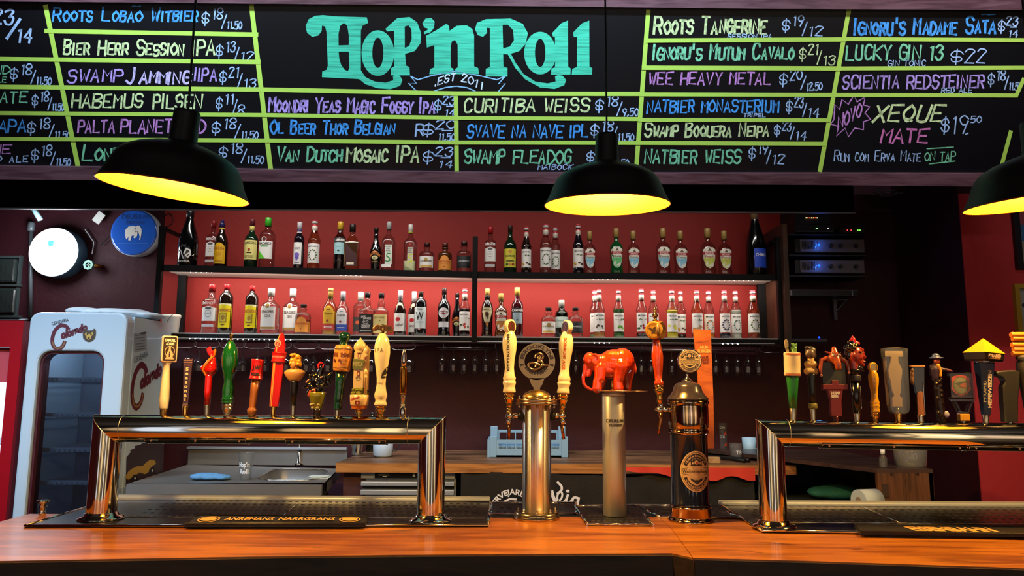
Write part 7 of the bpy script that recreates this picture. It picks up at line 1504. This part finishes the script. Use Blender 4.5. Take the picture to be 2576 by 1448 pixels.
# 10 pyramid ---------------------------------------------------------------------------------------------
t, s = handle(2480, 1056, 'R', 'navy tap handle topped by a yellow pyramid', tilt=(0, radians(2.6))); fer(t, s, 20, 7, 8); NV = mat('navy_lacquer', '#14203e', .2, coat=.5)
b = HB(); 
def frustum(b, z0, w0, d0, z1, w1, d1): 
    b.add([(-w0,-d0,z0),(w0,-d0,z0),(w0,d0,z0),(-w0,d0,z0),(-w1,-d1,z1),(w1,-d1,z1),(w1,d1,z1),(-w1,d1,z1)], [(3,2,1,0),(4,5,6,7),(0,1,5,4),(1,2,6,5),(2,3,7,6),(3,0,4,7)])
frustum(b, 19, 8, 8, 152, 19, 15); b.done('navy_shaft', t, s, NV, bevel=2*s)
lath(t, s, 'silver_collar', [(20,151),(22,153),(22,156)], CHROME, seg=24)
R2 = Matrix.Rotation(radians(20), 3, 'Z')
b = HB(); frustum(b, 155, 31, 26, 159, 33, 28); frustum(b, 159, 33, 28, 176, 35, 30); b.v = [tuple(R2 @ Vector(v)) for v in b.v]; b.done('black_band', t, s, C('#1a1214', .35))
b = HB(); w = 36; b.add([(-w,-31,176),(w,-31,176),(w,31,176),(-w,31,176),(0,0,214)], [(3,2,1,0),(0,1,4),(1,2,4),(2,3,4),(3,0,4)]); b.v = [tuple(R2 @ Vector(v)) for v in b.v]; b.done('yellow_pyramid', t, s, C('#e09410', .35))
fl = Flat(); fl.text('PYRAMID', 0, 165, 8, C('#e0b890', .5), w=44, bold=.08); fl.rect(-20, 161, 20, 163, C('#b8783c', .5)); fl.build('band_lettering', lambda u, v, l: tuple(R2 @ Vector((u*s, (-28.5-(v-159)*.12)*s-l, v*s))), t, eps=.0003)
fl = Flat(); fl.text('PYRAMID', 0, -2.6, 5, C('#b8a890', .5), w=28); fl.build('band_lettering', lambda u, v, l: tuple(R2 @ Vector(((-33.5)*s-l, -u*s, (168+v)*s))), t, eps=.0003)
fl = Flat(); fl.text('HEFEWEIZEN', 0, -9, 9, C('#e6cba4', .5), w=95, bold=.05); fl.text('PYRAMID', -6, 4, 8, C('#c9b48c', .5), w=54)
fl.build('lettering', lambda u, v, l: (-v*s, -(8+(85+u-19)*7/133+.6)*s-l, (85+u)*s), t, eps=.0003)
# 11 black hammer -----------------------------------------------------------------------------------------------
t, s = handle(2540, 1057, 'R', 'matt black anvil-shaped tap handle near the right edge'); MB_ = C('#141416', .55)
pri(t, s, 'black_anvil', [(-17,2),(15,2),(20,60),(27,100),(30,128),(20,133),(0,133),(-28,130),(-31,126),(-29,119),(-16,114),(-10,104),(-17,90),(-18,60)], -11, 11, MB_, bevel=3); fer(t, s, 4, 8, 8)
# 12 orange scroll at the edge ----------------------------------------------------------------------------------
t, s = handle(2590, 1058, 'R', 'black tap handle with stacked orange rolls cut by the right edge'); fer(t, s, 14, 6, 8); lath(t, s, 'black_stem', [(8,13),(12,60),(18,120),(20,150),(16,158),(20,166),(14,172)], MB_)
for i, z in enumerate((176, 186, 198, 214, 224)):
    b = HB(); b.lathe([(6,-30+3*(i % 2)),(7,-26),(7,26),(6,30)], c=(0, 0, z), axis=(1,0,0), seg=16); b.done('orange_roll', t, s, C('#d07a1c', .4))
# ======================= centre towers =======================
# bolted steel tower --------------------------------------------------------------------------------------------
TY = PZ(1350, 1303, CT).y + .0
p = PY(1350, 1303, TY); s = sc_at(1350, 1150, TY)
t = thing('beer_tower', (p.x, TY, CT), 'brushed steel column tower with bolted flanges and a round brewery badge', 'beer tower')
BSM = mat('brushed_bronze_steel', '#b9a07a', .22, 1); hh = (CT*0 + (PY(1350, 1012, TY).z-CT))/s
lath(t, s, 'base_flange', [(58,0),(59,1),(59,7),(57,9),(57,10),(56,17),(54,18)], BSM, seg=48); lath(t, s, 'column', [(37,17),(37,hh-3)], brushed(streak(mat('column_steel', '#e6e2d6', .36, 1), 60, .5, .004)), seg=48)
lath(t, s, 'top_flange', [(52,hh-6),(54,hh-5),(54,hh+1),(52,hh+2),(53,hh+3),(54,hh+8),(52,hh+9)], BSM, seg=48); lath(t, s, 'dome', [(37,hh+8),(37,hh+13),(36,hh+18),(30,hh+25),(20,hh+30),(8,hh+33),(3,hh+34)], mat('satin_brass', '#c8a35c', .28, 1), seg=48)
for zz3, rr3 in ((17, 47), (hh+8, 45)):
    for i in range(8):
        a = 2*pi*(i+.5)/8+.39; 
        b = HB(); b.lathe([(4.2,0,2),(4.2,4,2)], c=(rr3*cos(a), rr3*sin(a), zz3), seg=6); b.lathe([(2.5,4),(2.6,8),(1.5,10)], c=(rr3*cos(a), rr3*sin(a), zz3), seg=10)
        if zz3 > 100: b.lathe([(2.6,-22),(3.6,-21),(3.6,-15),(2.6,-14)], c=(rr3*cos(a), rr3*sin(a), zz3), seg=8)
        b.done('bolt', t, s, NICKEL)
cz_ = hh+34+72; Rb = 48
BDG = mat('badge_bronze', '#b08d60', .25, 1)
circ = lambda r, n=56, c=cz_: [(r*cos(2*pi*i/n), c+r*sin(2*pi*i/n)) for i in range(n)]
pri(t, s, 'badge_ring', circ(48), -3, 3, BDG, holes=[circ(32)])
pri(t, s, 'badge_neck', [(-9,hh+30),(9,hh+30),(8,hh+38),(14,hh+46),(20,cz_-45+2),(-20,cz_-45+2),(-14,hh+46),(-8,hh+38)], -3, 3, BDG)
fl = Flat(); BK = C('#171012', .4)
fl.text('BROOKLYN', 0, cz_, 10, BK, arc=35, w=88, bold=.05); fl.text('BREWERY', 0, cz_, 10, BK, arc=-35, w=78, bold=.05)
for sg_ in (-1, 1):
    for v0 in (-1, 1): fl.poly([(sg_*r*cos(radians(a)), cz_+v0*r*sin(radians(a))) for r, a in ((35,9),(45,9),(45,17),(35,17))], BK)
fl_on(fl, t, s, 'badge_lettering', lambda u, v: -3.3)
b = HB(); 
L1 = catmull([(-4,9),(-2,17),(6,21),(13,19),(17,13),(14,7),(7,6),(3,9),(7,14),(10,10),(6,4),(2,-2),(-2,-10),(-4,-14)], 5)
L2 = catmull([(5,-1),(12,1),(15,-5),(12,-12),(4,-18),(-6,-21),(-16,-19),(-22,-12),(-19,-5),(-9,-3),(1,-6),(8,-10)], 5); L3 = catmull([(12,-8),(20,-10),(30,-10)], 5)
for LL, r_ in ((L1, 2.7), (L2, 3.0), (L3, 2.2)): b.tube([(x, 0, cz_+z) for x, z in LL], r_, seg=8)
b.done('badge_letter', t, s, BDG)
def faucet(px, py, Y, sg_, parent_label, z):
    """chrome faucet body that sticks out of a tower to the side: shank, body, spout"""
    return None
for sg_, cxp, lab in ((-1, 1281, 'left'), (1, 1414, 'right')):
    X = PY(cxp, 1045, TY).x - p.x; zf = (PY(cxp, 1045, TY).z-CT)
    b = MB(); b.tube([(sg_*35*s, 0, zf), (sg_*46*s, 0, zf)], 12*s, BLACK, seg=16); b.tube([(sg_*44*s, 0, zf), (X-sg_*8*s, 0, zf)], 8*s, CHROME, seg=14); b.build('shank', t)
    b = MB(); b.ell((X, 0, zf), (11*s, 10*s, 8*s), CHROME); b.tube([(X, 0, zf-6*s), (X+sg_*3*s, -4*s, zf-22*s)], [7*s, 6*s], CHROME, seg=12); b.tube([(X+sg_*-2*s, 0, zf-14*s), (X, -3*s, zf-34*s), (X+(4 if sg_ > 0 else -1)*s, -5*s, zf-60*s)], [5*s, 4.4*s, 4*s], mat('copper_spout', '#a8683c', .2, 1), seg=12)
    b.lathe([(6*s, 0), (7*s, 2*s), (7*s, 5*s), (6*s, 6*s), (7*s, 8*s), (7*s, 13*s), (6*s, 14*s)], GOLD, c=(X, 0, zf+6*s)); b.build('faucet', t)
for cxp, yb, lab, txt, col, rz, tl in ((1281, 1024, 'left cream tap handle of the bolted tower, lettered in black', 'BROOKLYN LAGER', C('#241a18', .4), radians(50), 0), (1415, 1026, 'right cream tap handle of the bolted tower, lettered in orange', 'SORACHI ACE', C('#c85a14', .4), radians(-62), radians(3.5))):
    ht, hs_ = handle(cxp, yb, 'C', lab, Y=TY, tilt=(0, tl)); fancy(ht, hs_, 38, 14)
    b = brook(ht, hs_, mat('cream_glaze', ''), 37, 166, txt, col, rzd=rz, ringm=C('#4a1c14', .4))
    ht['group'] = 'cream tap handles of the bolted tower'
# silver column with elephant --------------------------------------------------------------------------------------
DYY = PZ(1547, 1300, CT).y; p = PY(1547, 1304, DYY); s = sc_at(1547, 1150, DYY); hh = (PY(1547, 984, DYY).z-CT-.006)/s
t = thing('beer_column', (p.x, DYY, CT+.006), 'matt silver cylindrical beer column carrying the red elephant', 'beer tower')
SLV = mat('matt_silver', '#c4bda8', .4, .55, bump=.03, bscale=200)
lath(t, s, 'column', [(29,0),(29.5,1),(29.5,hh-14),(28.5,hh-12)], SLV, seg=48); lath(t, s, 'column_cap', [(28.5,hh-12),(29.5,hh-11),(29.5,hh-6),(27,hh-3),(27,hh)], SLV, seg=48)
fl = Flat(); DKG = C('#4a4030', .5); fl.text('DELIRIUM', 0, hh-78, 8, DKG, w=44, bold=.06); fl.text('TREMENS', 0, hh-88, 7, DKG, w=36, bold=.06); fl_on(fl, t, s, 'column_lettering', rnd(29.7))
zd = CT+.006+hh*s
o = MB(); o.lathe([(.0,0),(.088,0),(.0885,.0015),(.088,.003),(0,.003)], seg=48); 
pd = PY(1562, 980, DYY); tag(o.build('metal_tray', m=mat('thin_copper_tray', '#c09a70', .25, 1), loc=(pd.x, DYY, zd)), 'thin round metal tray lying on top of the silver column', 'tray')
pe = PY(1540, 976, DYY); t = thing('elephant_figurine', (pe.x, DYY, zd+.003), 'glossy orange-red ceramic elephant figurine standing on the silver column', 'figurine')
ERED = mat('red_ceramic', '#dc3c10', .08, coat=1, spec=.6)
k = sc_at(1540, 920, DYY)
def ep(x, z): return (x-1540, 976-z)         # photo px -> local
def q(x, z, y=0): a, b_ = ep(x, z); return (a, y, b_)
blob('body', [('e', q(1550, 909), (45,25,37), .12), ('e', q(1567, 904), (31,26,35)), ('e', q(1522, 913), (26,22,30)), ('e', q(1535, 925), (30,22,22)),
   ('c', [q(1510,905), q(1490,902)], [20,16]), ('e', q(1484,901), (17,14,21)), ('c', [q(1476,914), q(1472,930), q(1467.5,945), q(1468,958), q(1475,968), q(1486,973.5), q(1492,974.5)], [9,6.5,5,4.4,4.2,4,3.2]),
   ('c', [q(1486,918), q(1482,936)], [9,6]), ('c', [q(1480,925,-3), q(1478,940,-4)], [4,3]),
   ('c', [q(1510,920,-8), q(1508,945,-10), q(1502,955,-11), q(1501,971,-11)], [18,14.5,12,12.5]), ('c', [q(1520,925,9), q(1518,950,10), q(1513,970,11)], [13,10.5,9]),
   ('c', [q(1562,915,-10), q(1558,940,-11), q(1554,955,-11), q(1555,971,-11)], [23,16.5,13.5,14]), ('c', [q(1582,920,8), q(1580,950,10), q(1580,970,11)], [19,14,12]),
   ('c', [q(1596,910,0), q(1599,922,0)], [5,3])], 1.25, ERED, t, k=k, smooth=8)
for yy in (-1, 1):
    blob('ear', [('c', [q(1490,888,yy*14), q(1497,886,yy*17), q(1503,892,yy*19), q(1505,902,yy*18), q(1498,911,yy*17), q(1490,905,yy*16), q(1488,896,yy*15)], [3,3,3,3,3.4,3.4,3]), ('e', q(1496,897,yy*15.5), (9,2,11))], 1.1, ERED, t, k=k, smooth=3)
b = HB(); b.tube([q(1597,908,-2), q(1601,922,-2), q(1599,932,-2)], [2,1.6,2], seg=8); b.done('tail', t, k, ERED)
for yy in (-1, 1): b = HB(); b.ell(q(1474, 903, yy*9), (2,1.6,2)); b.done('eye', t, k, C('#8c1c08', .2))
b = HB(); b.lathe([(5,0),(5,2),(3.6,3),(4,12),(3,22),(5,26)], c=q(1540, 976, 0), seg=14); b.done('brass_post', t, k, BRASS)
# blue tower with bell top -------------------------------------------------------------------------------------------
WY = PZ(1738, 1308, CT).y; p = PY(1738, 1308, WY); s = sc_at(1738, 1150, WY); s0_ = CT
def zpx(y): return (PY(1738, y, WY).z-CT)/s
t = thing('beer_tower', (p.x, WY, CT), 'navy blue ceramic beer tower with chrome bands and a bell-shaped top', 'beer tower')
NB = mat('navy_ceramic', '#10152a', .14, coat=.8); CB = mat('coppery_chrome', '#b99c80', .09, 1)
lath(t, s, 'chrome_base', [(56,0),(57,2),(54,6),(50,9),(51,12),(50,30),(52,32),(52,36),(49,38)], CB, seg=56)
lath(t, s, 'navy_body', [(49,38),(50,42),(47,46),(47,zpx(1093)),(48,zpx(1091))], NB, seg=56)
lath(t, s, 'chrome_band', [(48,zpx(1091)),(50,zpx(1088)),(50,zpx(1082)),(47,zpx(1078)),(50,zpx(1074)),(51,zpx(1060)),(51,zpx(1022)),(50,zpx(1018)),(53,zpx(1014)),(53,zpx(1008)),(50,zpx(1006))], CB, seg=56)
lath(t, s, 'bell_top', [(50,zpx(1007)),(53,zpx(1004)),(52,zpx(1001)),(44,zpx(993)),(38,zpx(983)),(35,zpx(972)),(30,zpx(965)),(18,zpx(961)),(15,zpx(960))], mat('grey_glaze', '#342e34', .2, coat=.25), seg=56)
lath(t, s, 'chrome_stem', [(14,zpx(961)),(14.5,zpx(957)),(9,zpx(954)),(4,zpx(949)),(3,zpx(944)),(4,zpx(940))], CHROME, seg=24)
cxm, czm = PY(1734, 907, WY).x-p.x, PY(1734, 907, WY).z-CT
R3 = Matrix.Rotation(radians(-8), 3, 'Z')
b = MB(); b.lathe([(29*s,9*s),(31*s,7*s),(31*s,-7*s),(29*s,-8*s)], seg=56, axis=(0,1,0)); b.v = [tuple(R3 @ Vector(v) + Vector((cxm,0,czm))) for v in b.v]; b.build('medallion_rim', t, m=CHROME)
def crest(fl, R, oval=1.0, name='Weihenstephaner'):
    PL_ = C('#d9b67c', .4); DK_ = C('#1c0f14', .45); n = 56; S = R
    def O(k): return [(S*k*cos(2*pi*i/n), S*oval*k*sin(2*pi*i/n)) for i in range(n)]
    fl.poly(O(1), PL_); fl.poly(O(.93), DK_, [O(.91)])
    def arcband(a0, a1, r0, r1): 
        A_ = [radians(a0+(a1-a0)*i/24) for i in range(25)]
        fl.poly([(S*r1*cos(a), S*oval*r1*sin(a)) for a in A_] + [(S*r0*cos(a), S*oval*r0*sin(a)) for a in A_[::-1]], DK_)
    arcband(22, 158, .66, .86); arcband(202, 338, .68, .86)
    for txt, top in (('PREMIUM BAVARICUM', 1), ('ALTESTE BRAUEREI DER WELT', -1)):
        vs, fs, tw = font_text(txt, 0, .03); span = radians(120); out = []
        for a, b_ in vs:
            th = (a/tw-.5)*span; r = .71+.10*b_ if top > 0 else .83-.10*b_
            out.append((S*r*sin(th), S*oval*r*cos(th)*top))
        fl.layer += 1; fl.items.append(('t', out, fs, PL_, fl.layer))
    for sy_ in (1, -1): fl.line([(-S*.9, sy_*S*.17+.0), (-S*.6, sy_*S*.21), (S*.6, sy_*S*.21), (S*.9, sy_*S*.17)], S*.025, DK_)
    fl.text(name, 0, -S*.11, S*.24, DK_, w=S*1.75, shear=.25, bold=.02)
    fl.poly([(-S*.42,S*oval*.28),(S*.42,S*oval*.28),(S*.36,S*oval*.34),(S*.4,S*oval*.58),(S*.26,S*oval*.5),(S*.2,S*oval*.62),(S*.08,S*oval*.58),(0,S*oval*.64),(-S*.08,S*oval*.58),(-S*.2,S*oval*.62),(-S*.26,S*oval*.5),(-S*.4,S*oval*.58),(-S*.36,S*oval*.34)], DK_)
    fl.oval(0, S*oval*.44, S*.15, S*.14, PL_, n=14); fl.oval(S*.03, S*oval*.42, S*.08, S*.07, C('#b8342c', .5), n=12)
    for sg in (-1, 1): fl.oval(sg*S*.25, S*oval*.4, S*.05, S*.08, PL_, n=8)
    fl.poly([(-S*.48,-S*oval*.30),(-S*.3,-S*oval*.36),(-S*.12,-S*oval*.42),(0,-S*oval*.40),(S*.12,-S*oval*.42),(S*.3,-S*oval*.36),(S*.48,-S*oval*.30),(S*.34,-S*oval*.46),(S*.16,-S*oval*.52),(S*.08,-S*oval*.6),(-S*.08,-S*oval*.6),(-S*.16,-S*oval*.52),(-S*.34,-S*oval*.46)], DK_)
fl = Flat(); crest(fl, 28); fl.build('medallion_print', lambda u, v, l: tuple(R3 @ Vector((u*s, -9.3*s-l, 0)) + Vector((cxm, 0, czm+v*s))), t, eps=.0003)
zo = zpx(1180); fl = Flat(); crest(fl, 38, 1.33)
fl.build('oval_label', lambda u, v, l: ((u+6)*s, -sqrt(max(47.4**2-(u+6)**2, 1))*s-.0003-l, (zo+v)*s), t, eps=.0003, step=3)
# side faucet of the blue tower and its handle
zf = PY(1660, 1030, WY).z-CT; Xf = PY(1662, 1030, WY).x-p.x
b = MB(); b.tube([(-46*s,0,zf), (Xf,0,zf)], 7*s, CHROME, seg=14); b.ell((Xf-2*s,0,zf), (14*s,9*s,8*s), CHROME); b.lathe([(6*s,0),(8*s,3*s),(7*s,8*s),(6*s,12*s)], CHROME, c=(Xf,0,zf+5*s)); b.tube([(Xf,0,zf-4*s),(Xf-1*s,-4*s,zf-24*s),(Xf-6*s,-6*s,zf-48*s),(Xf-9*s,-6*s,zf-62*s)], [7*s,5*s,4*s,3.4*s], mat('copper_spout',''), seg=12); b.build('faucet', t)
ht, hs_ = handle(1660, 1014, 'C', 'orange-red speckled tap handle with two-sided gold eagle medallion', Y=WY, tilt=(0, radians(-2.0))); lath(ht, hs_, 'ferrule', [(7,0),(8,12),(7,20),(9,26),(12,32),(11,36),(9,38),(12,42),(11,46)], GOLD)
ORL = mat('speckled_orange_lacquer', '#b83a10', .2, coat=.6, var=.35, vscale=60)
lath(ht, hs_, 'handle_body', [(10,45),(12,49),(12,54),(9,58),(10,72),(13,95),(15,115),(14,130),(10,150),(9,162)], ORL)
b = HB(); b.box((2, 0, 186), (28, 28, 44)); R4 = Matrix.Rotation(radians(38), 3, 'Z'); b.v = [tuple(R4 @ Vector(v)) for v in b.v]; b.done('square_head', ht, hs_, ORL, bevel=4*hs_)
for sd, rz_ in ((0, radians(-28)), (1, radians(52))):
    R5 = Matrix.Rotation(rz_, 3, 'Z'); b = HB(); b.lathe([(20,-3),(23,-1),(23,4),(20,6)], seg=36, axis=(0,1,0)); GD = mat('gold_print', '#c08a2c', .3, .5) if not sd else mat('dark_gold_print', '#8c6a3c', .35, .4)
    b.v = [tuple(R5 @ (Vector(v)+Vector((0,-16,0))) + Vector((0,0,184))) for v in b.v]; b.done('eagle_medallion', ht, hs_, GD)
    fl = Flat(); fl.oval(0,0,18,18,C('#7a4c14', .4),hole=.93); fl.poly([(-14,6),(-8,8),(-3,2),(0,6),(3,8),(10,8),(13,4),(6,0),(3,-5),(6,-9),(-2,-7),(-6,-10),(-5,-3),(-9,2)], C('#2c1c0c', .4)); fl.text('ANDERSON', 0, 0, 3.6, C('#5c3a10', .4), arc=13, w=24)
    fl.build('eagle_print', lambda u, v, l: tuple(R5 @ Vector((u*hs_, -19.4*hs_-l, 0)) + Vector((0, 0, (184+v)*hs_))), ht, eps=.0003)
lath(ht, hs_, 'gold_finial', [(6,206),(7,209),(4,212),(4,216),(7,220),(8,224),(5,228),(3,231),(5,235),(3,240),(1,246)], GOLD)
# tall wooden sign handle behind the blue tower
MY = WY+.10; p = PY(1778, 1000, MY); s = sc_at(1778, 920, MY); zb_ = PY(1778, 1005, MY).z
t = thing('beer_tap', (p.x, MY, CT), 'tall tapering orange wooden tap handle with burnt lettering behind the blue tower', 'beer tap'); o_ = (zb_-CT)/s
pri(t, s, 'wooden_slat', [(-17, o_-120),(14, o_-120),(16, o_),(14.5,o_+176),(-30,o_+177),(-22,o_+60)], -4, 4, wood('burnt_orange_wood', '#c4641c', '#a04a10', .35, 4, 10, dark='#4c1c08'), bevel=.8)
fl = Flat(); YT = C('#e0a85c', .5); fl.text('MUD', -4, o_+128, 7, YT, w=20, bold=.08); fl.text('SLINGER', -4, o_+118, 8, YT, w=34, bold=.08); DB = C('#6a240c', .5)
for i, w_ in enumerate(('NUT', 'BROWN', 'ALE')): fl.text(w_, -2, o_+104-i*6.5, 5.5, DB, w=18, bold=.08, rot=.12)
fl_on(fl, t, s, 'lettering', lambda u, v: -4.3)
lath(t, s, 'stand_post', [(10,0),(10,4),(4,8),(4,o_-119)], CHROME, x=-13)
# ------------------------------------------------------------------ pendant lamps
LB = mat('black_lamp_enamel', '#0b0a0c', .42, spec=.4); LI = mat('golden_lamp_inside', (1,.62,.004), .5)
BULB = mat('warm_bulb', '#ffffff', .4, emit='#ffb040', estr=40)
def pendant(cx, cy, wpx, Y, rx, ry, label, energy=56):
    p = PY(cx, cy, Y); k = wpx*Y/FPX/2/.2; n = 0
    t = thing('pendant_lamp', (p.x, p.y, p.z), label, 'pendant lamp', 'black pendant lamps over the bar'); t.rotation_euler = (rx, ry, 0); t.scale = (k,)*3
    P = [(.200,0),(.192,.014),(.182,.034),(.173,.058),(.163,.080),(.147,.097),(.118,.113),(.080,.127),(.046,.136),(.040,.140)]
    mb = MB(); mb.lathe(P, seg=64, cap=False); mb.build('lamp_shade', t, m=LB)
    mb = MB(); mb.lathe([(r-.0025, z-.001) for r, z in P] + [(.02, .139)], seg=64, cap=False); mb.build('shade_lining', t, m=LI)
    mb = MB(); mb.tube([(.1995*cos(2*pi*i/64), .1995*sin(2*pi*i/64), 0) for i in range(64)], .0022, seg=6, closed=True); mb.build('shade_rim', t, m=mat('red_lit_rim', '#7a1c08', .4))
    mb = MB(); mb.lathe([(.040,.134),(.038,.138),(.036,.222),(.033,.230),(.012,.234)], seg=32); mb.build('lamp_neck', t, m=LB)
    mb = MB(); mb.lathe([(.014,.138),(.015,.130),(.024,.114),(.026,.100),(.020,.082),(.008,.074)], seg=20); mb.build('bulb', t, m=BULB)
    L = bpy.data.lights.new('lamp_light', 'POINT'); L.energy = energy*k*k; L.color = (1, .62, .20); L.shadow_soft_size = .02
    o = bpy.data.objects.new('lamp_light', L); COL.objects.link(o); o.parent = t; o.location = (0, 0, .052)
    R = t.rotation_euler.to_matrix(); top = Vector((p.x, p.y, p.z)) + R @ Vector((0, 0, .236*k))
    mb = MB(); mb.tube([Vector((0,0,.232)), Vector((0,0,.25)), (R.transposed() @ (Vector((top.x, top.y, 3.52)) - p))/k], .0032/k, seg=6); mb.build('cord', t, m=BLACK)
pendant(440, 479, 366, 2.02, radians(3.5), radians(7), 'left black pendant lamp with yellow inside, tilted down to the right')
pendant(1527, 516, 322, 2.28, radians(4), 0, 'middle black pendant lamp with yellow inside hanging level')
pendant(2628, 506, 366, 2.06, radians(3.5), radians(-5), 'right black pendant lamp cut off by the right edge')
